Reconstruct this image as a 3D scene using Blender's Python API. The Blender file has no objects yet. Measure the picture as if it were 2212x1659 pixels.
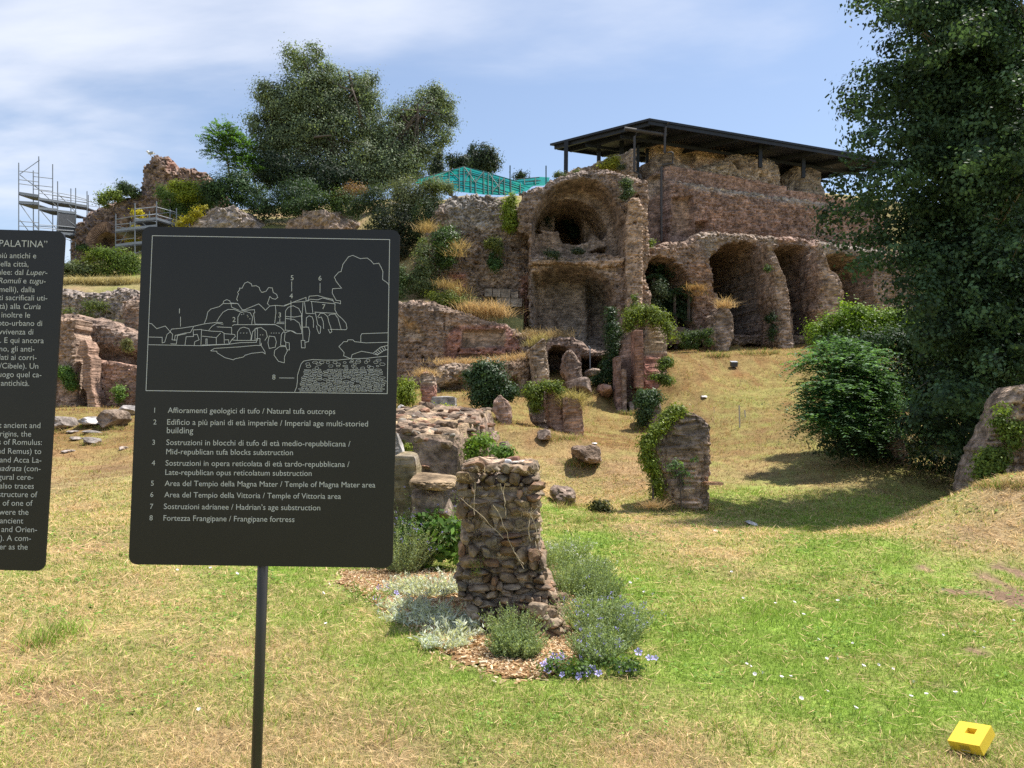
import bpy, math, random
import numpy as np
from mathutils import Matrix, Vector

# ------------------------------------------------------------------ camera, sky, sun, exposure
SC = bpy.context.scene
COL = SC.collection
PITCH, ROLL, EYE, F = math.radians(3.3), 0.0138, 1.6, 1671.0      # F: focal length in units of a 2212 px wide frame
cam = bpy.data.objects.new('camera', bpy.data.cameras.new('camera'))
COL.objects.link(cam)
cam.data.sensor_width = 36.0
cam.data.lens = 36.0 * F / 2212.0
cam.data.clip_start, cam.data.clip_end = 0.05, 2000.0
CAMR = Matrix.Rotation(math.pi / 2 + PITCH, 3, 'X') @ Matrix.Rotation(ROLL, 3, 'Z')
cam.matrix_world = Matrix.Translation((0, 0, EYE)) @ CAMR.to_4x4()
SC.camera = cam

SUN_AZ, SUN_EL = math.radians(60), math.radians(64)               # azimuth from the view direction (+Y) towards +X
SUN_DIR = Vector((math.sin(SUN_AZ) * math.cos(SUN_EL), math.cos(SUN_AZ) * math.cos(SUN_EL), math.sin(SUN_EL)))
sun = bpy.data.objects.new('sun', bpy.data.lights.new('sun', 'SUN'))
COL.objects.link(sun)
sun.data.energy, sun.data.angle, sun.data.color = 4.8, math.radians(0.55), (1.0, 0.955, 0.88)
sun.rotation_euler = SUN_DIR.to_track_quat('Z', 'Y').to_euler()
sun.location = (20, 10, 60)

world = bpy.data.worlds.new('World')
SC.world = world
world.use_nodes = True
def build_world():
    nt = world.node_tree; N, L = nt.nodes, nt.links
    N.clear()
    out = N.new('ShaderNodeOutputWorld'); bg = N.new('ShaderNodeBackground')
    sky = N.new('ShaderNodeTexSky'); sky.sky_type = 'NISHITA'; sky.sun_disc = False
    sky.sun_elevation, sky.sun_rotation = SUN_EL, SUN_AZ
    sky.air_density, sky.dust_density, sky.ozone_density = 1.0, 0.5, 1.3
    tc = N.new('ShaderNodeTexCoord')
    sep = N.new('ShaderNodeSeparateXYZ'); L.new(tc.outputs['Generated'], sep.inputs[0])
    def m(op, a, b=None):
        n = N.new('ShaderNodeMath'); n.operation = op
        for i, x in enumerate((a, b)):
            if x is None: continue
            if isinstance(x, (int, float)): n.inputs[i].default_value = x
            else: L.new(x, n.inputs[i])
        return n.outputs[0]
    zz = m('ADD', m('MAXIMUM', sep.outputs[2], 0.0), 0.22)
    cx, cy = m('DIVIDE', sep.outputs[0], zz), m('DIVIDE', sep.outputs[1], zz)
    cmb = N.new('ShaderNodeCombineXYZ'); L.new(cx, cmb.inputs[0]); L.new(cy, cmb.inputs[1])
    mp = N.new('ShaderNodeMapping'); L.new(cmb.outputs[0], mp.inputs[0])
    mp.inputs['Rotation'].default_value = (0, 0, math.radians(-33)); mp.inputs['Scale'].default_value = (0.62, 1.5, 1)
    mp.inputs['Location'].default_value = (0.35, 0.6, 0)
    n1 = N.new('ShaderNodeTexNoise'); L.new(mp.outputs[0], n1.inputs['Vector'])
    n1.inputs['Scale'].default_value = 1.35; n1.inputs['Detail'].default_value = 7; n1.inputs['Roughness'].default_value = 0.52
    n1.inputs['Distortion'].default_value = 0.35
    n2 = N.new('ShaderNodeTexNoise'); L.new(cmb.outputs[0], n2.inputs['Vector'])
    n2.inputs['Scale'].default_value = 0.55; n2.inputs['Detail'].default_value = 3
    rmp = N.new('ShaderNodeMapRange'); rmp.interpolation_type = 'SMOOTHSTEP'
    # more cloud to the west of the view (towards -X)
    L.new(m('ADD', m('ADD', n1.outputs[0], m('MULTIPLY', n2.outputs[0], 0.45)), m('MULTIPLY', sep.outputs[0], -0.10)), rmp.inputs['Value'])
    rmp.inputs['From Min'].default_value, rmp.inputs['From Max'].default_value = 0.69, 1.0
    rmp.inputs['To Min'].default_value, rmp.inputs['To Max'].default_value = 0.12, 0.9
    mix = N.new('ShaderNodeMix'); mix.data_type = 'RGBA'
    L.new(rmp.outputs[0], mix.inputs[0])
    L.new(sky.outputs[0], mix.inputs['A']); mix.inputs['B'].default_value = (5.6, 5.85, 6.5, 1)
    L.new(mix.outputs['Result'], bg.inputs['Color'])
    bg.inputs['Strength'].default_value = 0.106
    L.new(bg.outputs[0], out.inputs[0])
build_world()
SC.view_settings.view_transform = 'Standard'
SC.view_settings.look = 'None'
SC.view_settings.gamma = 1.0
SC.view_settings.use_curve_mapping = False
SC.view_settings.exposure = 0.72
SC.render.engine = 'CYCLES'
SC.cycles.use_denoising = False
SC.cycles.max_bounces = 6
SC.cycles.diffuse_bounces = 3
SC.cycles.transparent_max_bounces = 6

# ------------------------------------------------------------------ pixels of the survey photograph <-> space
RM = np.array([list(r) for r in CAMR]); C0 = np.array([0, 0, EYE])
def rays(uv):
    uv = np.atleast_2d(np.asarray(uv, float))
    r = np.stack([(uv[:, 0] - 1106) / F, (829.5 - uv[:, 1]) / F, -np.ones(len(uv))], 1)
    return r @ RM.T
def P(u, v, d):
    r = rays((u, v))[0]
    return C0 + r * (d / r[1])
def proj(p):
    q = (np.asarray(p) - C0) @ RM
    return np.stack([1106 + F * q[..., 0] / -q[..., 2], 829.5 - F * q[..., 1] / -q[..., 2]], -1)
def S(a): return a
def mk(ox, oy, k): return lambda x, y: (ox + x * k, oy + y * k)
R0 = mk(0, 0, 1)
R1, R2, R3, R4, R5, R6, R7 = mk(0, 259.2, .25), mk(414.7, 57.6, .25), mk(852.5, 345.6, .25), mk(1324.9, 230.4, .25), mk(1267.3, 518.4, .25), mk(835.3, 633.6, .25), mk(1659, 0, .25)
R8 = mk(1659, 576, .347)
K1, K3, K4, K5, K6, K7, K8 = mk(0, 489.6, .2951), mk(288, 472.4, .2656), mk(288, 852.5, .2656), mk(806.5, 950.5, .3125), mk(1324.9, 777.6, .2257), mk(1520.7, 1198, .3125), mk(0, 1209.7, .3385)
K2 = mk(0, 806.5, .2779)
KR = mk(1175.1, 241.9, 1 / 8.348)
KB = mk(852.5, 864, .125)
def pts(R, s):
    return [R(*[float(c) for c in w.split(',')]) for w in s.split()]

# ------------------------------------------------------------------ noise
def vn(p, seed=0):
    i = np.floor(p).astype(np.int64); f = p - i
    u = f * f * (3 - 2 * f)
    out = np.zeros(len(p))
    for dx in (0, 1):
        wx = u[:, 0] if dx else 1 - u[:, 0]
        for dy in (0, 1):
            wy = u[:, 1] if dy else 1 - u[:, 1]
            for dz in (0, 1):
                wz = u[:, 2] if dz else 1 - u[:, 2]
                h = ((i[:, 0] + dx) * 374761393 + (i[:, 1] + dy) * 668265263 + (i[:, 2] + dz) * 1103515245 + seed * 974634777) & 0xffffffff
                h = ((h ^ (h >> 13)) * 1274126177) & 0xffffffff
                h = ((h ^ (h >> 16)) * 2246822519) & 0xffffffff
                out += wx * wy * wz * ((h ^ (h >> 15)) & 0xffffff)
    return out / 0x7fffff - 1.0
def fbm(p, scale=1.0, octv=3, seed=0, gain=.5):
    p = np.asarray(p, float) * scale
    a, s, t = 1.0, 0.0, np.zeros(len(p))
    for k in range(octv):
        t += a * vn(p + 13.7 * k, seed + k); s += a
        a *= gain; p = p * 2.03
    return t / s
def worley(p, seed=0, flat=False):
    """distance to the nearest and second nearest cell point, and a random number per cell"""
    i = np.floor(p).astype(np.int64); b1 = np.full(len(p), 9.0); b2 = b1.copy(); cid = np.zeros(len(p))
    def hsh(a, b, c, k):
        h = (a * 374761393 + b * 668265263 + c * 1103515245 + (seed + k) * 974634777) & 0xffffffff
        h = ((h ^ (h >> 13)) * 1274126177) & 0xffffffff; h = ((h ^ (h >> 16)) * 2246822519) & 0xffffffff
        return ((h ^ (h >> 15)) & 0xffffff) / 0xffffff
    for dx in (-1, 0, 1):
        for dy in (-1, 0, 1):
            for dz in ((0,) if flat else (-1, 0, 1)):
                a, b, c = i[:, 0] + dx, i[:, 1] + dy, i[:, 2] + dz
                q = np.stack([a + .15 + .7 * hsh(a, b, c, 1), b + .15 + .7 * hsh(a, b, c, 2), c + (0 if flat else .15 + .7 * hsh(a, b, c, 3))], 1)
                w = q - p
                if flat: w[:, 2] = 0
                d = np.sqrt((w * w).sum(1)); n1 = d < b1
                b2 = np.where(n1, b1, np.minimum(b2, d)); cid = np.where(n1, hsh(a, b, c, 4), cid); b1 = np.minimum(b1, d)
    return b1, b2, cid
def stones_of(p, st, seed, flat=False):
    """bulging stones with sunk joints: displacement outwards and a brightness per stone. st = (per metre along, per metre up, height, colour spread)"""
    q = p * (np.array([st[0], st[1], 1]) if flat else np.array([st[0], st[0], st[1]])) + .35 * np.stack([fbm(p, 2.2, 2, seed + 30 + k) for k in range(3)], 1)
    b1, b2, cid = worley(q, seed, flat)
    j = sst((b2 - b1) / .22)
    return (j * (.55 + .9 * cid) - .6) * st[2], (1 + (cid - .5) * 2 * st[3]) * (.80 + .2 * j)
def sst(x): x = np.clip(x, 0, 1); return x * x * (3 - 2 * x)
def sdist(q, poly):
    """signed distance to a polygon, positive inside"""
    poly = np.asarray(poly, float); n = len(poly)
    d2 = np.full(len(q), 1e18); ins = np.zeros(len(q), bool)
    for k in range(n):
        a, b = poly[k], poly[(k + 1) % n]
        e = b - a; w = q - a
        t = np.clip((w @ e) / max(e @ e, 1e-12), 0, 1)
        r = w - t[:, None] * e
        d2 = np.minimum(d2, (r * r).sum(1))
        c = (a[1] <= q[:, 1]) != (b[1] <= q[:, 1])
        if abs(e[1]) > 1e-12:
            ins ^= c & (q[:, 0] < a[0] + (q[:, 1] - a[1]) * e[0] / e[1])
    return np.where(ins, 1, -1) * np.sqrt(d2)

# ------------------------------------------------------------------ objects
def link(o, parent=None):
    COL.objects.link(o)
    if parent is not None:
        o.parent = parent
        o.matrix_parent_inverse = Matrix.Translation(parent.location).inverted()
    return o
def T(o, label, cat, group=None, kind='thing'):
    o['label'] = label; o['category'] = cat; o['kind'] = kind
    if group: o['group'] = group
    return o
def Emp(name, loc, label, cat, group=None):
    o = bpy.data.objects.new(name, None); o.location = tuple(float(c) for c in loc); o.empty_display_size = .2
    link(o); return T(o, label, cat, group)
def setting(o, kind='structure'): o['kind'] = kind; return o
def npmesh(name, V, faces, mat, cols=None, parent=None, smooth=False):
    """faces: list of (n,k) integer arrays. The origin goes to the base of the mesh."""
    V = np.asarray(V, np.float64)
    loc = np.array([V[:, 0].mean(), V[:, 1].mean(), V[:, 2].min()])
    me = bpy.data.meshes.new(name)
    faces = [np.asarray(f, np.int64) for f in faces if len(f)]
    nl = sum(f.size for f in faces); nf = sum(len(f) for f in faces)
    me.vertices.add(len(V)); me.vertices.foreach_set('co', (V - loc).astype(np.float32).ravel())
    me.loops.add(nl); me.loops.foreach_set('vertex_index', np.concatenate([f.ravel() for f in faces]).astype(np.int32))
    me.polygons.add(nf)
    tot = np.concatenate([np.full(len(f), f.shape[1]) for f in faces]).astype(np.int32)
    me.polygons.foreach_set('loop_start', (np.cumsum(tot) - tot).astype(np.int32))
    try: me.polygons.foreach_set('loop_total', tot)
    except Exception: pass
    me.polygons.foreach_set('use_smooth', np.full(nf, bool(smooth)))
    me.update(calc_edges=True)
    if cols is not None:
        a = me.color_attributes.new('Col', 'FLOAT_COLOR', 'POINT')
        c = np.ones((len(V), 4), np.float32); c[:, :3] = np.clip(cols, 0, 1)
        a.data.foreach_set('color', c.ravel())
    if mat: me.materials.append(mat)
    o = bpy.data.objects.new(name, me); o.location = loc
    return link(o, parent)
class MB:
    """collects boxes, bars and tubes for one mesh"""
    def __init__(s): s.V, s.F3, s.F4, s.n = [], [], [], 0
    def add(s, V, F):
        V = np.asarray(V, float); s.V.append(V)
        for f in F: (s.F4 if len(f) == 4 else s.F3).append([i + s.n for i in f])
        s.n += len(V)
    def box(s, c, dx, dy, dz, rot=None):
        q = np.array([[x, y, z] for z in (-.5, .5) for y in (-.5, .5) for x in (-.5, .5)]) * (dx, dy, dz)
        if rot is not None: q = q @ np.array([list(r) for r in rot]).T
        s.add(q + np.asarray(c), [(0, 2, 3, 1), (4, 5, 7, 6), (0, 1, 5, 4), (2, 6, 7, 3), (0, 4, 6, 2), (1, 3, 7, 5)])
    def tube(s, path, r, n=6, cap=True):
        path = [np.asarray(p, float) for p in path]; m = len(path)
        rr = r if hasattr(r, '__len__') else [r] * m
        V = []
        for i, p in enumerate(path):
            t = path[min(i + 1, m - 1)] - path[max(i - 1, 0)]; t = t / (np.linalg.norm(t) + 1e-12)
            a = np.cross(t, (0, 0, 1) if abs(t[2]) < .9 else (1, 0, 0)); a /= np.linalg.norm(a); b = np.cross(t, a)
            for k in range(n):
                w = 2 * math.pi * k / n
                V.append(p + rr[i] * (math.cos(w) * a + math.sin(w) * b))
        Fq = [(i * n + k, i * n + (k + 1) % n, (i + 1) * n + (k + 1) % n, (i + 1) * n + k) for i in range(m - 1) for k in range(n)]
        if cap:
            V += [path[0], path[-1]]
            for k in range(n):
                Fq.append((m * n, (k + 1) % n, k)); Fq.append((m * n + 1, (m - 1) * n + k, (m - 1) * n + (k + 1) % n))
        s.add(V, Fq)
    def prism(s, poly, off):
        """planar polygon (3D points) thickened by the vector off"""
        poly = [np.asarray(p, float) for p in poly]; n = len(poly); off = np.asarray(off, float)
        s.V.append(np.array(poly + [p + off for p in poly])); b = s.n; s.n += 2 * n
        c0, c1 = s.n, s.n + 1
        s.V.append(np.array([np.mean(poly, 0), np.mean(poly, 0) + off])); s.n += 2
        for k in range(n):
            j = (k + 1) % n
            s.F4.append([b + k, b + j, b + n + j, b + n + k])
            s.F3.append([c0, b + j, b + k]); s.F3.append([c1, b + n + k, b + n + j])
    def build(s, name, mat, parent=None, smooth=False, col=None):
        V = np.concatenate(s.V)
        cols = None if col is None else np.tile(np.asarray(col, float), (len(V), 1))
        return npmesh(name, V, [np.array(s.F4).reshape(-1, 4), np.array(s.F3).reshape(-1, 3)], mat, cols, parent, smooth)

# ------------------------------------------------------------------ materials
def newmat(name):
    m = bpy.data.materials.new(name); m.use_nodes = True
    nt = m.node_tree; nt.nodes.clear()
    return m, nt.nodes, nt.links
def mat_plain(name, col, rough=.6, metal=0.0, spec=.4, noise=0.0, scale=8):
    m, N, L = newmat(name)
    o = N.new('ShaderNodeOutputMaterial'); b = N.new('ShaderNodeBsdfPrincipled'); L.new(b.outputs[0], o.inputs[0])
    b.inputs['Base Color'].default_value = (*col, 1); b.inputs['Roughness'].default_value = rough
    b.inputs['Metallic'].default_value = metal; b.inputs['Specular IOR Level'].default_value = spec
    if noise:
        tc = N.new('ShaderNodeTexCoord'); n = N.new('ShaderNodeTexNoise'); L.new(tc.outputs['Object'], n.inputs['Vector'])
        n.inputs['Scale'].default_value = scale; n.inputs['Detail'].default_value = 5
        r = N.new('ShaderNodeMapRange'); L.new(n.outputs[0], r.inputs['Value'])
        r.inputs['From Min'].default_value, r.inputs['From Max'].default_value = .3, .7
        r.inputs['To Min'].default_value, r.inputs['To Max'].default_value = 1 - noise, 1 + noise
        h = N.new('ShaderNodeVectorMath'); h.operation = 'SCALE'; h.inputs[0].default_value = col; L.new(r.outputs[0], h.inputs['Scale'])
        L.new(h.outputs[0], b.inputs['Base Color'])
    return m
def mat_masonry(name, cs=1.0, course=7.0, bump=.5, bdist=.1, contrast=.5, rubble=0.0):
    """vertex colour x mottling, course-like streaks, light mortar flecks; cs: scale of the pattern per metre"""
    m, N, L = newmat(name)
    o = N.new('ShaderNodeOutputMaterial'); b = N.new('ShaderNodeBsdfPrincipled'); L.new(b.outputs[0], o.inputs[0])
    b.inputs['Roughness'].default_value = .92; b.inputs['Specular IOR Level'].default_value = .15
    at = N.new('ShaderNodeAttribute'); at.attribute_name = 'Col'
    tc = N.new('ShaderNodeTexCoord')
    def noise(scale, mapscale=(1, 1, 1), det=4, rough=.6):
        mp = N.new('ShaderNodeMapping'); L.new(tc.outputs['Object'], mp.inputs[0]); mp.inputs['Scale'].default_value = mapscale
        n = N.new('ShaderNodeTexNoise'); L.new(mp.outputs[0], n.inputs['Vector'])
        n.inputs['Scale'].default_value = scale; n.inputs['Detail'].default_value = det; n.inputs['Roughness'].default_value = rough
        return n.outputs[0]
    def mr(x, a, b_, c, d):
        r = N.new('ShaderNodeMapRange'); L.new(x, r.inputs['Value'])
        for k, w in zip(('From Min', 'From Max', 'To Min', 'To Max'), (a, b_, c, d)): r.inputs[k].default_value = w
        return r.outputs[0]
    def mm(op, a, b_):
        n = N.new('ShaderNodeMath'); n.operation = op
        for i, x in enumerate((a, b_)):
            if isinstance(x, (int, float)): n.inputs[i].default_value = x
            else: L.new(x, n.inputs[i])
        return n.outputs[0]
    big = noise(.35 * cs, det=3); mid = noise(1.7 * cs, det=5); fine = noise(6 * cs, det=4, rough=.7)
    cour = noise(1.1 * cs, (1, 1, course), det=3)
    k = mm('MULTIPLY', mm('MULTIPLY', mr(big, .35, .65, .82, 1.18), mr(mid, .3, .7, 1 - contrast, 1 + contrast)),
           mm('MULTIPLY', mr(fine, .3, .7, 1 - contrast * .7, 1 + contrast * .7), mr(cour, .35, .65, 1 - contrast * .6, 1 + contrast * .5)))
    sc = N.new('ShaderNodeVectorMath'); sc.operation = 'SCALE'; L.new(at.outputs['Color'], sc.inputs[0]); L.new(k, sc.inputs['Scale'])
    gm = N.new('ShaderNodeMix'); gm.data_type = 'RGBA'                       # grey weathering
    L.new(mr(noise(.9 * cs, det=5, rough=.7), .56, .76, 0, .3), gm.inputs[0]); L.new(sc.outputs[0], gm.inputs['A'])
    g2 = N.new('ShaderNodeVectorMath'); g2.operation = 'SCALE'; g2.inputs[0].default_value = (.20, .182, .155); L.new(k, g2.inputs['Scale'])
    L.new(g2.outputs[0], gm.inputs['B'])
    L.new(gm.outputs['Result'], b.inputs['Base Color'])
    hh = mm('ADD', mm('ADD', mm('MULTIPLY', mid, .6), mm('MULTIPLY', fine, .5)), mm('MULTIPLY', cour, .45))
    if rubble:
        vo = N.new('ShaderNodeTexVoronoi'); L.new(tc.outputs['Object'], vo.inputs['Vector']); vo.inputs['Scale'].default_value = rubble
        hh = mm('SUBTRACT', hh, mm('MULTIPLY', vo.outputs['Distance'], .5))
    bp = N.new('ShaderNodeBump'); bp.inputs['Strength'].default_value = bump; bp.inputs['Distance'].default_value = bdist
    L.new(hh, bp.inputs['Height']); L.new(bp.outputs[0], b.inputs['Normal'])
    return m
def mat_leaf(name, trans=.35, rough=.55, spec=.18, tt=(1.5, 1.5, .7)):
    m, N, L = newmat(name)
    o = N.new('ShaderNodeOutputMaterial'); b = N.new('ShaderNodeBsdfPrincipled'); t = N.new('ShaderNodeBsdfTranslucent'); mx = N.new('ShaderNodeMixShader')
    at = N.new('ShaderNodeAttribute'); at.attribute_name = 'Col'
    L.new(at.outputs['Color'], b.inputs['Base Color']); b.inputs['Roughness'].default_value = rough; b.inputs['Specular IOR Level'].default_value = spec
    sc = N.new('ShaderNodeVectorMath'); sc.operation = 'MULTIPLY'; L.new(at.outputs['Color'], sc.inputs[0]); sc.inputs[1].default_value = tt
    L.new(sc.outputs[0], t.inputs['Color'])
    mx.inputs[0].default_value = trans; L.new(b.outputs[0], mx.inputs[1]); L.new(t.outputs[0], mx.inputs[2]); L.new(mx.outputs[0], o.inputs[0])
    return m
M_WALL = mat_masonry('weathered_masonry', 1.25, 6, .85, .16, .55)
M_BRICK = mat_masonry('roman_brick', 1.6, 10, .8, .09, .5)
M_RUB = mat_masonry('rubble_stone', 2.6, 3.5, 1.0, .08, .6, rubble=6)
M_ROCK = mat_masonry('boulder_stone', 2.4, 1.5, .8, .07, .5)
M_STONE = mat_masonry('tuff_stone', 9.0, 1.0, .7, .012, .42)
M_LEAF = mat_leaf('foliage')
M_LEAFG = mat_leaf('glossy_foliage', .25, .5, .3)
M_GRASS = mat_leaf('grass_blades', .3, .7, .1, (1.25, 1.25, .95))
M_BARK = mat_plain('bark', (.09, .07, .055), .9, noise=.4)
M_STEEL = mat_plain('galvanised_steel', (.21, .235, .27), .6, .15, noise=.15)
M_DECK = mat_plain('deck_boards', (.10, .105, .12), .6, .3, noise=.2)
M_BLACK = mat_plain('dark_painted_steel', (.018, .02, .026), .5, 0, .3, noise=.25, scale=2)
M_POST = mat_plain('brown_painted_steel', (.045, .04, .04), .5, 0, .4, noise=.2)

# ------------------------------------------------------------------ generic builders
rng = np.random.default_rng(7)
ALB = np.array((1.10, 1.04, 1.02))
BROWN, BRICK, BUFF, GREY, TAN, DARK = (.30, .208, .158), (.36, .165, .105), (.37, .28, .20), (.29, .265, .23), (.36, .265, .175), (.12, .095, .08)
def tint(V, base, tints, seed, vary=.12):
    """base colour plus regions (survey-pixel polygon, colour, softness in metres-ish)"""
    n = len(V)
    c = np.tile(np.asarray(base, float), (n, 1))
    if tints:
        uv = proj(V); jit = fbm(V, 1.1, 3, seed + 50) * 6
        for poly, col, soft in tints:
            k = sst((sdist(uv, poly) + jit) / max(soft, .01) * .5 + .5)[:, None]
            c = c * (1 - k) + np.asarray(col) * k
    c = c * .8 + c.mean(1, keepdims=True) * .2
    w = fbm(V, .6, 3, seed + 60)[:, None]
    return c * ALB * (1 + vary * w) + np.array([.03, 0, -.015]) * fbm(V, .25, 2, seed + 70)[:, None]
def plane_pts(uv, A, tv, nv, off=0.0):
    r = rays(uv); o = np.array([A[0], A[1]]) + nv * off - C0[:2]
    k = (o @ nv) / (r[:, :2] @ nv)
    p = C0 + r * k[:, None]
    return np.stack([(p[:, :2] - A) @ tv, p[:, 2]], 1)
def relief(name, outline, ends, cell, thick, mat, recess=(), base=BROWN, tints=(), amp=(.25, .12, .06, .04), rnd=(.6, .5), jag=.18, seed=1, parent=None, vary=.12, stones=(2.8, 4.6, .045, .15)):
    """A ruined wall: a finely gridded, displaced front standing in the vertical plane through ends=((u,d),(u,d)), with openings
    pushed in to their real depth, crumbled edges, side faces and a back."""
    (u0, d0), (u1, d1) = ends
    A = P(u0, 800, d0)[:2]; B = P(u1, 800, d1)[:2]
    tv = (B - A) / np.linalg.norm(B - A); nv = np.array([-tv[1], tv[0]])
    if nv @ A < 0: nv = -nv
    poly = plane_pts(outline, A, tv, nv)
    s0, z0 = poly.min(0) - .3; s1, z1 = poly.max(0) + .3
    ns, nz = int((s1 - s0) / cell) + 1, int((z1 - z0) / cell) + 1
    sv, zv = s0 + np.arange(ns + 1) * cell, z0 + np.arange(nz + 1) * cell
    SS, ZZ = np.meshgrid(sv, zv)
    q = np.stack([SS.ravel(), ZZ.ravel()], 1)
    p3 = np.stack([q[:, 0] + seed * 31.7, q[:, 1], np.full(len(q), seed * 5.1)], 1)
    sd = sdist(q, poly)
    jn = fbm(p3, 2.6, 4, seed, .7)
    qc = q.reshape(nz + 1, ns + 1, 2); cen = ((qc[:-1, :-1] + qc[1:, 1:]) / 2).reshape(-1, 2)
    cj = jn.reshape(nz + 1, ns + 1); cj = ((cj[:-1, :-1] + cj[1:, 1:]) / 2).ravel()
    mask = (sdist(cen, poly) + jag * 1.6 * cj > 0)
    e = np.clip(1 - (sd + jag * jn) / (rnd[0] * .7), 0, 1.3)
    dep = rnd[1] * .55 * e ** 2
    kop = np.zeros(len(q))
    for rc in recess:
        po, D = rc[0], rc[1]; w = rc[2] if len(rc) > 2 else .25; jg = rc[3] if len(rc) > 3 else .1; off = rc[4] if len(rc) > 4 else 0.0
        k = sst((sdist(q, plane_pts(po, A, tv, nv, off)) + jg * 1.6 * jn) / w)
        if off > 0: k = k * (kop > .97)                      # a deeper recess stays inside its opening
        else: kop = np.maximum(kop, k)
        dep = dep + k * (D - dep)
    nb = fbm(p3, .45, 2, seed + 1) * amp[0] * .6 + fbm(p3, 1.6, 3, seed + 2) * amp[1] * .7 + fbm(p3, 5.5, 3, seed + 3, .7) * amp[2] * 1.8
    nb += fbm(p3 * np.array([.9, 5.0, 1]), 1.0, 3, seed + 4, .6) * amp[3] * 1.5 + rng.normal(0, .018 + .25 * amp[2], len(q)) * (cell / .085)
    pit = np.clip(fbm(p3, 2.6, 2, seed + 8) - .35, 0, 1) * amp[2] * 5
    sh, sb = stones_of(p3, stones, seed, True)
    calm = 1 - .55 * kop
    dep = dep + (nb + pit - sh) * calm
    js = fbm(p3, 1.9 / max(cell, .05) * .2, 2, seed + 5) * cell * .45; jz = fbm(p3, 1.9 / max(cell, .05) * .2, 2, seed + 6) * cell * .45
    # draw the stepped rim of the grid onto the true outline
    sj = (sd + jag * 1.6 * jn).reshape(nz + 1, ns + 1); g1, g0 = np.gradient(sj, cell)
    mk_ = np.zeros((nz + 2, ns + 2), int); mk_[1:-1, 1:-1] = mask.reshape(nz, ns)
    cnt = mk_[:-1, :-1] + mk_[1:, :-1] + mk_[:-1, 1:] + mk_[1:, 1:]
    rim = ((cnt > 0) & (cnt < 4)); gg_ = np.maximum(g0 ** 2 + g1 ** 2, .3)
    ds = np.where(rim, np.clip(-sj * g0 / gg_, -cell, cell), 0).ravel(); dz_ = np.where(rim, np.clip(-sj * g1 / gg_, -cell, cell), 0).ravel()
    q = q + np.column_stack([ds, dz_])
    XY = A + (q[:, :1] + js[:, None]) * tv + dep[:, None] * nv
    V = np.column_stack([XY, q[:, 1] + jz])
    Bk = np.column_stack([A + q[:, :1] * tv + thick * nv, q[:, 1]])
    I, J = np.divmod(np.nonzero(mask)[0], ns)
    a = I * (ns + 1) + J; quad = np.stack([a, a + 1, a + ns + 2, a + ns + 1], 1)
    M = np.zeros((nz + 2, ns + 2), bool); M[1:-1, 1:-1] = mask.reshape(nz, ns)
    n0 = len(V); sides = []
    for di, dj, k0, k1 in ((0, -1, 3, 0), (0, 1, 1, 2), (-1, 0, 0, 1), (1, 0, 2, 3)):
        ed = ~M[I + 1 + di, J + 1 + dj]
        f = quad[ed]
        sides.append(np.stack([f[:, k1], f[:, k0], f[:, k0] + n0, f[:, k1] + n0], 1))
    back = quad[:, ::-1] + n0
    faces = np.concatenate([quad, back] + sides)
    used = np.unique(faces); remap = np.full(2 * n0, -1); remap[used] = np.arange(len(used))
    VV = np.concatenate([V, Bk])[used]
    if tv[0] * 1 < 0: faces = faces[:, ::-1]
    col = tint(VV, base, tints, seed, vary) * np.concatenate([sb, np.ones(n0)])[used][:, None]
    return npmesh(name, VV, [remap[faces]], mat, col, parent)
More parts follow.
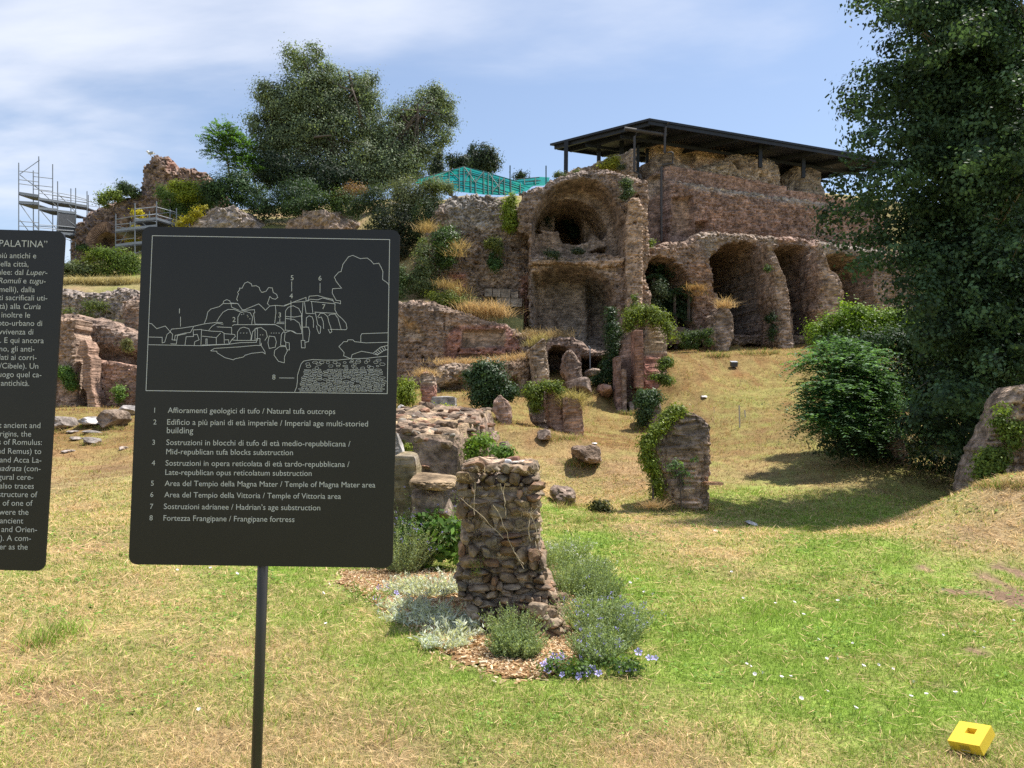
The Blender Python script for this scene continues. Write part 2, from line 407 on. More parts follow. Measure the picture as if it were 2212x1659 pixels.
def stack(name, rows, d, thick, mat, e=6.0, yaw=0.0, cell=.12, amp=(.12, .06, .03), base=BROWN, tints=(), seed=1, parent=None, vary=.12, top_amp=.5, lean=0.0, stones=(4.5, 7.5, .05, .25)):
    """A free-standing lump or pier: rows (v, u_left, u_right) are its outline seen at distance d; the plan is a rounded box."""
    rows = sorted(rows)
    L_ = np.array([P(r[1], r[0], d) for r in rows]); R_ = np.array([P(r[2], r[0], d) for r in rows])
    z = (L_[:, 2] + R_[:, 2]) / 2; cx = (L_[:, 0] + R_[:, 0]) / 2; hw = (R_[:, 0] - L_[:, 0]) / 2
    o = np.argsort(z); z, cx, hw = z[o], cx[o], hw[o]
    nz = max(4, int((z[-1] - z[0]) / cell)); zz = np.linspace(z[0], z[-1], nz + 1)
    cx, hw = np.interp(zz, z, cx), np.interp(zz, z, hw)
    per = 4 * (hw.max() + thick / 2); na = int(np.clip(per / cell, 16, 160))
    th = np.arange(na) * 2 * math.pi / na + .01
    sx = np.sign(np.cos(th)) * np.abs(np.cos(th)) ** (2 / e); sy = np.sign(np.sin(th)) * np.abs(np.sin(th)) ** (2 / e)
    c, s = math.cos(yaw), math.sin(yaw)
    px, py = sx * c - sy * s, sx * s + sy * c
    px /= np.abs(px).max(); py /= np.abs(py).max()
    rings = []
    for k in range(nz + 1):
        rings.append(np.column_stack([cx[k] + px * hw[k], d + thick / 2 + py * thick / 2 + lean * (zz[k] - zz[0]), np.full(na, zz[k])]))
    for f in (.86, .66, .42, .18):
        rings.append(np.column_stack([cx[-1] + px * hw[-1] * f, d + thick / 2 + lean * (zz[-1] - zz[0]) + py * thick / 2 * f, np.full(na, zz[-1] + (1 - f) * .08 * min(1, thick))]))
    V = np.concatenate(rings); nr = len(rings)
    cc = np.array([[cx[min(k, nz)], d + thick / 2, 0] for k in range(nr)]).repeat(na, 0)
    out = V - cc; out[:, 2] = 0; ln = np.linalg.norm(out, axis=1, keepdims=True) + 1e-9; out /= ln
    sp = V + seed * 9.3
    nb = fbm(sp, 1.2, 2, seed) * amp[0] + fbm(sp, 3.5, 3, seed + 1) * amp[1] + fbm(sp, 9, 3, seed + 2, .7) * amp[2] * 1.5
    sh, sb = stones_of(sp, stones, seed)
    V = V + out * (nb + sh + rng.normal(0, .10 * cell, len(V)))[:, None]
    tz = np.zeros(len(V)); tz[(nz - 1) * na:] = 1
    V[:, 2] += tz * (fbm(sp, 2.2, 3, seed + 3) * amp[0] * 2 * top_amp + fbm(sp, 7, 2, seed + 4) * amp[1] * top_amp) + fbm(sp, 6, 2, seed + 5) * amp[2] * .6
    V[(nz + 1) * na:, 2] += sh[(nz + 1) * na:] * .8
    V = np.vstack([V, V[-na:].mean(0)]); sb = np.append(sb, 1)
    k = np.arange(na); kk = (k + 1) % na
    q = np.concatenate([np.stack([r * na + k, r * na + kk, (r + 1) * na + kk, (r + 1) * na + k], 1) for r in range(nr - 1)])
    t = np.stack([(nr - 1) * na + k, (nr - 1) * na + kk, np.full(na, nr * na)], 1)
    return npmesh(name, V, [q, t], mat, tint(V, base, tints, seed, vary) * sb[:, None], parent)
ICO = {}
def ico(n):
    if n not in ICO:
        import bmesh
        bm = bmesh.new(); bmesh.ops.create_icosphere(bm, subdivisions=n, radius=1)
        ICO[n] = (np.array([v.co[:] for v in bm.verts]), np.array([[v.index for v in f.verts] for f in bm.faces])); bm.free()
    return ICO[n]
def rock_arrays(c, r, seed, sub=4, box=3.5, amp=(.22, .1, .05), yaw=0.0, tilt=0.0, facets=9):
    V, Fc = ico(sub); V = V.copy()
    V /= (np.abs(V) ** box).sum(1, keepdims=True) ** (1 / box)
    n = V / np.linalg.norm(V, axis=1, keepdims=True)
    s = V * 1.0 + seed * 7.7
    V = V + n * (fbm(s, .9, 2, seed) * amp[0] + fbm(s, 2.4, 3, seed + 1) * amp[1] + fbm(s, 7, 2, seed + 2) * amp[2])[:, None]
    fr_ = np.random.default_rng(seed + 77)
    for _ in range(facets):
        pn = fr_.normal(size=3); pn /= np.linalg.norm(pn); h = fr_.uniform(.62, .9); dd = V @ pn - h
        V = V - np.clip(dd, 0, None)[:, None] * pn * .93
    V = V * np.asarray(r)
    R = np.array([list(q) for q in (Matrix.Rotation(yaw, 3, 'Z') @ Matrix.Rotation(tilt, 3, 'Y'))])
    return V @ R.T + np.asarray(c), Fc
def rock(name, u, v, d, ru, rv, rd, label, seed, base=GREY, mat=None, cat='rock', group=None, **k):
    tn = k.pop('tints', ())
    if k.pop('snap', True) and name in ('rubble_lump', 'flat_stone', 'loose_stone', 'marble_fragment', 'boulder'):
        d = ground_at(u, v + rv * .8)[1]
    V, Fc = rock_arrays(P(u, v, d), (ru * d / F, rd, rv * d / F), seed, **k)
    o = npmesh(name, V, [Fc], mat or M_ROCK, tint(V, base, tn, seed, .15))
    return T(o, label, cat, group)
# --- foliage
def unit(n): 
    v = rng.normal(size=(n, 3)); return v / np.linalg.norm(v, axis=1, keepdims=True)
def leaf_quads(c, L_, W_, up=.5, axis=None, droop=0.0, out=None):
    n = len(c)
    nrm = unit(n) + np.array([0, 0, up])
    if out is not None: nrm = nrm * .55 + out
    nrm /= np.linalg.norm(nrm, axis=1, keepdims=True)
    ax = (unit(n) if axis is None else axis) + np.array([0, 0, -droop])
    ax = ax - (ax * nrm).sum(1, keepdims=True) * nrm; ax /= np.linalg.norm(ax, axis=1, keepdims=True) + 1e-9
    b = np.cross(nrm, ax)
    L_ = (L_ * rng.uniform(.65, 1.3, n))[:, None]; W_ = (W_ * rng.uniform(.7, 1.25, n))[:, None]
    V = np.stack([c - ax * L_ * .5, c + b * W_ * .5 - ax * L_ * .08, c + ax * L_ * .5, c - b * W_ * .5 - ax * L_ * .08], 1).reshape(-1, 3)
    return V, np.arange(4 * n).reshape(n, 4)
def leaf_cols(n, col, var=.25, yellow=.0, clump=None):
    k = 1 + rng.normal(0, var, n)
    if clump is not None: k *= clump
    y = np.clip(rng.normal(yellow, .12, n), -.2, 1)[:, None]
    c = np.asarray(col) * np.clip(k, .35, 2)[:, None]
    c = c * (1 - np.clip(y, 0, 1)) + c * np.array([1.9, 1.45, .55]) * np.clip(y, 0, 1)
    return c.repeat(4, 0)
def blobs_world(bl, d=None):
    out = []
    for b in bl:
        u, v, ru, rv = b[:4]; dd = b[4] if len(b) > 4 and b[4] else d
        rx, rz = ru * dd / F, rv * dd / F
        ry = b[5] if len(b) > 5 else .8 * (rx + rz) / 2
        out.append((P(u, v, dd), np.array([rx, ry, rz])))
    return out
def rb(R, k, s, d=None):
    """blobs written in a detail view: 'x,y,rx,ry[,d[,depth radius]] ...' scaled by k"""
    out = []
    for w in s.split():
        f = [float(c) for c in w.split(',')]
        u, v = R(f[0], f[1]); out.append((u, v, f[2] * k, f[3] * k) + tuple(f[4:]))
    return out
def crown(bl, n, leaf, clump=.5, per=40, shell=.5, up=.6, col=(.08, .12, .04), var=.22, cvar=.22, yellow=0.0, aspect=.55, droop=.2, noise=.35, flat=1.0, coher=1.0):
    vol = np.array([(r[0] * r[1] * r[2]) ** (2 / 3) for _, r in bl]); nc = max(4, n // per)
    w = rng.choice(len(bl), nc, p=vol / vol.sum())
    dr = unit(nc); rad = rng.uniform(shell ** 3, 1, nc) ** (1 / 3)
    cen = np.array([bl[i][0] for i in w]); rr = np.array([bl[i][1] for i in w])
    lum = 1 + noise * fbm(dr * 2.0 + cen * .3, 1.2, 2, int(rng.integers(999)))
    C = cen + dr * rr * (rad * lum)[:, None]
    m = rng.poisson(per, nc); idx = np.repeat(np.arange(nc), m)
    cs = clump * rng.uniform(.5, 1.3, nc)
    pos = C[idx] + rng.normal(size=(len(idx), 3)) * cs[idx][:, None] * np.array([1, 1, .7 * flat])
    o1 = pos - C[idx]; o1 /= np.linalg.norm(o1, axis=1, keepdims=True) + 1e-6; o2 = dr[idx]
    V, Fq = leaf_quads(pos, leaf, leaf * aspect, up, None, droop, (o1 * .8 + o2 * .7) * coher)
    ck = (1 + rng.normal(0, cvar, nc))[idx]
    return V, Fq, leaf_cols(len(pos), col, var, yellow, ck), C
def merge(parts):
    V, Fq, Cc, n = [], [], [], 0
    for v, f, c in parts:
        V.append(v); Fq += [g + n for g in (f if isinstance(f, list) else [f])]; Cc.append(c); n += len(v)
    return np.concatenate(V), Fq, np.concatenate(Cc)
def bush(name, label, cat, bl, d, n, leaf, mat=None, group=None, extra=(), **k):
    V, Fq, c, C = crown(blobs_world(bl, d), n, leaf, **k)
    if extra: V, Fl, c = merge([(V, Fq, c)] + list(extra))
    else: Fl = [Fq]
    o = npmesh(name, V, Fl, mat or M_LEAF, c)
    return T(o, label, cat, group)
def blades(base, h, w, lean=.5, col=(.4, .3, .14), var=.2, bend=.3, col2=None, mixp=.5):
    """thin upright blades: one tapered quad-and-tip each"""
    n = len(base); a = rng.uniform(0, 2 * math.pi, n)
    side = np.stack([np.cos(a), np.sin(a), np.zeros(n)], 1)
    ln = np.stack([rng.normal(0, 1, n), rng.normal(0, 1, n), np.zeros(n)], 1) * lean
    dr = ln + np.array([0, 0, 1]); dr /= np.linalg.norm(dr, axis=1, keepdims=True)
    h = (h * rng.uniform(.5, 1.3, n))[:, None]; w = (w * np.ones(n))[:, None]
    mid = base + dr * h * .55; tip = base + dr * h + ln * h * bend
    V = np.stack([base - side * w * .5, base + side * w * .5, mid + side * w * .35, tip, mid - side * w * .35], 1).reshape(-1, 3)
    i = np.arange(n) * 5
    q = np.stack([i, i + 1, i + 2, i + 4], 1); t = np.stack([i + 4, i + 2, i + 3], 1)
    c = np.tile(np.asarray(col, float), (n, 1))
    if col2 is not None:
        s = rng.random(n) < mixp; c[s] = col2
    c = c * (1 + rng.normal(0, var, n))[:, None]
    return V, [q, t], c.repeat(5, 0)
# ------------------------------------------------------------------ the lie of the land
CTRL = [(x, y, 0.0) for x in (-7, -3, 0, 3, 6) for y in (-20, -4, 0, 3, 6, 9)]
CTRL += [(-60, 40, 3), (70, 40, 5), (-40, 0, 0), (40, 0, .5), (150, 0, 0), (-150, 0, 0), (0, -100, 0), (150, 100, 5), (-150, 100, 4), (0, 80, 8), (35, 75, 8), (-40, 80, 4)]
for a in ((1466, 1103, 15), (1250, 1100, 14.4), (1700, 1100, 15.8), (1900, 1085, 16), (2000, 1065, 18), (1800, 1150, 12), (2150, 1040, 11.6), (2280, 1015, 11.8), (2000, 1100, 12.0), (2080, 1068, 11.8), (1930, 1130, 12.1),
          (2212, 1185, 9.6), (2050, 1195, 9.4), (2500, 1120, 11), (1250, 1000, 21), (1250, 935, 31), (1340, 908, 36), (1400, 896, 37), (1100, 965, 22), (1180, 1003, 19), (1180, 900, 36),
          (1470, 935, 30), (1600, 900, 32), (1600, 830, 40), (1580, 790, 44), (1500, 765, 46), (1640, 752, 50), (1800, 742, 53), (1900, 740, 54), (1700, 960, 25), (1650, 1025, 20), (1750, 1045, 18.3), (1850, 1028, 18.6), (1950, 1015, 19.2), (2080, 1030, 19.3), (1820, 962, 23.5),
          (1900, 905, 25.5), (2000, 905, 25.5), (2120, 950, 23), (1900, 860, 33), (1480, 850, 39), (1440, 800, 43), (200, 893, 38), (150, 935, 29), (260, 1003, 21), (120, 1003, 21), (200, 1105, 14), (700, 893, 38),
          (-300, 893, 38), (-200, 1005, 21), (500, 900, 34), (880, 890, 30), (1000, 895, 27), (930, 862, 36), (1060, 862, 37), (1290, 850, 42), (1200, 850, 41), (1430, 1060, 17), (2300, 1000, 22), (1254, 988, 20), (1180, 943, 22.5), (1216, 1090, 16.8), (1235, 948, 26), (1095, 916, 25.6), (1400, 926, 33), (1010, 892, 26.6), (1368, 893, 41), (1330, 960, 26), (1300, 1040, 18.5), (1370, 1000, 21), (1120, 985, 20), (1100, 1050, 16)):
    CTRL.append(tuple(P(*a)))
for a in ((1990, 14.3), (2080, 14.5), (2200, 14.6)): CTRL.append((P(a[0], 1000, a[1])[0], a[1], -.05))
CTRL = np.array(CTRL, float)
def _phi(a, b): return np.sqrt(((a[:, None, :] - b[None]) ** 2).sum(2) + 1.5)
_n = len(CTRL)
_A = np.zeros((_n + 1, _n + 1)); _A[:_n, :_n] = _phi(CTRL[:, :2], CTRL[:, :2]) - np.eye(_n) * .02; _A[:_n, _n] = _A[_n, :_n] = 1
_W = np.linalg.solve(_A, np.append(CTRL[:, 2], 0))
def gz0(xy):
    xy = np.atleast_2d(np.asarray(xy, float)); out = np.empty(len(xy))
    for i in range(0, len(xy), 20000):
        out[i:i + 20000] = _phi(xy[i:i + 20000], CTRL[:, :2]) @ _W[:_n] + _W[_n]
    return out
def gz(xy):
    xy = np.atleast_2d(np.asarray(xy, float))
    p = np.column_stack([xy, np.zeros(len(xy))])
    far = np.clip((np.hypot(xy[:, 0], xy[:, 1]) - 8) / 25, 0, 1)
    return gz0(xy) + fbm(p, .35, 3, 3) * (.05 + .22 * far) + fbm(p, 1.7, 3, 4) * (.025 + .07 * far) + fbm(p, 6, 2, 5) * .012
def ground_at(u, v):
    """where the sight line of a survey pixel meets the ground"""
    r = rays((u, v))[0]; t = np.linspace(2, 70, 1400)
    p = C0 + r * t[:, None]; hit = np.nonzero(p[:, 2] < gz(p[:, :2]))[0]
    return p[hit[0]] if len(hit) else p[-1]

# greenness of the turf, given at points of the ground
GRN = [(1300, 1160, .9), (1250, 1110, .75), (1700, 1200, .9), (1600, 1090, .7), (1900, 1092, .7), (2190, 1250, .9), (1800, 1350, 1), (1500, 1450, .95), (1350, 1560, .65), (2150, 1450, .95), (1900, 1520, .9),
       (1700, 1580, .7), (2150, 1640, .6), (1400, 1640, .35), (1100, 1550, .6), (900, 1460, .9), (1100, 1500, .75), (650, 1250, .75), (700, 1330, .65), (400, 1400, .35), (250, 1500, .32), (100, 1350, .3),
       (450, 1640, .22), (100, 1640, .32), (650, 1500, .45), (800, 1640, .28), (200, 1180, .32), (200, 1050, .28), (180, 1000, .12), (180, 935, .25), (250, 1260, .38), (1200, 1000, .12), (1300, 950, .15),
       (1350, 1020, .05), (1500, 1150, .15), (1620, 1190, .2), (1350, 1110, .3), (1420, 1150, .2), (1700, 850, .42), (1600, 950, .32), (1550, 800, .2), (1800, 1000, .3), (2100, 1150, .12), (2010, 1125, .2), (2200, 1100, .08), (1050, 1000, .1),
       (1300, 1280, .85), (1230, 1200, .85), (1900, 1200, .85), (560, 1380, .4), (20, 1480, .3), (1750, 1135, .8)]
GP = np.array([P(u, v, 1) for u, v, _ in GRN]); GP = np.array([ground_at(u, v)[:2] for u, v, _ in GRN]); GV = np.array([g for *_, g in GRN])
def lg(xy): r = np.hypot(xy[:, 0], xy[:, 1]) + .3; return np.column_stack([np.arctan2(xy[:, 0], np.maximum(xy[:, 1], .3)) * 2.2, np.log(r) * 1.6])
GL = lg(GP)
DIRT = [(2160, 1262, .30, .22), (2210, 1300, .5, .25), (2190, 1240, .3, .15), (2050, 1492, .12, .05), (1990, 1230, .2, .08), (2110, 1410, .14, .05), (2060, 1355, .2, .08), (1900, 1530, .07, .04), (1950, 1418, .1, .05), (2060, 1280, .25, .07)]
DP = np.array([list(ground_at(u, v)[:2]) + [a * .6, b * .6] for u, v, a, b in DIRT])
def greenness(xy):
    q = lg(xy); out = np.zeros(len(xy))
    for i in range(0, len(xy), 50000):
        d2 = ((q[i:i + 50000, None] - GL[None]) ** 2).sum(2) + .004
        w = 1 / d2 ** 1.6
        out[i:i + 50000] = (w @ GV) / w.sum(1)
    p = np.column_stack([xy, np.zeros(len(xy))])
    return np.clip(out + fbm(p, 1.1, 3, 21) * .28 + fbm(p, 4, 2, 22) * .22, 0, 1)
def dirtness(xy):
    p = np.column_stack([xy, np.zeros(len(xy))]); k = np.zeros(len(xy)); jn = fbm(p, 5, 3, 31)
    for x, y, a, b in DP:
        k = np.maximum(k, 1 - np.hypot((xy[:, 0] - x) / a, (xy[:, 1] - y) / (b * 3.0)) * .8 + jn * .9)
    return np.clip(k * 2, 0, 1)
MULCH = np.array([ground_at(u, v)[:2] for u, v in ((705, 1262), (740, 1238), (860, 1232), (990, 1240), (1000, 1200), (1180, 1200), (1240, 1290), (1270, 1390), (1230, 1440), (1180, 1478), (1080, 1475), (960, 1420), (900, 1370), (790, 1310))])
GREEN, STRAW, SOIL = np.array((.235, .34, .06)), np.array((.62, .44, .235)), np.array((.235, .155, .10))
def axis(a, lim_lo, lim_hi, lo, hi, st, gr):
    r = list(np.arange(lo, hi, st)); s = st; x = hi
    while x < lim_hi: r.append(x); s *= gr; x += s
    r.append(lim_hi); s = st; x = lo; l = []
    while x > lim_lo: s *= gr; x -= s; l.append(max(x, lim_lo))
    return np.array(l[::-1] + r)
gx = axis(0, -400, 400, -9, 16, .13, 1.06); gy = axis(0, -250, 450, 2.2, 18, .13, 1.045)
GXX, GYY = np.meshgrid(gx, gy); gq = np.column_stack([GXX.ravel(), GYY.ravel()])
gV = np.column_stack([gq, gz(gq)])
nxg = len(gx); gi = (np.arange(len(gy) - 1)[:, None] * nxg + np.arange(nxg - 1)).ravel()
gg = greenness(gq)[:, None]; gd = dirtness(gq)[:, None]
p3 = np.column_stack([gq, np.zeros(len(gq))])
gc = (STRAW * .72) * (1 - gg) + GREEN * 1.0 * gg
gc = gc * (1 - gd) + SOIL * 1.2 * gd
sl = np.clip(fbm(p3, .5, 3, 41) * 1.6 + .1 + fbm(p3, 2.2, 2, 45) * .5, 0, 1)[:, None] * (1 - gg); slope = np.clip((gq[:, 1:] - 14) / 12, 0, 1) * (1 - gg)
gc = gc * (1 - .55 * sl) + SOIL * .55 * sl; gc = gc * (1 - slope * (1 - np.array((.50, .39, .30)))) * (.85 + .15 * np.clip((gq[:, 1:] - 8) / 12, 0, 1))
gc = gc * (1 + .2 * fbm(p3, 1.3, 3, 43))[:, None]
def mat_ground():
    m, N, L = newmat('turf')
    o = N.new('ShaderNodeOutputMaterial'); b = N.new('ShaderNodeBsdfPrincipled'); L.new(b.outputs[0], o.inputs[0])
    b.inputs['Roughness'].default_value = .95; b.inputs['Specular IOR Level'].default_value = .05
    at = N.new('ShaderNodeAttribute'); at.attribute_name = 'Col'; tc = N.new('ShaderNodeTexCoord')
    n1 = N.new('ShaderNodeTexNoise'); n2 = N.new('ShaderNodeTexNoise')
    for n, s in ((n1, 26), (n2, 3.2)):
        L.new(tc.outputs['Object'], n.inputs['Vector']); n.inputs['Scale'].default_value = s; n.inputs['Detail'].default_value = 6; n.inputs['Roughness'].default_value = .7
    r1 = N.new('ShaderNodeMapRange'); L.new(n1.outputs[0], r1.inputs['Value'])
    for k, w in zip(('From Min', 'From Max', 'To Min', 'To Max'), (.3, .7, .45, 1.5)): r1.inputs[k].default_value = w
    r2 = N.new('ShaderNodeMapRange'); L.new(n2.outputs[0], r2.inputs['Value'])
    for k, w in zip(('From Min', 'From Max', 'To Min', 'To Max'), (.3, .7, .65, 1.3)): r2.inputs[k].default_value = w
    mu = N.new('ShaderNodeMath'); mu.operation = 'MULTIPLY'; L.new(r1.outputs[0], mu.inputs[0]); L.new(r2.outputs[0], mu.inputs[1])
    sc = N.new('ShaderNodeVectorMath'); sc.operation = 'SCALE'; L.new(at.outputs['Color'], sc.inputs[0]); L.new(mu.outputs[0], sc.inputs['Scale'])
    L.new(sc.outputs[0], b.inputs['Base Color'])
    ad = N.new('ShaderNodeMath'); ad.operation = 'ADD'; L.new(n1.outputs[0], ad.inputs[0]); L.new(n2.outputs[0], ad.inputs[1])
    bp = N.new('ShaderNodeBump'); bp.inputs['Strength'].default_value = .7; bp.inputs['Distance'].default_value = .05
    L.new(ad.outputs[0], bp.inputs['Height']); L.new(bp.outputs[0], b.inputs['Normal'])
    return m
M_TURF = mat_ground()
ground = setting(npmesh('ground', gV, [np.stack([gi, gi + 1, gi + nxg + 1, gi + nxg], 1)], M_TURF, gc, smooth=True))

# the hill behind and above the ruins
HILL = [(-900, ((46, 760), (60, 720), (90, 700), (200, 700))), (-400, ((46, 700), (60, 650), (90, 640), (200, 650))), (125, ((45, 690), (49, 700), (52, 622), (60, 590), (70, 580), (100, 590), (200, 620))),
        (300, ((45, 690), (49, 700), (52.5, 620), (60, 580), (70, 560), (85, 480), (200, 530))), (500, ((46.8, 648), (50, 640), (56, 560), (62, 492), (85, 450), (200, 500))),
        (750, ((46.8, 648), (50, 640), (55, 565), (62, 490), (85, 440), (200, 480))), (860, ((46.8, 652), (49, 642), (53.5, 510), (60, 450), (85, 430), (200, 470))),
        (1000, ((46.8, 655), (49.6, 650), (53, 440), (60, 424), (90, 440), (200, 470))), (1128, ((46.8, 690), (49.6, 690), (53, 440), (60, 424), (90, 440), (200, 470))),
        (1136, ((59.5, 428), (65, 420), (90, 440), (200, 470))), (1300, ((60, 400), (66, 390), (95, 420), (200, 450))), (1400, ((69, 412), (75, 412), (95, 425), (200, 450))), (1800, ((75, 420), (85, 420), (110, 430), (200, 460))),
        (2400, ((78, 490), (100, 490), (200, 500))), (3400, ((70, 700), (200, 700)))]
hV = []; NT = 70
hu = [h[0] for h in HILL]; ucols = np.unique(np.concatenate([np.linspace(a, b, max(2, int((b - a) / 22))) for a, b in zip(hu[:-1], hu[1:])]))
for u in ucols:
    k = min(max(0, np.searchsorted(hu, u, side='right') - 1), len(HILL) - 2); w = (u - hu[k]) / (hu[k + 1] - hu[k])
    t = np.linspace(0, 1, NT); zz = dd = 0
    for h, ww in ((HILL[k], 1 - w), (HILL[k + 1], w)):
        d0 = h[1][0][0]; dk = d0 * (200 / d0) ** t
        zk = np.interp(dk, [a for a, _ in h[1]], [P(h[0], v, a)[2] for a, v in h[1]])
        dd = dd + ww * dk; zz = zz + ww * zk
    x = P(u, 800, 1)[0] * dd
    col_ = np.column_stack([x, dd, zz]); col_[1:, 2] += fbm(col_[1:], .5, 3, 77) * .35
    sk = col_[:1].copy(); sk[:, 2] = -2
    hV.append(np.concatenate([sk, col_]))
nh = NT + 1; nu = len(hV); hV = np.concatenate(hV)
hi = (np.arange(nu - 1)[:, None] * nh + np.arange(nh - 1)).ravel()
hq = hV[:, :2]; hg = np.clip(.35 + fbm(hV, .4, 3, 79) * .6, 0, 1)[:, None]
hc = (SOIL * .9 + STRAW * .25) * (1 - hg) + GREEN * .75 * hg
setting(npmesh('hillside', hV, [np.stack([hi, hi + nh, hi + nh + 1, hi + 1], 1)], M_TURF, hc, smooth=True))

# ------------------------------------------------------------------ grass
BASES = [(1470, 1102, 78, 900, .14), (1230, 1096, 30, 300, .14), (1258, 1003, 34, 350, .2), (1180, 945, 16, 160, .18), (1090, 915, 20, 200, .2), (1225, 948, 45, 420, .2), (1400, 928, 32, 300, .22), (200, 922, 26, 260, .2), (240, 928, 28, 260, .2), (120, 935, 26, 220, .2), (205, 940, 30, 200, .14), (203, 962, 24, 180, .14), (1298, 1126, 30, 320, .15), (2180, 1052, 70, 800, .14), (905, 888, 24, 220, .25), (1120, 1000, 30, 200, .15), (1640, 765, 40, 260, .4), (1550, 770, 25, 200, .4), (1370, 895, 30, 260, .3), (1110, 1380, 60, 260, .06), (1395, 1095, 25, 200, .16)]
def grass():
    V, Fq, Cc = [], [], []
    parts = []
    # density falls with distance as the picture does; sectors reach a little past both edges of the view
    def scatter(n, r0, r1, pw):
        r = r0 * (r1 / r0) ** (rng.random(n) ** pw); a = rng.uniform(-.92, .92, n)
        xy = np.column_stack([np.sin(a) * r, np.cos(a) * r])
        return xy
    xy = scatter(540000, 2.6, 19, .9)
    g = greenness(xy); dt = dirtness(xy); ml = sdist(xy, MULCH)
    keep = (rng.random(len(xy)) > dt * .93) & ((ml < -.03) | (rng.random(len(xy)) < .10)); xy, g = xy[keep], g[keep]
    r = np.hypot(xy[:, 0], xy[:, 1]); isg = rng.random(len(xy)) < (g * 1.05) ** 1.1
    b = np.column_stack([xy, gz(xy) - .004])
    k = np.clip(r / 5, .6, 3.5)
    pn = fbm(b, 2.2, 2, 88); tall = 1 + .35 * pn
    gcol = GREEN * (1 + .25 * fbm(b, .8, 2, 89))[:, None] * np.array([1, 1, 1]) + np.array([.06, .035, 0]) * (1 - g)[:, None]
    scol = STRAW * (1 + .2 * fbm(b, .9, 2, 90))[:, None]
    for sel, h, w, ln, vr in ((isg, .036, .0042, .55, .25), (~isg, .042, .0030, 1.2, .28)):
        v, f, c = blades(b[sel], h * (tall * (1 + .18 * k))[sel], w * k[sel], ln, (1, 1, 1), vr, .35)
        base = (gcol if sel is isg else scol)[sel].repeat(5, 0)
        parts.append((v, f, c * base))
    # straw lying flat after mowing
    xy = scatter(75000, 2.6, 20, .9); g = greenness(xy); sel = (rng.random(len(xy)) > g * .75) & (sdist(xy, MULCH) < 0) & (dirtness(xy) < .8); xy = xy[sel]
    b = np.column_stack([xy, gz(xy) + .012 + .02 * rng.random(len(xy))]); kk = np.clip(np.hypot(xy[:, 0], xy[:, 1]) / 5, .7, 3)
    ax = unit(len(b)) * np.array([1, 1, .28]); ax /= np.linalg.norm(ax, axis=1, keepdims=True)
    v, f = leaf_quads(b, .085 * kk, .0036 * kk, 2.5, ax)
    parts.append((v, f, (STRAW * 1.12 * (1 + rng.normal(0, .22, len(b)))[:, None]).repeat(4, 0)))
    # coarser tufts up the slopes
    xy = scatter(190000, 15, 62, .75); g = greenness(xy); isg = rng.random(len(xy)) < g * .8
    b = np.column_stack([xy, gz(xy) - .01]); k = np.hypot(xy[:, 0], xy[:, 1]) / 20
    cl = fbm(b, .9, 3, 91); b = b[cl > -.5]; k = k[cl > -.5]; isg = isg[cl > -.5]; cl = cl[cl > -.5]
    v, f, c = blades(b, .085 * (.5 + k * .5) * (1.1 + cl), .012 * k, .95, (1, 1, 1), .3, .4)
    base = np.where(isg[:, None], GREEN * .9 + np.array([.06, .02, 0]), np.array((.31, .19, .083)) * (1 + .35 * cl)[:, None])
    sb = rng.random(len(b)) < np.clip(.2 + .5 * fbm(b, .45, 2, 95), .05, .6); base[sb] = SOIL * 1.15
    parts.append((v, f, c * base.repeat(5, 0)))
    # longer straw and weeds where the mower cannot reach: round the feet of stones and stumps
    for u, v_, hw, n, h in BASES:
        c = [ground_at(u + hw * t, v_) for t in np.linspace(-1, 1, 6)]; t = rng.random(n) * 5; i = np.minimum(t.astype(int), 4); w = (t - i)[:, None]
        p = np.array(c)[i] * (1 - w) + np.array(c)[i + 1] * w + np.column_stack([rng.normal(0, .05, n), rng.normal(0, .10, n) - .04, np.zeros(n)]); p[:, 2] = gz(p[:, :2]) - .01; kd = max(1, c[0][1] / 12)
        parts.append(blades(p, h, .008 * kd, .7, (.42, .30, .15), .28, .5, tuple(GREEN * .75), .35))
    # taller green tussocks and broad weeds
    for u, v_, n, h in ((95, 1395, 200, .17), (140, 1375, 160, .15), (560, 1390, 60, .09), (700, 1330, 50, .08), (60, 1480, 80, .1), (1560, 1590, 60, .07), (1640, 1620, 70, .08), (520, 1560, 70, .08), (860, 1600, 60, .09),
                        (1660, 1330, 40, .1), (1900, 1310, 50, .08), (1950, 1215, 60, .1), (400, 1210, 90, .12), (1790, 1250, 60, .11), (1480, 1240, 60, .1), (1250, 1130, 200, .14), (1225, 1080, 140, .15)):
        c = ground_at(u, v_); p = c + np.column_stack([rng.normal(0, .09, n), rng.normal(0, .09, n), np.zeros(n)]); p[:, 2] = gz(p[:, :2])
        parts.append(blades(p, h, .006, .5, tuple(GREEN * 1.05), .22, .5, tuple(STRAW), .2))
    # clover and other broad leaves
    xy = scatter(16000, 2.7, 14, .8); g = greenness(xy); pt = fbm(np.column_stack([xy, np.zeros(len(xy))]), 1.6, 2, 97); sel = (pt > .0) & (rng.random(len(xy)) < .25 + g * .7) & (sdist(xy, MULCH) < 0); xy = xy[sel]
    b = np.column_stack([xy, gz(xy) + rng.uniform(.01, .04, len(xy))]); kk = np.clip(np.hypot(xy[:, 0], xy[:, 1]) / 5, .8, 2.4); rep = np.repeat(np.arange(len(b)), 3)
    v, f = leaf_quads(b[rep] + rng.normal(0, .009, (len(rep), 3)) * [1, 1, .4], .02 * kk[rep], .015 * kk[rep], 2.2); parts.append((v, f, leaf_cols(len(rep), GREEN * np.array([.8, .95, 1.1]), .22)))
    V, Fq, Cc = merge(parts)
    setting(npmesh('grass', V, Fq, M_GRASS, Cc), 'stuff')
grass()
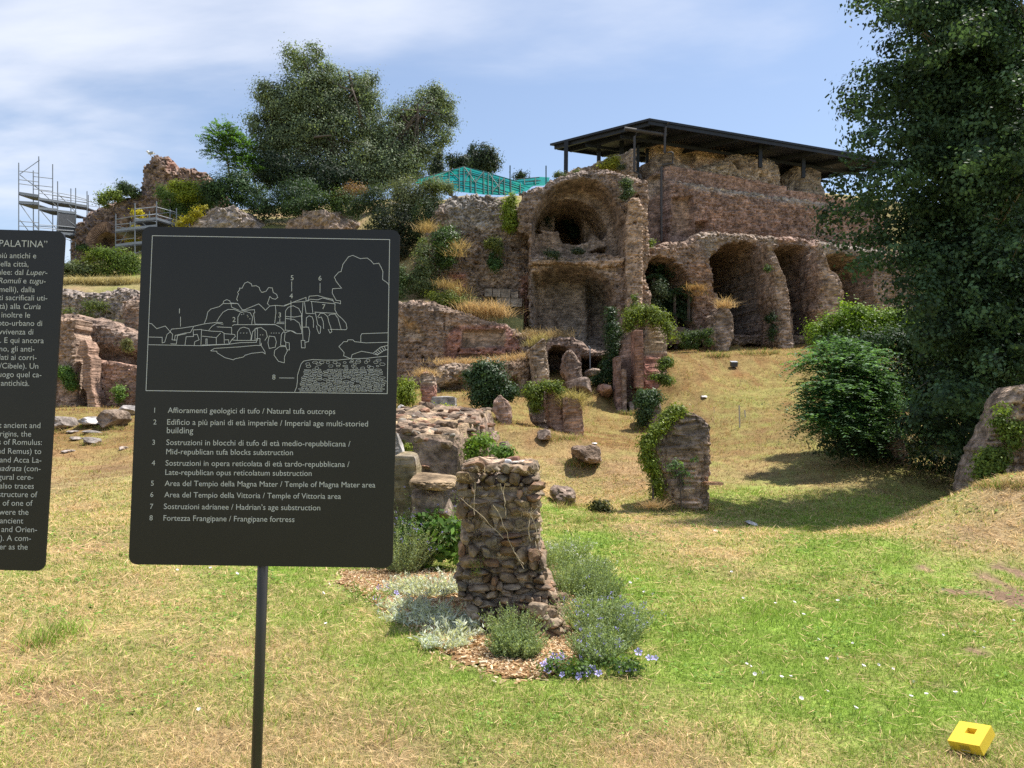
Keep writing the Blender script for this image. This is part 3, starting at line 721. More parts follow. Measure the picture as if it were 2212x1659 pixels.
# white bindweed flowers in the turf, each a thing of its own
def bindweed():
    sp = [(1612 + i, 1450 + j) for i, j in ((0, 0), (8, 4), (18, 22), (34, 20), (76, 30), (96, 28))] + [(1605, 1303), (1675, 1315), (1715, 1313), (1735, 1341), (1766, 1396), (1842, 1403), (1785, 1438), (1808, 1438), (1864, 1455), (1897, 1450), (1928, 1460), (1788, 1511), (1730, 1527),
          (1847, 1549), (1973, 1490), (2002, 1518), (2065, 1515), (1968, 1523), (2036, 1385), (2124, 1414), (2190, 1353), (2105, 1378), (1810, 1310), (1580, 1245), (1893, 1305), (382, 1241), (455, 1238), (510, 1250), (695, 1293), (704, 1361), (430, 1552), (2036, 1285), (1360, 1270), (1392, 1290), (1375, 1262), (1410, 1296)]
    n = 10; V, t = [(0, 0, 0)], []
    for rr, zz, f in ((.004, .008, 1), (.013, .016, 1)):
        for k in range(n):
            a = 2 * math.pi * k / n; q = rr * (1 if k % 2 else .86)
            V.append((math.cos(a) * q, math.sin(a) * q, zz))
    t = np.array([[0, 1 + k, 1 + (k + 1) % n] for k in range(n)]); q4 = np.array([[1 + k, 1 + n + k, 1 + n + (k + 1) % n, 1 + (k + 1) % n] for k in range(n)])
    proto = npmesh('bindweed_flower', np.array(V), [t, q4], M_PETAL)
    for i, (u, v) in enumerate(sp):
        o = proto if i == 0 else proto.copy()
        if i: COL.objects.link(o)
        c = ground_at(u, v); s = rng.uniform(.7, 1.15) * max(1, c[1] / 5.5)
        o.location = (c[0], c[1], c[2] + .04); o.scale = (s, s, s); o.rotation_euler = (rng.normal(.25, .25), rng.normal(.2, .3), rng.uniform(-.6, .6))
        T(o, 'small white bindweed flower open among the blades of the lawn', 'flower', 'white bindweed flowers in the lawn')
M_PETAL = mat_plain('white_petal', (.88, .83, .80), .6)
bindweed()
# ------------------------------------------------------------------ the ruins
# --- tall hall with two vaulted storeys
hall = Emp('vaulted_hall', P(1260, 860, 48), 'tall brick ruin with two vaulted niches one above the other beside the buff pilaster', 'ruin')
HX = ((1110, 48), (1410, 48))
up_open = pts(R3, '1180,835 1178,640 1182,500 1225,390 1300,290 1390,215 1500,172 1620,150 1740,165 1850,240 1930,370 1985,560 2000,840 1800,822 1650,850 1400,840')
lo_open = pts(R3, '1176,1900 1176,962 1300,935 1400,908 1560,906 1700,935 1800,990 1885,1080 1935,1190 1955,1330 1962,1900')
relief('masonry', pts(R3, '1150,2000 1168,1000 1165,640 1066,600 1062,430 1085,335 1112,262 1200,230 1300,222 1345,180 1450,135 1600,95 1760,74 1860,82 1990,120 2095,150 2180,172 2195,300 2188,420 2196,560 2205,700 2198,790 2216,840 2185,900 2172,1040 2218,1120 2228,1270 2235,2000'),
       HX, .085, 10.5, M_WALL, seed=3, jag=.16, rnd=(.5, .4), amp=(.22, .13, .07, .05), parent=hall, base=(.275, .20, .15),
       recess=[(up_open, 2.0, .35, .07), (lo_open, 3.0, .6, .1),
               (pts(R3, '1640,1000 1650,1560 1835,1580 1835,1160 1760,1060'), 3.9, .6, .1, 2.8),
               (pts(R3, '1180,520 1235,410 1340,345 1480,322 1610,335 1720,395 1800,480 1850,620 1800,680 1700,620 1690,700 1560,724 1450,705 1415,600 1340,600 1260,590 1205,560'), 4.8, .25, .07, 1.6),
               (pts(R3, '1410,380 1400,560 1440,680 1480,712 1560,715 1655,690 1668,560 1670,450 1610,370 1470,345'), 9.2, .25, .08, 2.0),
               (pts(R3, '1712,570 1740,555 1765,575 1768,615 1740,630 1712,615'), 4.2, .2, .04, 2.1),
               (pts(R3, '1668,800 1740,765 1830,750 1830,805 1740,810'), 5.5, .25, .05, 2.0),
               (pts(R3, '1162,612 1190,596 1240,602 1285,632 1270,645 1180,628'), 4.2, .2, .05, 2.0),
               (pts(R3, '1172,1240 1195,1235 1202,1265 1178,1268'), 1.2, .15, .03), (pts(R3, '1362,1262 1378,1262 1378,1284 1362,1284'), 3.4, .15, .02, 2.5),
               (pts(R3, '1465,1270 1485,1268 1485,1292 1467,1294'), 3.4, .15, .02, 2.5), (pts(R3, '1490,1310 1504,1310 1504,1328 1490,1328'), 3.4, .15, .02, 2.5), (pts(R3, '1188,1460 1225,1466 1206,1484'), 3.4, .15, .02, 2.4),
               (pts(R3, '2065,520 2095,522 2090,550 2070,550'), .5, .12, .02), (pts(R3, '2080,295 2120,298 2118,330 2082,328'), .6, .12, .03)],
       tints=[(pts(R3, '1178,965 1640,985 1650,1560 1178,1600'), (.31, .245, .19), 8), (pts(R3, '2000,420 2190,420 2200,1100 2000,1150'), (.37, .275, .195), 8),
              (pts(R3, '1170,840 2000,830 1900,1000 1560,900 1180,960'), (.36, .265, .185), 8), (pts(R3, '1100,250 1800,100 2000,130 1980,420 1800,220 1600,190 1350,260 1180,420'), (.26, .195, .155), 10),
              (pts(R3, '1640,1000 1835,1060 1835,1600 1650,1600'), (.19, .16, .13), 6), (pts(R3, '1165,640 1420,650 1420,830 1165,830'), (.36, .255, .18), 6), (pts(R3, '1400,1350 1950,1350 1950,1700 1400,1700'), (.25, .205, .165), 12)])  # the side recess of the lower niche has shade painted into its colour
relief('pilaster', pts(R3, '2030,1800 2002,1000 1996,700 2010,470 2025,330 2110,320 2150,420 2148,700 2150,1000 2140,1800'), ((1110, 47.35), (1410, 47.35)), .085, 1.0, M_BRICK, stones=(3.2, 7.5, .05, .2), seed=4, jag=.1, rnd=(.25, .25), amp=(.06, .05, .04, .05), parent=hall, base=(.38, .27, .185),
       recess=[(pts(R3, '2066,522 2094,522 2090,550 2068,550'), .4, .1, .02), (pts(R3, '2078,300 2112,300 2112,328 2080,328'), .4, .1, .02)])
# ledge moulding over the lower vault
relief('ledge', pts(R3, '1172,900 1172,855 1300,850 1420,862 1560,868 1680,862 1800,850 1990,840 1985,900 1800,925 1640,896 1400,890'), ((1110, 47.5), (1410, 47.5)), .085, 1.2, M_WALL, seed=6, jag=.12, rnd=(.3, .35), amp=(.1, .1, .06, .06), parent=hall, base=(.37, .27, .19))

# --- tuff wall to its left
tw = Emp('tufa_wall', P(1000, 800, 50), 'broad rough grey-brown tufa wall with dark holes between the conical shrub and the vaulted hall', 'ruin')
relief('masonry', pts(R3, '1190,1600 1182,640 1075,606 1066,480 1072,420 1020,340 960,312 870,306 780,286 700,268 620,278 560,290 480,300 420,330 330,420 270,560 210,700 150,900 100,1100 60,1300 40,1600'),
       ((850, 50.2), (1170, 49.2)), .09, 3, M_WALL, seed=11, jag=.2, rnd=(1.2, 1.0), amp=(.5, .25, .10, .06), parent=tw, base=(.27, .205, .155),
       recess=[(pts(R3, c), 1.1, .2, .05) for c in ('615,640 655,638 660,662 620,668', '672,878 730,885 738,912 690,905', '1000,745 1035,740 1040,768 1008,772', '1003,918 1038,914 1040,938 1008,940', '815,1102 850,1092 895,1108 890,1118 830,1116', '965,1092 985,1088 1000,1118 960,1118', '800,480 830,484 826,504 804,500')],
       tints=[(pts(R3, '430,300 900,290 900,560 480,640'), (.285, .25, .21), 14), (pts(R3, '1075,1000 1172,1000 1180,1420 1105,1420'), (.33, .175, .125), 6), (pts(R3, '480,980 610,980 620,1110 470,1100'), (.35, .16, .11), 8),
              (pts(R3, '760,960 1080,920 1080,1090 760,1090'), (.34, .255, .185), 10)])
blk = MB()
for x0, y0, x1, y1 in ((778, 1118, 842, 1182), (848, 1120, 915, 1186), (920, 1122, 1000, 1192), (880, 1196, 1000, 1268), (1005, 1200, 1100, 1270), (1006, 1146, 1066, 1194)):
    a, b = P(*R3(x0, y1), 49.0), P(*R3(x1, y0), 49.0)
    blk.box(((a[0] + b[0]) / 2, 49.25, (a[2] + b[2]) / 2), b[0] - a[0], .9, b[2] - a[2], Matrix.Rotation(random.Random(x0).uniform(-.03, .03), 3, 'Y'))
blk.build('tufa_blocks', M_WALL, tw, col=(.30, .24, .19))

# --- lower terrace wall with walled-up arch
lw = Emp('terrace_wall', P(1000, 850, 45), 'long low wall with pink brick panel and plastered apse below the dry grass terrace', 'ruin')
relief('masonry', pts(R6, '-2300,60 -1500,75 -700,50 -100,62 120,64 300,60 400,70 520,110 640,150 760,190 900,240 1040,262 1160,330 1240,345 1250,900 -2300,900'), ((300, 45), (1145, 45)), .085, 2.2, M_WALL, seed=21, jag=.12, rnd=(.5, .5), amp=(.12, .09, .06, .06), parent=lw, base=(.31, .225, .16),
       recess=[(pts(R6, '95,640 95,180 170,190 250,235 310,300 350,380 330,415 260,385 200,380 130,420 110,640'), .9, .8, .1), (pts(R6, '640,312 1020,305 1030,470 800,465 640,480'), .35, .15, .03), (pts(R6, '605,520 1120,518 1120,600 605,604'), .3, .15, .04)]
       + [(pts(R6, '%d,%d %d,%d %d,%d %d,%d' % (x, y, x + 26, y, x + 26, y + 24, x, y + 24)), .8, .12, .03) for x, y in ((610, 478), (786, 484), (925, 470), (1018, 484), (1118, 478), (160, 536), (298, 538))]
       + [(pts(R6, '480,200 505,190 505,330 485,325'), .5, .15, .03), (pts(R6, '-500,700 -500,330 -420,230 -300,190 -170,230 -100,330 -100,700'), 1.2, .3, .1), (pts(R6, '-1100,700 -1100,330 -1000,220 -860,180 -730,230 -660,330 -660,700'), 1.2, .3, .1)],
       tints=[(pts(R6, '480,640 500,420 540,320 600,278 1030,275 1090,330 1150,420 1160,620'), (.37, .185, .13), 5), (pts(R6, '640,312 1020,305 1030,470 640,478'), (.325, .235, .155), 4), (pts(R6, '600,520 1120,518 1120,610 600,610'), (.30, .215, .15), 4),
              (pts(R6, '95,180 250,235 350,380 330,415 200,380 110,420'), (.41, .30, .185), 6), (pts(R6, '100,450 380,450 380,620 100,640'), (.33, .24, .17), 8), (pts(R6, '120,70 460,80 520,300 400,260 200,190'), (.28, .22, .17), 10)])
# --- low vault and boulders at the foot of the hall
lv = Emp('collapsed_vault', P(1240, 840, 44), 'low collapsed vault with dark openings at the foot of the tall hall', 'ruin')
relief('masonry', pts(R6, '1370,860 1375,420 1400,395 1470,378 1545,372 1625,384 1705,420 1765,476 1830,492 1905,490 1985,500 1985,860'), ((1170, 44), (1320, 44)), .085, 3.4, M_WALL, seed=31, jag=.1, rnd=(.4, .4), amp=(.1, .1, .06, .05), parent=lv, base=(.235, .17, .13),
       recess=[(pts(R6, '1388,900 1388,482 1450,450 1522,455 1590,496 1640,540 1668,600 1668,900'), 2.9, .3, .06), (pts(R6, '1682,900 1682,545 1760,538 1900,545 1930,560 1930,900'), 2.9, .3, .05)])
mb = MB(); mb.tube([P(*R6(1742, 455), 43.4), P(*R6(1757, 470), 43.4), P(*R6(1759, 655), 43.4)], .035)
T(mb.build('thin_pole', M_STEEL), 'thin pale pole with bent top standing in the dark vault opening', 'pole')
stk = stack('fallen_pier', [(R6(0, y)[1], R6(a, 0)[0], R6(b, 0)[0]) for y, a, b in ((498, 1560, 1605), (530, 1530, 1640), (600, 1518, 1680), (680, 1515, 1695), (740, 1540, 1700), (810, 1560, 1700))], 42.4, 1.4, M_WALL, e=3, seed=33, cell=.09, base=(.30, .225, .175))
T(stk, 'leaning lump of fallen masonry standing before the collapsed vault', 'boulder')
rock('boulder', *R6(1755, 690), 42, 15, 10.5, .9, 'round pale boulder lying under the collapsed vault beside the thin pole', 41, (.30, .235, .18), M_WALL, yaw=.3)
rock('boulder', *R6(1660, 800), 41.4, 24, 19, 1.1, 'large dark angular boulder in front of the leaning fallen lump', 42, (.24, .18, .14), M_WALL, yaw=.6)
rock('boulder', *R6(1885, 845), 41, 18, 14, .9, 'reddish brick boulder lying alone in the shade by the ivy', 43, (.36, .21, .14), M_BRICK, yaw=.2, tilt=.2)

# --- stumps of walls in the meadow
def stump(name, label, R, k, rows, d, thick, mat=M_WALL, cat='ruin', **kw):
    o = stack(name, [(R(0, y)[1], R(a, 0)[0], R(b, 0)[0]) for y, a, b in rows], d, thick, mat, **kw)
    return T(o, label, cat)
stump('wall_stump', 'tall narrow crumbling wall stump between the terrace wall and the vault', R6, 1, ((398, 1335, 1378), (430, 1280, 1382), (475, 1225, 1386), (560, 1238, 1392), (700, 1255, 1410), (830, 1262, 1408)), 40, 2.2, e=5, seed=51, base=(.34, .26, .18), cell=.09, yaw=.15)
lowv = Emp('buried_wall', P(1050, 860, 41), 'half-buried low rubble wall with grass on top and a shallow arch behind the round bush', 'ruin')
relief('masonry', pts(R6, '425,950 428,660 470,625 560,598 700,598 830,596 950,588 1060,574 1150,560 1215,540 1262,552 1270,950'), ((935, 40.6), (1150, 41.6)), .085, 3.0, M_RUB, seed=53, jag=.1, rnd=(.6, .7), amp=(.15, .12, .08, .05), parent=lowv, base=(.31, .235, .165),
       recess=[(pts(R6, '440,800 520,760 640,720 720,740 740,950 440,950'), .9, .4, .06), (pts(R6, '1040,740 1120,700 1180,760 1200,950 1040,950'), .8, .4, .06)])
stump('brick_pier', 'short square red brick pier with a dry grassy cap beside the grey stone block', R6, 1, ((690, 290, 390), (715, 255, 420), (780, 268, 425), (880, 275, 425), (960, 280, 425), (1030, 282, 425)), 30, 1.3, M_BRICK, 'pier', stones=(4, 11, .03, .2), e=7, seed=55, base=(.40, .20, .135), cell=.07, yaw=.2, tints=[(pts(R6, '240,680 440,680 440,790 240,800'), (.36, .28, .20), 5)])
blockg = stack('stone_block', [(R6(0, y)[1], R6(a, 0)[0], R6(b, 0)[0]) for y, a, b in ((896, 388, 588), (930, 382, 592), (1020, 352, 585))], 28, .9, M_ROCK, stones=(1.5, 2, .03, .1), e=40, seed=57, amp=(.015, .015, .012), base=(.36, .355, .335), cell=.06)
T(blockg, 'squared light grey stone block lying against the red brick pier', 'stone block')
stump('brick_stub', 'small pinkish brick stub leaning below the round ivy bush', R6, 1, ((895, 960, 1000), (930, 920, 1050), (1000, 910, 1075), (1060, 950, 1080), (1140, 990, 1078)), 25.6, .9, M_BRICK, 'ruin', stones=(4, 11, .03, .2), e=5, seed=59, base=(.38, .25, .18), cell=.06)
bs = Emp('brick_block', P(1200, 945, 26), 'stout red-brown brick block with yellow grass on its stepped top left of the sunny track', 'ruin')
stack('upper_block', [(R6(0, y)[1], R6(a, 0)[0], R6(b, 0)[0]) for y, a, b in ((836, 1384, 1498), (858, 1372, 1516), (920, 1365, 1525), (1040, 1380, 1535), (1150, 1400, 1560), (1240, 1500, 1600))], 26, 1.3, M_BRICK, stones=(4, 11, .03, .2), e=9, seed=61, base=(.34, .215, .15), cell=.06, parent=bs, amp=(.08, .05, .03), yaw=.12)
stack('lower_block', [(R6(0, y)[1], R6(a, 0)[0], R6(b, 0)[0]) for y, a, b in ((914, 1528, 1655), (945, 1526, 1682), (1050, 1528, 1694), (1180, 1540, 1702), (1275, 1590, 1705))], 25.6, 1.4, M_BRICK, stones=(4, 11, .03, .2), e=9, seed=62, base=(.37, .235, .155), cell=.06, parent=bs, amp=(.07, .05, .03))
stack('side_wall', [(R6(0, y)[1], R6(a, 0)[0], R6(b, 0)[0]) for y, a, b in ((860, 1240, 1380), (960, 1225, 1390), (1100, 1255, 1400), (1170, 1330, 1420))], 27.2, 1.2, M_WALL, e=7, seed=63, base=(.28, .21, .16), cell=.08, parent=bs)
# great brick pier at the corner
bp_ = Emp('brick_tower', P(1370, 890, 41), 'tall red brick pier with projecting ribs below the yellow-green ivy cap', 'ruin')
stack('core', [(R5(0, y)[1], R5(a, 0)[0], R5(b, 0)[0]) for y, a, b in ((690, 395, 700), (740, 400, 722), (800, 372, 732), (900, 305, 738), (1000, 270, 725), (1150, 275, 742), (1260, 285, 740), (1420, 290, 640))], 41, 3.4, M_BRICK, stones=(4, 11, .03, .2), e=12, yaw=.62, seed=65, cell=.085, base=(.29, .185, .135), parent=bp_, amp=(.1, .07, .04), tints=[(pts(R5, '480,740 740,740 740,960 480,1010'), (.36, .275, .20), 8), (pts(R5, '480,1010 640,990 640,1300 480,1300'), (.33, .14, .10), 8)])
for i, (a0, a1, y0, y1) in enumerate(((252, 300, 1010, 1480), (412, 488, 780, 1280), (305, 345, 1120, 1500), (372, 412, 1400, 1540))):
    stack('rib', [(R5(0, y)[1], R5(a0 + 6 * (y - y0) / 400, 0)[0], R5(a1 + 6 * (y - y0) / 400, 0)[0]) for y in (y0, (y0 + y1) / 2, y1)], 40.4 - .15 * i, 1.4, M_BRICK, stones=(4, 11, .03, .2), e=10, seed=66 + i, cell=.07, base=((.31, .19, .14), (.33, .18, .125), (.28, .20, .15), (.28, .21, .16))[i], parent=bp_, amp=(.05, .05, .03))
# scattered lumps
stump('ivy_stub', 'small grey stub whose left half is covered with glossy ivy', R5, 1, ((1385, 480, 640), (1450, 460, 650), (1550, 480, 650), (1640, 520, 645)), 33, 1.3, M_WALL, 'ruin', e=4, seed=71, base=(.30, .24, .19), cell=.08)
rock('rubble_lump', *R6(1362, 1225), 22.5, 13, 11, .5, 'small brick lump in the grass left of the stout brick block', 73, (.24, .17, .12), M_RUB, facets=3, amp=(.3, .2, .1))
rock('rubble_lump', *R6(1720, 1390), 20, 31, 20, .8, 'broad low mound of rubble overgrown with straw on the sunny track', 74, (.21, .155, .11), M_RUB, facets=3, amp=(.3, .2, .12))
rock('rubble_lump', *R0(1216, 1070), 16.8, 28, 21, .55, 'low lichened rubble lump on the grass right of the near wall stub', 75, (.22, .17, .13), M_RUB, facets=4, amp=(.3, .2, .1))
rock('rubble_lump', *R6(910, 1235), 13.6, 16, 13, .5, 'squat brown lump on the right end of the rubble platform', 76, (.32, .225, .16), M_RUB, snap=False)
rock('rubble_lump', *R6(1017, 1345), 12.8, 14, 17, .45, 'upright dark lump behind the near wall stub', 77, (.25, .185, .14), M_RUB, snap=False)

# --- arcade with three deep arches
ar = Emp('arcade', P(1600, 760, 52), 'row of deep dark brick arches with crumbling piers at the head of the dry slope', 'ruin')
AX = ((1385, 51), (1900, 56))
relief('masonry', pts(R5, '460,780 470,300 470,160 560,110 570,60 640,30 730,10 850,0 960,-30 990,-70 1050,-72 1200,-70 1400,-66 1700,-40 2000,0 2200,30 2900,110 2900,900 460,900'), AX, .085, 16.5, M_WALL, seed=81, jag=.16, rnd=(.5, .5), amp=(.22, .15, .08, .05), parent=ar, base=(.30, .22, .165),
       recess=[(pts(R5, '500,760 505,370 515,210 560,132 640,128 740,165 810,215 860,280 905,400 945,560 940,760'), 14, .6, .16), (pts(R5, '1066,230 1085,120 1160,48 1260,12 1380,12 1470,50 1535,120 1565,230 1572,830 1270,830 1250,640 1160,490 1105,440 1090,300'), 15, .7, .14),
               (pts(R5, '1622,90 1660,52 1740,36 1840,40 1915,80 1960,160 1985,270 1998,400 2000,830 1790,830 1780,600 1750,480 1720,340 1655,200'), 15, .7, .12), (pts(R5, '2060,160 2100,118 2220,110 2400,150 2480,300 2490,850 2180,850 2130,400 2100,270'), 15, .7, .12)],
       tints=[(pts(R5, '900,-80 2600,20 2500,200 1980,120 1850,20 1600,60 1400,-20 1150,20 1060,150'), (.30, .255, .205), 10), (pts(R5, '880,200 1060,200 1110,500 1150,740 930,740'), (.37, .235, .155), 10), (pts(R5, '1640,-60 2000,-10 1980,110 1850,30 1650,40'), (.33, .22, .165), 6)])
for i, (rows, d, th) in enumerate((
        (((585, 1150, 1245), (640, 1105, 1272), (740, 1086, 1285), (850, 1080, 1270), (930, 1095, 1240), (1010, 1125, 1195)), 49.3, 2.4),
        (((35, 1540, 1600), (120, 1562, 1645), (240, 1590, 1685), (340, 1600, 1742), (480, 1606, 1762), (600, 1640, 1778), (760, 1652, 1792), (880, 1628, 1815), (985, 1690, 1800)), 50.8, 3.6),
        (((90, 1985, 2052), (250, 1990, 2110), (290, 1995, 2200), (450, 2000, 2240), (800, 2010, 2262)), 52.5, 3.4))):
    stack('broken_pier', [(R5(0, y)[1], R5(a, 0)[0], R5(b, 0)[0]) for y, a, b in rows], d, th, M_WALL, e=5, seed=85 + i, cell=.085, base=(.33, .245, .18), parent=ar, amp=(.2, .12, .06))
# --- upper retaining wall
uw = Emp('retaining_wall', P(1600, 540, 56), 'high red-brown retaining wall with crumbled ledge above the arcade', 'ruin')
UX = ((1390, 54), (1800, 59))
relief('masonry', pts(R4, '270,1300 285,680 330,590 420,545 490,600 700,650 1000,700 1300,740 1500,770 1700,790 1900,830 2400,960 2400,1420 1850,1200 1500,1160 1000,1130 700,1140 480,1240'), UX, .085, 3.2, M_WALL, seed=91, jag=.16, rnd=(.9, .9), amp=(.22, .16, .08, .06), parent=uw, base=(.315, .205, .155),
       recess=[(pts(R4, '260,1300 260,570 500,570 490,900 470,1300'), 1.1, .2, .08), (pts(R4, '500,1300 505,780 690,770 700,1300'), .45, .2, .08), (pts(R4, '706,1090 706,985 820,980 822,1060 760,1080'), .8, .15, .04), (pts(R4, '708,1092 708,1060 750,1060 745,1092'), 1.8, .15, .03)],
       tints=[(pts(R4, '490,590 1900,800 1900,880 1300,790 800,720 520,640'), (.40, .335, .26), 8), (pts(R4, '520,820 640,780 690,1080 520,1090'), (.40, .265, .18), 8), (pts(R4, '280,600 420,560 500,700 300,800'), (.31, .24, .19), 8)])
relief('brick_parapet', pts(R4, '440,640 445,525 500,512 800,560 1100,612 1300,650 1495,690 1500,720 1650,735 1900,780 2300,870 2300,960 1500,800 700,680'), ((1390, 55.2), (1800, 60.2)), .085, 1.6, M_BRICK, stones=(3.2, 7.5, .05, .2), seed=93, jag=.05, rnd=(.12, .1), amp=(.05, .05, .04, .04), parent=uw, base=(.37, .225, .165))
# --- temple remains on top
t1 = relief('temple_wall', pts(R4, '335,620 345,420 342,310 400,280 445,264 520,272 600,284 700,292 742,286 765,265 795,262 800,252 818,255 820,268 850,270 900,292 935,315 968,348 1040,358 1100,366 1180,380 1262,402 1262,470 1100,520 1100,700 335,700'), ((1400, 57.5), (1640, 60)), .08, 1.4, M_BRICK, stones=(3.2, 7.5, .05, .2), seed=95, jag=.08, rnd=(.25, .25), amp=(.1, .07, .05, .04), base=(.60, .42, .295),
            recess=[(pts(R4, '572,470 575,390 610,345 660,335 705,360 715,430 700,490 690,540 600,520'), .45, .25, .1), (pts(R4, '622,350 642,348 644,372 624,374'), 1.0, .1, .02), (pts(R4, '782,366 798,366 798,392 782,392'), .9, .1, .02), (pts(R4, '992,400 1010,400 1010,414 992,414'), .7, .1, .02)], tints=[(pts(R4, '575,390 660,335 715,430 690,500 590,490'), (.29, .22, .17), 4)])
T(t1, 'tan brick wall with a round patch of lost facing right under the dark canopy', 'ruin')
t2 = relief('rubble_core', pts(R4, '690,620 700,532 800,490 900,465 985,440 1030,405 1060,393 1170,398 1240,420 1300,428 1370,438 1420,448 1462,490 1470,560 1466,660 1470,760 690,700'), ((1490, 57), (1700, 59)), .085, 2.6, M_WALL, seed=97, jag=.2, rnd=(.8, 1.0), amp=(.35, .25, .1, .06), base=(.40, .315, .24), recess=[(pts(R4, '1035,470 1080,455 1115,500 1118,560 1080,540 1050,510'), 1.3, .3, .1), (pts(R4, '1255,580 1290,560 1340,590 1330,612 1270,608'), .6, .2, .06)], tints=[(pts(R4, '690,540 900,470 1100,560 1100,640 800,580'), (.40, .33, .25), 6)])
T(t2, 'big broken mass of rubble concrete on the parapet before the tan brick wall', 'ruin')
t3 = stack('rubble_core', [(R4(0, y)[1], R4(a, 0)[0], R4(b, 0)[0]) for y, a, b in ((500, 1590, 1650), (530, 1540, 1740), (570, 1480, 1810), (650, 1470, 1820), (720, 1480, 1840), (760, 1480, 1840))], 61, 3, M_WALL, e=4, seed=99, base=(.29, .23, .18), amp=(.3, .2, .08))
T(t3, 'grey-brown rubble mass half hidden by the big tree under the canopy', 'ruin')
t4 = stack('rubble_core', [(R4(0, y)[1], R4(a, 0)[0], R4(b, 0)[0]) for y, a, b in ((405, 390, 520), (450, 330, 560), (490, 250, 640), (540, 232, 690), (600, 220, 700), (640, 225, 700))], 56.6, 1.6, M_WALL, e=4, seed=101, base=(.31, .235, .175), amp=(.3, .2, .08), cell=.09)
T(t4, 'dark jagged rubble at the left foot of the tan brick wall', 'ruin')
t5 = relief('wall_fragment', pts(KR, '380,1110 520,1005 700,990 860,955 960,870 1130,825 1300,750 1450,720 1560,650 1620,630 1662,640 1668,800 1672,1060 1690,1120 1660,1200 1000,1160 500,1180'), ((1210, 55), (1390, 54.5)), .08, 1.4, M_WALL, seed=103, jag=.1, rnd=(.4, .4), amp=(.12, .1, .06, .04), base=(.30, .235, .18))
T(t5, 'sloping wall fragment rising to a point under the left end of the canopy', 'ruin')

# --- far ruin on the left skyline
fr = Emp('hilltop_ruin', P(270, 600, 72), 'craggy dark brick ruin with a tall chimney-like stump on the left skyline', 'ruin')
relief('masonry', pts(R1, '590,1500 590,1250 585,1120 600,1040 606,950 640,890 700,850 760,795 860,735 960,700 1060,668 1150,640 1200,590 1212,540 1218,460 1226,382 1275,358 1278,306 1330,296 1440,312 1500,362 1506,428 1560,404 1650,404 1730,428 1800,462 1860,560 1960,760 1980,1000 1960,1500'), ((150, 72), (500, 74)), .14, 5, M_WALL, seed=111, jag=.3, rnd=(1.0, 1.1), amp=(.5, .3, .14, .08), parent=fr, base=(.27, .185, .145),
       recess=[(pts(R1, '850,1060 870,1010 930,985 1000,990 1060,1020 1090,1090 1000,1100 900,1110'), 1.5, .3, .1)],
       tints=[(pts(R1, '1226,300 1506,300 1506,560 1200,580'), (.27, .185, .14), 8), (pts(R1, '1440,320 1506,340 1506,430 1440,440'), (.33, .18, .13), 3)])
vb = MB()
for R_, cx, cy, r0, r1, a0, a1, n in ((R1, 960, 1090, 115, 205, 96, 190, 17),):
    for k in range(n):
        a = math.radians(a0 + (a1 - a0) * (k + .5) / n); p, q = P(*R_(cx + r0 * math.cos(a), cy - r0 * math.sin(a)), 71.5), P(*R_(cx + r1 * math.cos(a), cy - r1 * math.sin(a)), 71.5)
        m_ = (p + q) / 2; L_ = np.linalg.norm(q - p); vb.box(m_, .2, .8, L_, Matrix.Rotation(math.atan2((q - p)[0], (q - p)[2]), 3, 'Y'))
vb.build('brick_arch', M_BRICK, fr, col=(.235, .15, .11))
o = stack('rock_outcrop', [(R1(0, y)[1], R1(a, 0)[0], R1(b, 0)[0]) for y, a, b in ((742, 1850, 1990), (760, 1770, 2090), (800, 1735, 2160), (850, 1650, 2215), (920, 1550, 2230), (1050, 1500, 2260))], 61, 5, M_ROCK, stones=(1.5, 2, .03, .1), e=2.6, seed=113, base=(.34, .29, .25), amp=(.5, .3, .14), cell=.14)
T(o, 'big whitish tuff outcrop showing over the top edge of the main sign', 'rock')
o = stack('rock_outcrop', [(v, a, b) for v, a, b in ((457, 640, 740), (470, 615, 765), (500, 600, 780), (560, 590, 790))], 60, 5, M_ROCK, stones=(1.5, 2, .03, .1), e=2.6, seed=115, base=(.32, .24, .18), amp=(.5, .3, .14), cell=.14)
T(o, 'brown tuff outcrop with trailing plants between the whitish outcrop and the conical shrub', 'rock')

# --- low brick ruin between the two signs
bl = Emp('low_brick_ruin', P(210, 880, 42), 'sunlit low brick ruin with a narrow doorway seen between the two signs', 'ruin')
relief('back_wall', pts(K1, '-300,1400 -300,640 430,640 470,632 540,640 600,655 700,672 800,690 900,735 1010,775 1200,800 1500,800 1500,1400'), ((100, 43.5), (330, 43.2)), .085, 2, M_WALL, seed=121, jag=.12, rnd=(.7, .8), amp=(.1, .08, .05, .05), parent=bl, base=(.29, .205, .15),
       recess=[(pts(K1, '560,1400 560,900 700,830 1000,900 1500,930 1500,1400'), .8, .6, .15)], tints=[(pts(K1, '560,700 1000,800 1000,960 600,900'), (.31, .24, .185), 8)])
relief('brick_front', pts(K1, '610,1400 612,965 660,968 780,985 900,1005 1000,1020 1500,1040 1500,1400'), ((160, 42.3), (330, 41.6)), .075, .9, M_BRICK, stones=(3.2, 7.5, .05, .2), seed=123, jag=.06, rnd=(.2, .2), amp=(.06, .06, .05, .05), parent=bl, base=(.38, .235, .165),
       recess=[(pts(K1, '702,1400 700,1075 712,1055 738,1055 746,1075 744,1400'), .8, .12, .03)])
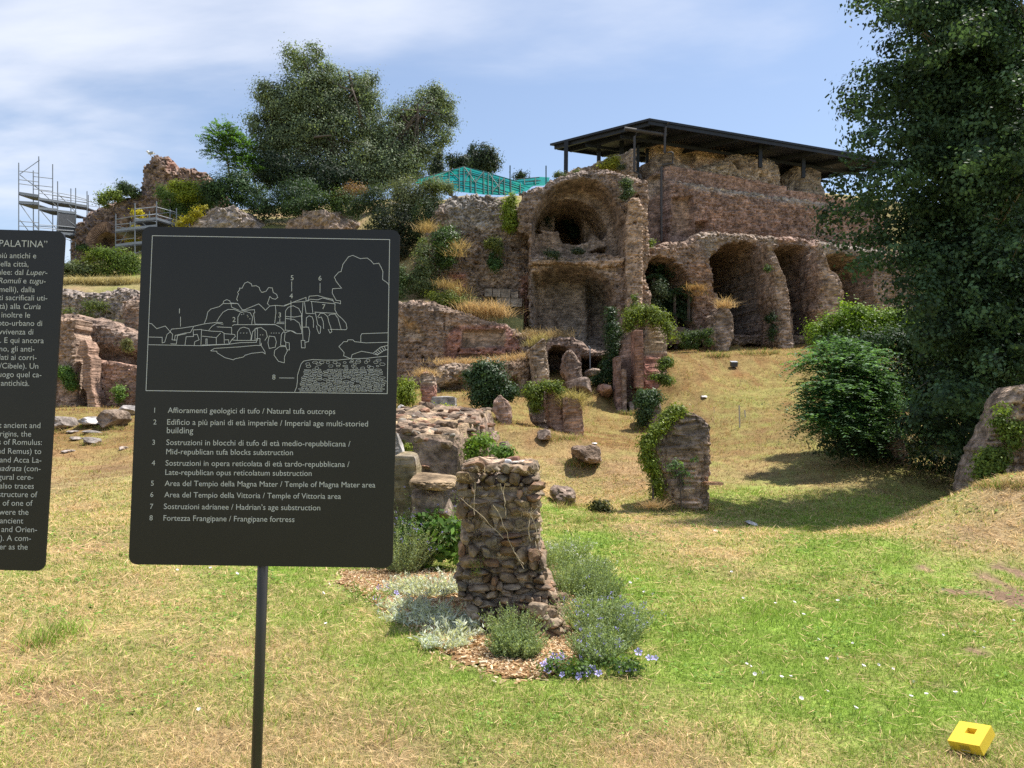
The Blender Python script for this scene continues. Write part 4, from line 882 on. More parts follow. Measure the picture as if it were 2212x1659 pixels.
relief('brick_corner', pts(K1, '-250,1400 -250,650 440,655 500,668 548,680 552,740 520,770 548,800 550,1050 548,1400'), ((60, 41.6), (170, 41.2)), .075, 1.4, M_BRICK, stones=(3.2, 7.5, .05, .2), seed=125, jag=.08, rnd=(.25, .25), amp=(.07, .06, .05, .05), parent=bl, base=(.36, .26, .185), tints=[(pts(K1, '400,1020 560,1020 560,1320 400,1320'), (.40, .27, .19), 6), (pts(K1, '428,890 462,960 440,1020 425,1000'), (.50, .33, .20), 3)])
stack('buttress', [(K1(0, y)[1], K1(a, 0)[0], K1(b, 0)[0]) for y, a, b in ((832, 586, 626), (880, 578, 646), (935, 562, 640), (955, 606, 664), (1060, 606, 664), (1180, 612, 668), (1230, 636, 692), (1330, 640, 700))], 40.8, 1.1, M_BRICK, stones=(4, 11, .03, .2), e=24, seed=127, base=(.33, .215, .15), parent=bl, cell=.06, amp=(.04, .03, .02))
rv = Emp('rubble_retaining_wall', P(230, 690, 49), 'grey rubble retaining wall under the flowering shrubs between the signs', 'wall')
relief('masonry', pts(K1, '-400,800 -400,450 450,452 600,462 700,470 800,455 900,440 1000,470 1400,480 1400,800'), ((100, 49.5), (330, 48.5)), .1, 2, M_RUB, seed=131, jag=.15, rnd=(.8, .7), amp=(.25, .2, .12, .05), parent=rv, base=(.33, .285, .245))
va = Emp('brick_vault_arch', P(300, 700, 47), 'rounded flank of a brick vault just left of the main sign', 'ruin')
relief('masonry', pts(K1, '790,800 820,680 860,600 920,530 1010,488 1200,480 1200,800'), ((200, 47), (330, 47)), .085, 2, M_RUB, seed=133, jag=.08, rnd=(.5, .5), amp=(.12, .1, .06, .05), parent=va, base=(.40, .31, .25), recess=[(pts(K1, '868,800 868,700 900,640 945,580 1000,548 1200,560 1200,800'), .25, .1, .03)], tints=[(pts(K1, '868,800 868,700 945,580 1200,550 1200,800'), (.47, .30, .20), 3)])

# --- stones between the signs
rock('boulder', *K1(680, 1422), 31, 24, 11, .7, 'pale white boulder lying in the straw between the signs', 141, (.40, .39, .365), tilt=.15, sub=4)
rock('boulder', *K1(825, 1415), 30, 24, 20, .8, 'brown boulder with dry grass hanging over it next to the white one', 142, (.22, .17, .125), box=5, facets=4)
rock('boulder', *K1(945, 1350), 33, 19, 13, .8, 'dark grey boulder at the left edge of the main sign', 143, (.22, .21, .20))
rock('boulder', *K1(455, 1440), 29, 24, 15, .7, 'flat grey-brown boulder beside the edge of the left sign', 144, (.25, .22, .19), facets=4)
for i, (x, y, rx, ry, lb) in enumerate(((690, 1505, 70, 13, 'long flat pale slab lying in the straw between the signs'), (690, 1570, 55, 28, 'grey angular slab below the long flat pale one'), (570, 1550, 32, 12, 'small flat stone left of the grey angular slab'), (545, 1500, 40, 10, 'thin flat stone at the left end of the long pale slab'),
                                        (905, 1618, 14, 12, 'small pale stone alone near the main sign'), (500, 1642, 22, 9, 'small stone in the straw near the left sign'))):
    rock('loose_stone', *K1(x, y), 24 - i * .5, rx * .2951, ry * .2951, .35, lb, 150 + i, (.235, .21, .185), box=5, tilt=.1, group='loose stones between the signs')
rock('marble_fragment', *R6(132, 995), 22, 10, 10, .35, 'pale pointed stone beside the right edge of the main sign', 160, (.50, .48, .45))
rock('flat_stone', *R5(1008, 1354), 36, 7, 2.2, .3, 'flat white slab lying on the dry slope', 161, (.65, .63, .60), box=6)
rock('flat_stone', *R6(1795, 1297), 22, 6, 2.2, .2, 'small pale slab on the track above the overgrown rubble mound', 162, (.5, .5, .5), box=6)
rock('flat_stone', *K6(1320, 1560), 12.6, 13, 5, .2, 'pale stone at the edge of the green lawn before the ivy pillar', 163, (.5, .48, .44), box=5, tilt=.3)
rock('flat_stone', *K6(975, 1635), 11.7, 6, 3, .12, 'little white stone in the dry grass before the ivy pillar', 164, (.62, .58, .54), box=5)

# --- block pillar with ivy, right of the middle
pl = stack('masonry_pillar', [(K6(0, y)[1], K6(a, 0)[0], K6(b, 0)[0]) for y, a, b in ((528, 640, 830), (560, 590, 900), (640, 480, 972), (720, 400, 978), (850, 390, 982), (1000, 410, 990), (1150, 425, 978), (1260, 460, 972), (1350, 520, 968), (1440, 600, 958))], 15, 1.3, M_RUB, e=7, seed=171, base=(.42, .285, .18), cell=.045, amp=(.08, .05, .02), yaw=-.12, stones=(7, 13, .05, .3),
           tints=[(pts(K6, '390,500 990,500 990,700 700,900 640,700 560,880 390,900'), (.25, .19, .145), 12), (pts(K6, '540,1150 980,1100 980,1420 600,1420'), (.43, .30, .20), 12)])
T(pl, 'chest-high block of old masonry with bright ivy down its left edge', 'ruin')
o = MB(); o.box(P(*K6(950, 1180), 14.9), .34, .3, .05)
T(o.build('brick_tile', M_BRICK, col=(.50, .27, .15)), 'single orange brick tile sticking out of the masonry pillar', 'brick')
# --- wall stub at the right edge
st = relief('stone_wall', pts(R8, '1270,1480 1285,1345 1312,1240 1345,1130 1402,1000 1425,960 1462,900 1482,830 1530,775 1560,742 1640,722 1800,700 2400,640 2400,1480'), ((2110, 13.0), (2600, 12.2)), .04, 1.0, M_RUB, seed=175, jag=.07, rnd=(.35, .3), amp=(.12, .08, .04, .03), base=(.29, .22, .16), stones=(6, 12, .07, .28))
T(st, 'sloping ruined stone wall with ivy at the right edge under the big tree', 'wall')

# --- rubble platform behind the near wall stub
def platform():
    fp = np.array([P(560, 1000, 10.6)[:2], P(1012, 1000, 10.6)[:2], P(1030, 1000, 11.6)[:2], P(1072, 1000, 13.6)[:2], P(1088, 1000, 17)[:2], P(1000, 1000, 19)[:2], P(560, 1000, 19)[:2]])
    cell = .06; x = np.arange(fp[:, 0].min() - .3, fp[:, 0].max() + .3, cell); y = np.arange(10.2, 19.6, cell)
    X, Y = np.meshgrid(x, y); q = np.column_stack([X.ravel(), Y.ravel()]); p3 = np.column_stack([q, np.zeros(len(q))])
    sd = sdist(q, fp) + .12 * fbm(p3, 1.5, 3, 181)
    top = np.interp(q[:, 1], [10.4, 12, 15, 19], [1.42, 1.62, 1.86, 2.02]) + .2 * fbm(p3, .7, 3, 182) + .12 * fbm(p3, 2.2, 3, 183) + .06 * fbm(p3, 6, 3, 184)
    top = top + .07 * np.abs(fbm(p3 * np.array([.5, 3, 1]), 1.5, 2, 185))
    base = gz(q) - .1
    k = sst((sd + .02) / .3)
    z = base + (top - base) * k
    q2 = q + np.column_stack([fbm(p3, 7, 2, 186), fbm(p3, 7, 2, 187)]) * .03
    V = np.column_stack([q2, z]); nx = len(x); m = (sd > -.1)
    I = (np.arange(len(y) - 1)[:, None] * nx + np.arange(nx - 1)).ravel(); I = I[m[I]]
    g = np.clip(.2 + fbm(p3, .8, 3, 188), 0, 1)[:, None] * (k[:, None] > .97)
    c = tint(V, (.245, .175, .125), (), 189, .3); c = c * (1 - .8 * g) + STRAW * .95 * .8 * g
    o = npmesh('rubble_platform', V, [np.stack([I, I + 1, I + nx + 1, I + nx], 1)], M_RUB, c)
    T(o, 'wide low platform of layered rubble with weeds behind the near wall stub', 'ruin')
platform()
def platform_rubble():
    r = random.Random(9); parts = []; pal = ((.23, .16, .11), (.27, .20, .145), (.18, .13, .095), (.28, .16, .105), (.27, .235, .19))
    fr_ = np.random.default_rng(12); n = 330
    u = fr_.uniform(850, 1085, n); v = fr_.uniform(893, 965, n)
    tree_ = bpy.data.objects['rubble_platform']; V0 = np.array([x.co[:] for x in tree_.data.vertices]) + np.array(tree_.location)
    for i in range(n):
        ry = rays((u[i], v[i]))[0]; t = (1.75 - EYE) / ry[2] if ry[2] > 1e-4 else 14.0
        d = np.interp(v[i], [893, 915, 940, 965], [17.5, 14.5, 12.2, 10.7]); p = C0 + ry * (d / ry[1])
        k = np.argmin(((V0[:, :2] - p[:2]) ** 2).sum(1)); p[2] = V0[k, 2]
        s_ = r.uniform(.03, .10); W, Fc = rock_arrays(p, (s_ * r.uniform(1, 2), s_ * r.uniform(.8, 1.3), s_ * r.uniform(.4, .8)), 5000 + i, sub=2, box=4, yaw=r.uniform(-3, 3), tilt=r.uniform(-.3, .3), facets=8)
        parts.append((W, Fc, np.tile(np.array(r.choice(pal)) * r.uniform(.7, 1.05), (len(W), 1))))
    V, Fl, c = merge(parts); npmesh('loose_rubble', V, Fl, M_STONE, c, tree_)
    tree_.children[0]['kind'] = 'stuff'
platform_rubble()
o = stack('stone_plinth', [(v, 850, b) for v, b in ((985, 893), (990, 896), (1010, 899), (1060, 899), (1150, 900))], 9.6, .5, M_ROCK, stones=(1.5, 2, .03, .1), e=40, seed=191, base=(.25, .195, .095), amp=(.012, .012, .008), cell=.03, tints=[(pts(KB, '0,960 400,960 400,1100 0,1160'), (.30, .25, .2), 10)])
T(o, 'square stone plinth covered with yellow lichen at the edge of the main sign', 'stone block')
o = npmesh('stone_slab', *(lambda W: (W[0], [W[1]], M_RUB, tint(W[0], (.24, .175, .095), (), 193, .3)))(rock_arrays(P(938, 1040, 9.4), (.26, .55, .075), 193, sub=5, box=6, amp=(.10, .08, .05), tilt=.06, facets=5)))
T(o, 'flat yellowish stone slab lying right of the lichened plinth', 'stone block')
o = stack('leaning_slab', [(v, a, b) for v, a, b in ((936, 850, 857), (955, 850, 863), (985, 850, 872), (1010, 850, 874))], 10.1, .2, M_ROCK, stones=(1.5, 2, .03, .1), e=8, seed=195, base=(.45, .43, .40), amp=(.02, .02, .01), cell=.04)
T(o, 'smooth grey leaning slab behind the lichened plinth', 'stone block')
rock('boulder', 936, 1090, 9.5, 46, 42, .5, 'brown rubble lump carrying the flat yellowish slab', 198, (.22, .165, .12), M_RUB, snap=False, facets=4)
rock('boulder', 868, 1130, 9.0, 40, 45, .5, 'dark brown boulder half hidden in the lavender under the plinth', 197, (.27, .20, .15), M_RUB)
# ------------------------------------------------------------------ dark canopy over the temple remains
def canopy():
    root = Emp('protective_canopy', P(1600, 400, 58), 'large flat black steel canopy on posts sheltering the temple remains', 'canopy')
    Cc, Lc, Ec = P(1403, 255, 53), P(1188, 310, 58.5), P(1960, 350, 61.5)
    Bc = Lc + Ec - Cc
    def at(a, b): return Cc + (Lc - Cc) * a + (Ec - Cc) * b          # a towards the left corner, b towards the right
    m = MB(); m.prism([at(0, 0), at(0, 1), at(1, 1), at(1, 0)], (0, 0, -.16)); m.build('roof', M_BLACK, root)
    for a0, b0, a1, b1 in ((.01, .0, .01, 1), (.01, .012, .99, .012), (.99, 0.02, .99, 1)):
        m = MB(); p, q = at(a0, b0), at(a1, b1); m.prism([p + [0, 0, -.17], q + [0, 0, -.17], q + [0, 0, -.42], p + [0, 0, -.42]], (.09, .12, 0)); m.build('fascia', M_BLACK, root)
    for b in (.06, .18, .32, .46, .62, .78, .94):
        m = MB(); p, q = at(.03, b), at(.97, b); m.prism([p + [0, 0, -.17], q + [0, 0, -.17], q + [0, 0, -.52], p + [0, 0, -.52]], (.14, .1, 0)); m.build('beam', M_BLACK, root)
    for a in (.33, .68):
        m = MB(); p, q = at(a, .02), at(a, .98); m.prism([p + [0, 0, -.5], q + [0, 0, -.5], q + [0, 0, -.74], p + [0, 0, -.74]], (.12, .12, 0)); m.build('beam', M_BLACK, root)
    for u, d, v0, v1, r in ((1222.5, 57.5, 322, 380, .15), (1293.5, 58, 328, 352, .14), (1343, 57.5, 303, 345, .16), (1377.5, 56.5, 332, 385, .11), (1398, 58, 338, 360, .11), (1642, 57.6, 316, 345, .13), (1735, 59.5, 334, 368, .13), (1412, 60, 300, 345, .12)):
        p, q = P(u, v0, d), P(u, v1, d); m = MB(); m.box((p + q) / 2, 2 * r, 2 * r, p[2] - q[2] + 1.2); m.build('post', M_BLACK, root)
    # back rail seen through the open side
    m = MB(); m.tube([P(*KR(1040, 790), 61), P(*KR(1500, 670), 60)], .12); m.tube([P(*KR(1660, 750), 60), P(*KR(1960, 810), 61)], .12); m.build('rail', M_BLACK, root)
    # gutters and downpipes
    g = [P(*KR(1450, 300), 53.3), P(*R4(460, 246), 53.6)]
    m = MB(); m.tube(g, .13, 10); m.build('gutter', M_POST, root)
    for path in (((R4, 478, 135), (R4, 452, 180), (R4, 446, 250), (R4, 443, 400), (R4, 505, 394), (R4, 515, 404), (R4, 512, 492), (R4, 425, 506), (R4, 415, 520), (R4, 414, 1160)), ((R4, 210, 215), (R4, 184, 260), (R4, 180, 560), (R4, 232, 590), (R4, 236, 620))):
        m = MB(); m.tube([P(*r(x, y), 53.4) for r, x, y in path], .085, 8); m.build('downpipe', M_POST, root)
canopy()

# ------------------------------------------------------------------ teal sheeted shelters on the terrace behind
def mat_tarp():
    m, N, L = newmat('teal_sheet')
    o = N.new('ShaderNodeOutputMaterial'); b = N.new('ShaderNodeBsdfPrincipled'); t = N.new('ShaderNodeBsdfTranslucent'); mx = N.new('ShaderNodeMixShader')
    tc = N.new('ShaderNodeTexCoord'); n = N.new('ShaderNodeTexNoise'); L.new(tc.outputs['Object'], n.inputs['Vector']); n.inputs['Scale'].default_value = .5; n.inputs['Detail'].default_value = 3
    r = N.new('ShaderNodeValToRGB'); L.new(n.outputs[0], r.inputs[0])
    r.color_ramp.elements[0].position, r.color_ramp.elements[1].position = .42, .6
    r.color_ramp.elements[0].color, r.color_ramp.elements[1].color = (.0, .50, .55, 1), (.02, .62, .56, 1)
    L.new(r.outputs[0], b.inputs['Base Color']); L.new(r.outputs[0], t.inputs['Color']); b.inputs['Roughness'].default_value = .45
    mx.inputs[0].default_value = .7; L.new(b.outputs[0], mx.inputs[1]); L.new(t.outputs[0], mx.inputs[2]); L.new(mx.outputs[0], o.inputs[0])
    return m
M_TARP = mat_tarp(); M_TUBE = mat_plain('dark_green_tube', (.015, .05, .045), .5)
def shelter(label, sheet, d0, d1, tubes, base):
    root = Emp('sheeted_shelter', P(*R3(*base), d0), label, 'shelter')
    ymin = min(y for _, y in sheet); ymax = max(y for _, y in sheet)
    dep = lambda y: d1 + (d0 - d1) * (y - ymin) / (ymax - ymin)
    m = MB(); m.prism([P(*R3(x, y), dep(y)) for x, y in sheet], (0, .03, .02)); m.build('sheet', M_TARP, root)
    for ln in tubes:
        m = MB(); p = [P(*R3(x, y), dep(y) - .25) for x, y in ln]; m.tube(p, .04, 6); m.build('tube', M_TUBE, root)
L_ = lambda s: [tuple(float(c) for c in w.split(',')) for w in s.split()]
shelter('large shelter roof of teal translucent sheeting over a lattice of tubes above the tufa wall', L_('180,200 215,162 400,112 600,54 800,108 1000,165 1195,222 1150,262 1090,290 950,305 780,300 560,275 380,240'), 62, 66,
        [L_('205,166 600,56 1195,226'), L_('240,195 480,92 620,100 1000,205 1120,246'), L_('350,150 640,118 1090,252'), L_('440,185 700,190 1000,286'), L_('300,215 560,215 960,292')] +
        [[(x, y0), (x + 2, y1)] for x, y0, y1 in ((345, 118, 215), (470, 84, 250), (558, 70, 268), (600, 58, 268), (658, 74, 275), (700, 150, 285), (770, 96, 290), (808, 108, 296), (845, 120, 296), (905, 150, 296), (948, 150, 302), (1004, 170, 298), (1085, 196, 288))] +
        [L_('470,88 560,170'), L_('600,60 700,200'), L_('658,80 600,200'), L_('770,100 700,190'), L_('810,110 905,240'), L_('950,155 845,270')], (600, 290))
shelter('smaller pale teal shelter corner to the right of the large one', L_('1050,175 1250,146 1340,152 1330,190 1290,222 1130,225'), 60, 61, [L_('1060,166 1250,150'), L_('1130,190 1260,178'), L_('1120,165 1125,215'), L_('1215,156 1218,215')], (1200, 225))
for x, y0, y1 in ((997, 48, 200), (1308, 50, 215)):
    m = MB(); m.tube([P(*R3(x, y1 + 40), 58.5), P(*R3(x, y0), 58.5)], .05)
    T(m.build('scaffold_pole', M_TUBE), 'thin dark upright pole %s' % ('standing in front of the large teal shelter' if x < 1100 else 'standing by the small teal shelter corner'), 'pole')

# ------------------------------------------------------------------ scaffolds
def scaffold(root, R, posts, decks, rails, braces, back=1.5, rad=.042):
    """posts: (x, top, bottom, depth) seen in the detail view; decks/rails: between two posts at pixel heights; a second row stands behind"""
    pz = {i: p for i, p in enumerate(posts)}
    def at(i, y, off=0.0, x=None):
        p = P(*R(pz[i][0] if x is None else x, y), pz[i][3]); return p + np.array([.25 * off, off, 0])
    for i, (x, y0, y1, d) in pz.items():
        for off in (0, back):
            m = MB(); a, b = P(*R(x, y1), d), P(*R(x, y0 + (18 if off else 0)), d); o_ = np.array([.25 * off, off, 0]); m.tube([a + o_, b + o_], rad); m.build('upright', M_STEEL, root)
    for i, y0, j, y1 in rails:
        for off in (0, back):
            m = MB(); m.tube([at(i, y0, off), at(j, y1, off)], rad * .8); m.build('rail', M_STEEL, root)
    for i, y0, j, y1, h in decks:
        a, b, c, e = at(i, y0), at(j, y1), at(j, y1, back), at(i, y0, back)
        m = MB(); m.prism([a, b, c, e], (0, 0, -.1)); m.build('deck', M_DECK, root)
        m = MB(); m.prism([a + [0, -.03, .2], b + [0, -.03, .2], b + [0, -.03, 0], a + [0, -.03, 0]], (0, -.03, 0)); m.build('toe_board', M_STEEL, root)
        if h: m = MB(); m.prism([a + [0, -.05, -.12], b + [0, -.05, -.12], b + [0, -.05, -h], a + [0, -.05, -h]], (0, .04, 0)); m.build('side_panel', M_DECK, root)
    for i, y0, j, y1 in braces:
        m = MB(); m.tube([at(i, y0, .1), at(j, y1, .1)], rad * .8); m.build('brace', M_STEEL, root)
s1 = Emp('scaffold', P(*R1(165, 1100), 68), 'tall open scaffold with a stair tower standing against the sky at the far left', 'scaffold')
scaffold(s1, R1, [(162, 370, 1300, 68), (335, 315, 1300, 69), (498, 530, 1300, 70.5), (654, 588, 1300, 72), (752, 615, 830, 73)],
         [(0, 640, 1, 665, 0), (0, 718, 1, 730, 0), (1, 690, 2, 712, 0), (2, 712, 3, 735, 0), (1, 772, 2, 785, 0), (2, 795, 3, 812, 1.9), (3, 740, 4, 755, 0), (2, 985, 3, 998, 0)],
         [(0, 440, 1, 460), (0, 515, 1, 535), (0, 550, 1, 572), (1, 608, 2, 632), (2, 628, 3, 658), (3, 660, 4, 688), (1, 632, 2, 655), (2, 652, 3, 678), (0, 875, 1, 888), (1, 905, 2, 915), (2, 915, 3, 930), (0, 915, 1, 925), (1, 930, 2, 945), (2, 950, 3, 960), (3, 700, 4, 712)],
         [(0, 465, 1, 342), (0, 470, 1, 600), (1, 600, 2, 760), (2, 640, 3, 800), (0, 720, 1, 960), (1, 770, 2, 960), (2, 800, 3, 920), (2, 1000, 3, 1060), (0, 860, 1, 1080)])
s2 = Emp('scaffold', P(*R1(1170, 1250), 62), 'lower galvanised scaffold with three decks rising behind the top left corner of the main sign', 'scaffold')
scaffold(s2, R1, [(1000, 812, 1250, 62), (1166, 720, 1250, 60.5), (1352, 702, 1250, 61.5), (1525, 762, 1250, 63)],
         [(0, 965, 1, 945, 0), (1, 945, 2, 925, 0), (0, 1095, 1, 1075, 0), (1, 1075, 2, 1060, 0), (1, 880, 2, 862, 0), (2, 862, 3, 915, 0)],
         [(0, 860, 1, 830), (0, 918, 1, 950), (1, 770, 2, 750), (1, 830, 2, 815), (2, 752, 3, 800), (2, 818, 3, 868), (0, 1040, 1, 1020), (1, 850, 2, 880), (0, 905, 1, 888)],
         [(1, 840, 2, 990), (0, 1110, 1, 840), (1, 1150, 2, 1070), (0, 1100, 1, 1250)], back=1.6)

# ------------------------------------------------------------------ information signs
M_BOARD = mat_plain('dark_sign_enamel', (.0115, .0105, .0115), .38, 0, .4, noise=.12, scale=5)
M_LETTER = mat_plain('pale_sign_print', (.52, .52, .52), .6)
M_LINE = mat_plain('pale_sign_line', (.58, .58, .60), .6)
M_SPOLE = mat_plain('sign_pole_paint', (.03, .025, .022), .4, 0, .5, noise=.15)
SD = 2.6                                                            # the boards stand this far from the camera
def on_board(uv, lift=0.0):
    r = rays(uv); return C0 + r * ((SD - lift) / r[:, 1])[:, None]
def board(name, corners, rad, thick, parent, hollow=False):
    tl, tr, br, bl_ = [on_board(c)[0] for c in corners]
    cen = (tl + tr + br + bl_) / 4; ax = (tr - tl + br - bl_) / 2; ay = (tl - bl_ + tr - br) / 2
    w, h = np.linalg.norm(ax), np.linalg.norm(ay); ax /= w; ay -= (ay @ ax) * ax; ay /= np.linalg.norm(ay)
    poly = []
    for sx, sy, a0 in ((1, 1, 0), (-1, 1, 90), (-1, -1, 180), (1, -1, 270)):
        for k in range(7):
            a = math.radians(a0 + 15 * k); poly.append(cen + ax * (sx * (w / 2 - rad) + rad * math.cos(a)) + ay * (sy * (h / 2 - rad) + rad * math.sin(a)))
    m = MB(); m.prism(poly, (0, thick, 0)); m.build(name, M_BOARD, parent)
    return cen, w, h
FD = {}
def text_arrays(s, italic=False):
    """outline mesh of a line of built-in lettering at size 1"""
    cu = bpy.data.curves.new('lettering', 'FONT'); cu.body = s; cu.size = 1; cu.resolution_u = 3
    if italic: cu.shear = .22
    ob = bpy.data.objects.new('lettering', cu); COL.objects.link(ob)
    dg = bpy.context.evaluated_depsgraph_get(); dg.update(); ev = ob.evaluated_get(dg); me = ev.to_mesh()
    V = np.array([v.co[:] for v in me.vertices]); Fs = [list(p.vertices) for p in me.polygons]
    ev.to_mesh_clear(); bpy.data.objects.remove(ob); bpy.data.curves.remove(cu)
    return V, Fs
def adv(s, italic=False):
    V, _ = text_arrays(s + '|'); W, _ = text_arrays('|'); return V[:, 0].max() - W[:, 0].max()
def text_line(mb, s, u0, v0, u1, v1, width=None, right=False):
    """*starred* words are italic. Baseline from (u0,v0) to (u1,v1); fitted to that length unless width (units per em) is given"""
    a, b = on_board((u0, v0), .0015)[0], on_board((u1, v1), .0015)[0]
    segs = [(t, i % 2 == 1) for i, t in enumerate(s.split('*')) if t]
    x = 0; parts = []
    for t, it in segs:
        V, Fs = text_arrays(t, it)
        parts.append((V + [x, 0, 0], Fs)); x += adv(t)
    tot = max(p[0][:, 0].max() for p in parts); x0 = min(p[0][:, 0].min() for p in parts)
    ex = (b - a) / np.linalg.norm(b - a); ez = np.array([-ex[2], 0, ex[0]])
    sc = np.linalg.norm(b - a) / (tot - x0) if width is None else width
    org = a - ex * x0 * sc if not right else b - ex * tot * sc
    sy = sc if width is None else sc
    for V, Fs in parts:
        mb.add(org + V[:, :1] * sc * ex + V[:, 1:2] * sy * ez, [])
        n0 = mb.n - len(V)
        for f in Fs:
            if len(f) == 4: mb.F4.append([i + n0 for i in f])
            else:
                for k in range(1, len(f) - 1): mb.F3.append([f[0] + n0, f[k] + n0, f[k + 1] + n0])
    return sc
LIFT = [0.0012]
def ribbon(mb, uv, w=.0017, closed=False):
    uv = list(uv) + ([uv[0]] if closed else [])
    LIFT[0] += .000012
    p = on_board(uv, LIFT[0])
    for i in range(len(p) - 1):
        t = p[i + 1] - p[i]; L = np.linalg.norm(t)
        if L < 1e-6: continue
        t /= L; n = np.array([-t[2], 0, t[0]]) * w / 2; e = t * w * .35; dy = np.array([0, -.000006 * (i % 2), 0])
        mb.add([p[i] - e - n + dy, p[i + 1] + e - n + dy, p[i + 1] + e + n + dy, p[i] - e + n + dy], [(0, 1, 2, 3)])
def main_sign():
    gp = ground_at(556, 1658); root = Emp('information_sign', (P(558, 1400, SD)[0], SD + .03, 0), 'dark information sign with a line drawing of the ruins above a numbered key', 'sign')
    cen, w, h = board('board', [(308.1, 489), (864.2, 497.1), (847.6, 1226.6), (277.2, 1219.4)], .027, .008, root)
    m = MB(); top = on_board((566, 1100))[0]; m.tube([(top[0], SD + .028, -.25), (top[0], SD + .028, top[2] + .45)], .0175, 16); m.build('pole', M_SPOLE, root, smooth=True)
    m = MB(); m.box((top[0], SD + .018, top[2] + .1), .12, .018, .05); m.box((top[0], SD + .018, top[2] + .4), .12, .018, .05); m.build('bracket', M_SPOLE, root)
    m = None
    for n, x, s, x0, x1, y0, y1 in (('1', 170, 'Affioramenti geologici di tufo / Natural tufa outcrops', 280, 1642, 148, 158), ('2', 162, 'Edificio a più piani di età imperiale / Imperial age multi-storied', 275, 1908, 244, 259),
                                    ('', 0, 'building', 272, 487, 313, 315), ('3', 154, 'Sostruzioni in blocchi di tufo di età medio-repubblicana /', 268, 1765, 409, 422), ('', 0, 'Mid-republican tufa blocks substruction', 267, 1298, 485, 492),
                                    ('4', 149, 'Sostruzioni in opera reticolata di età tardo-repubblicana /', 262, 1757, 577, 588), ('', 0, 'Late-republican opus reticolatum substruction', 260, 1450, 652, 661),
                                    ('5', 143, 'Area del Tempio della Magna Mater / Temple of Magna Mater area', 255, 1968, 742, 755), ('6', 138, 'Area del Tempio della Vittoria / Temple of Vittoria area', 252, 1688, 834, 848),
                                    ('7', 135, 'Sostruzioni adrianee / Hadrian’s age substruction', 248, 1520, 930, 941), ('8', 131, 'Fortezza Frangipane / Frangipane fortress', 245, 1310, 1024, 1036)):
        m = MB(); text_line(m, s, *K4(x0, y0), *K4(x1, y1)); o = m.build('key_line', M_LETTER, root)
        if n: m = MB(); text_line(m, n, *K4(x, y0 - 2), *K4(x + 30, y0 - 1.5), width=.0242); q = m.build('key_number', M_LETTER); q.parent = o; q.matrix_parent_inverse = Matrix.Translation(o.location).inverted()
    for n, x, y in (('1', 372, 770), ('2', 806, 840), ('3', 1180, 803), ('4', 1270, 648), ('5', 1280, 500), ('6', 1506, 503), ('7', 1536, 735), ('8', 1130, 1308)):
        m = MB(); text_line(m, n, *K3(x, y), *K3(x + 30, y), width=.0242); m.build('drawing_number', M_LETTER, root)
    m = MB()
    ribbon(m, pts(K3, '155,138 2085,170 2065,1423 103,1398'), .0021, True)
    for s in ('384,798 384,875', '1288,512 1288,590', '1282,668 1282,828', '1519,525 1518,602', '1192,812 1192,838', '1188,1295 1308,1296'):
        ribbon(m, pts(K3, s))
    for s in DRAW.strip().splitlines(): ribbon(m, pts(K3, s))
    r = random.Random(5); out = pts(K3, WALL8)
    ribbon(m, out)
    wy = 1150
    for row in range(17):
        y = 1152 + row * 15.6; x = 1395 - row * 3.6 + r.uniform(0, 30)
        while x < 2050:
            big = row < 5; wd = r.uniform(24, 46) if big else r.uniform(26, 62); hh = (r.uniform(10, 22) if big else r.uniform(8, 13)) * .5
            top = 1160 - (x - 1395) * .045
            if y > top + 8 and x + wd < 2060 and y < 1408 and r.random() < (.62 if big else .93):
                cy = y + r.uniform(-2, 2); q = [(x, cy + r.uniform(-3, 3)), (x + wd * .2, cy - hh), (x + wd * .8, cy - hh + r.uniform(-2, 2)), (x + wd, cy + r.uniform(-2, 2)), (x + wd * .78, cy + hh), (x + wd * .2, cy + hh)]
                ribbon(m, [K3(*c) for c in q], .0010, True)
            x += wd + (r.uniform(14, 50) if big else r.uniform(4, 12))
    m.build('line_drawing', M_LINE, root)
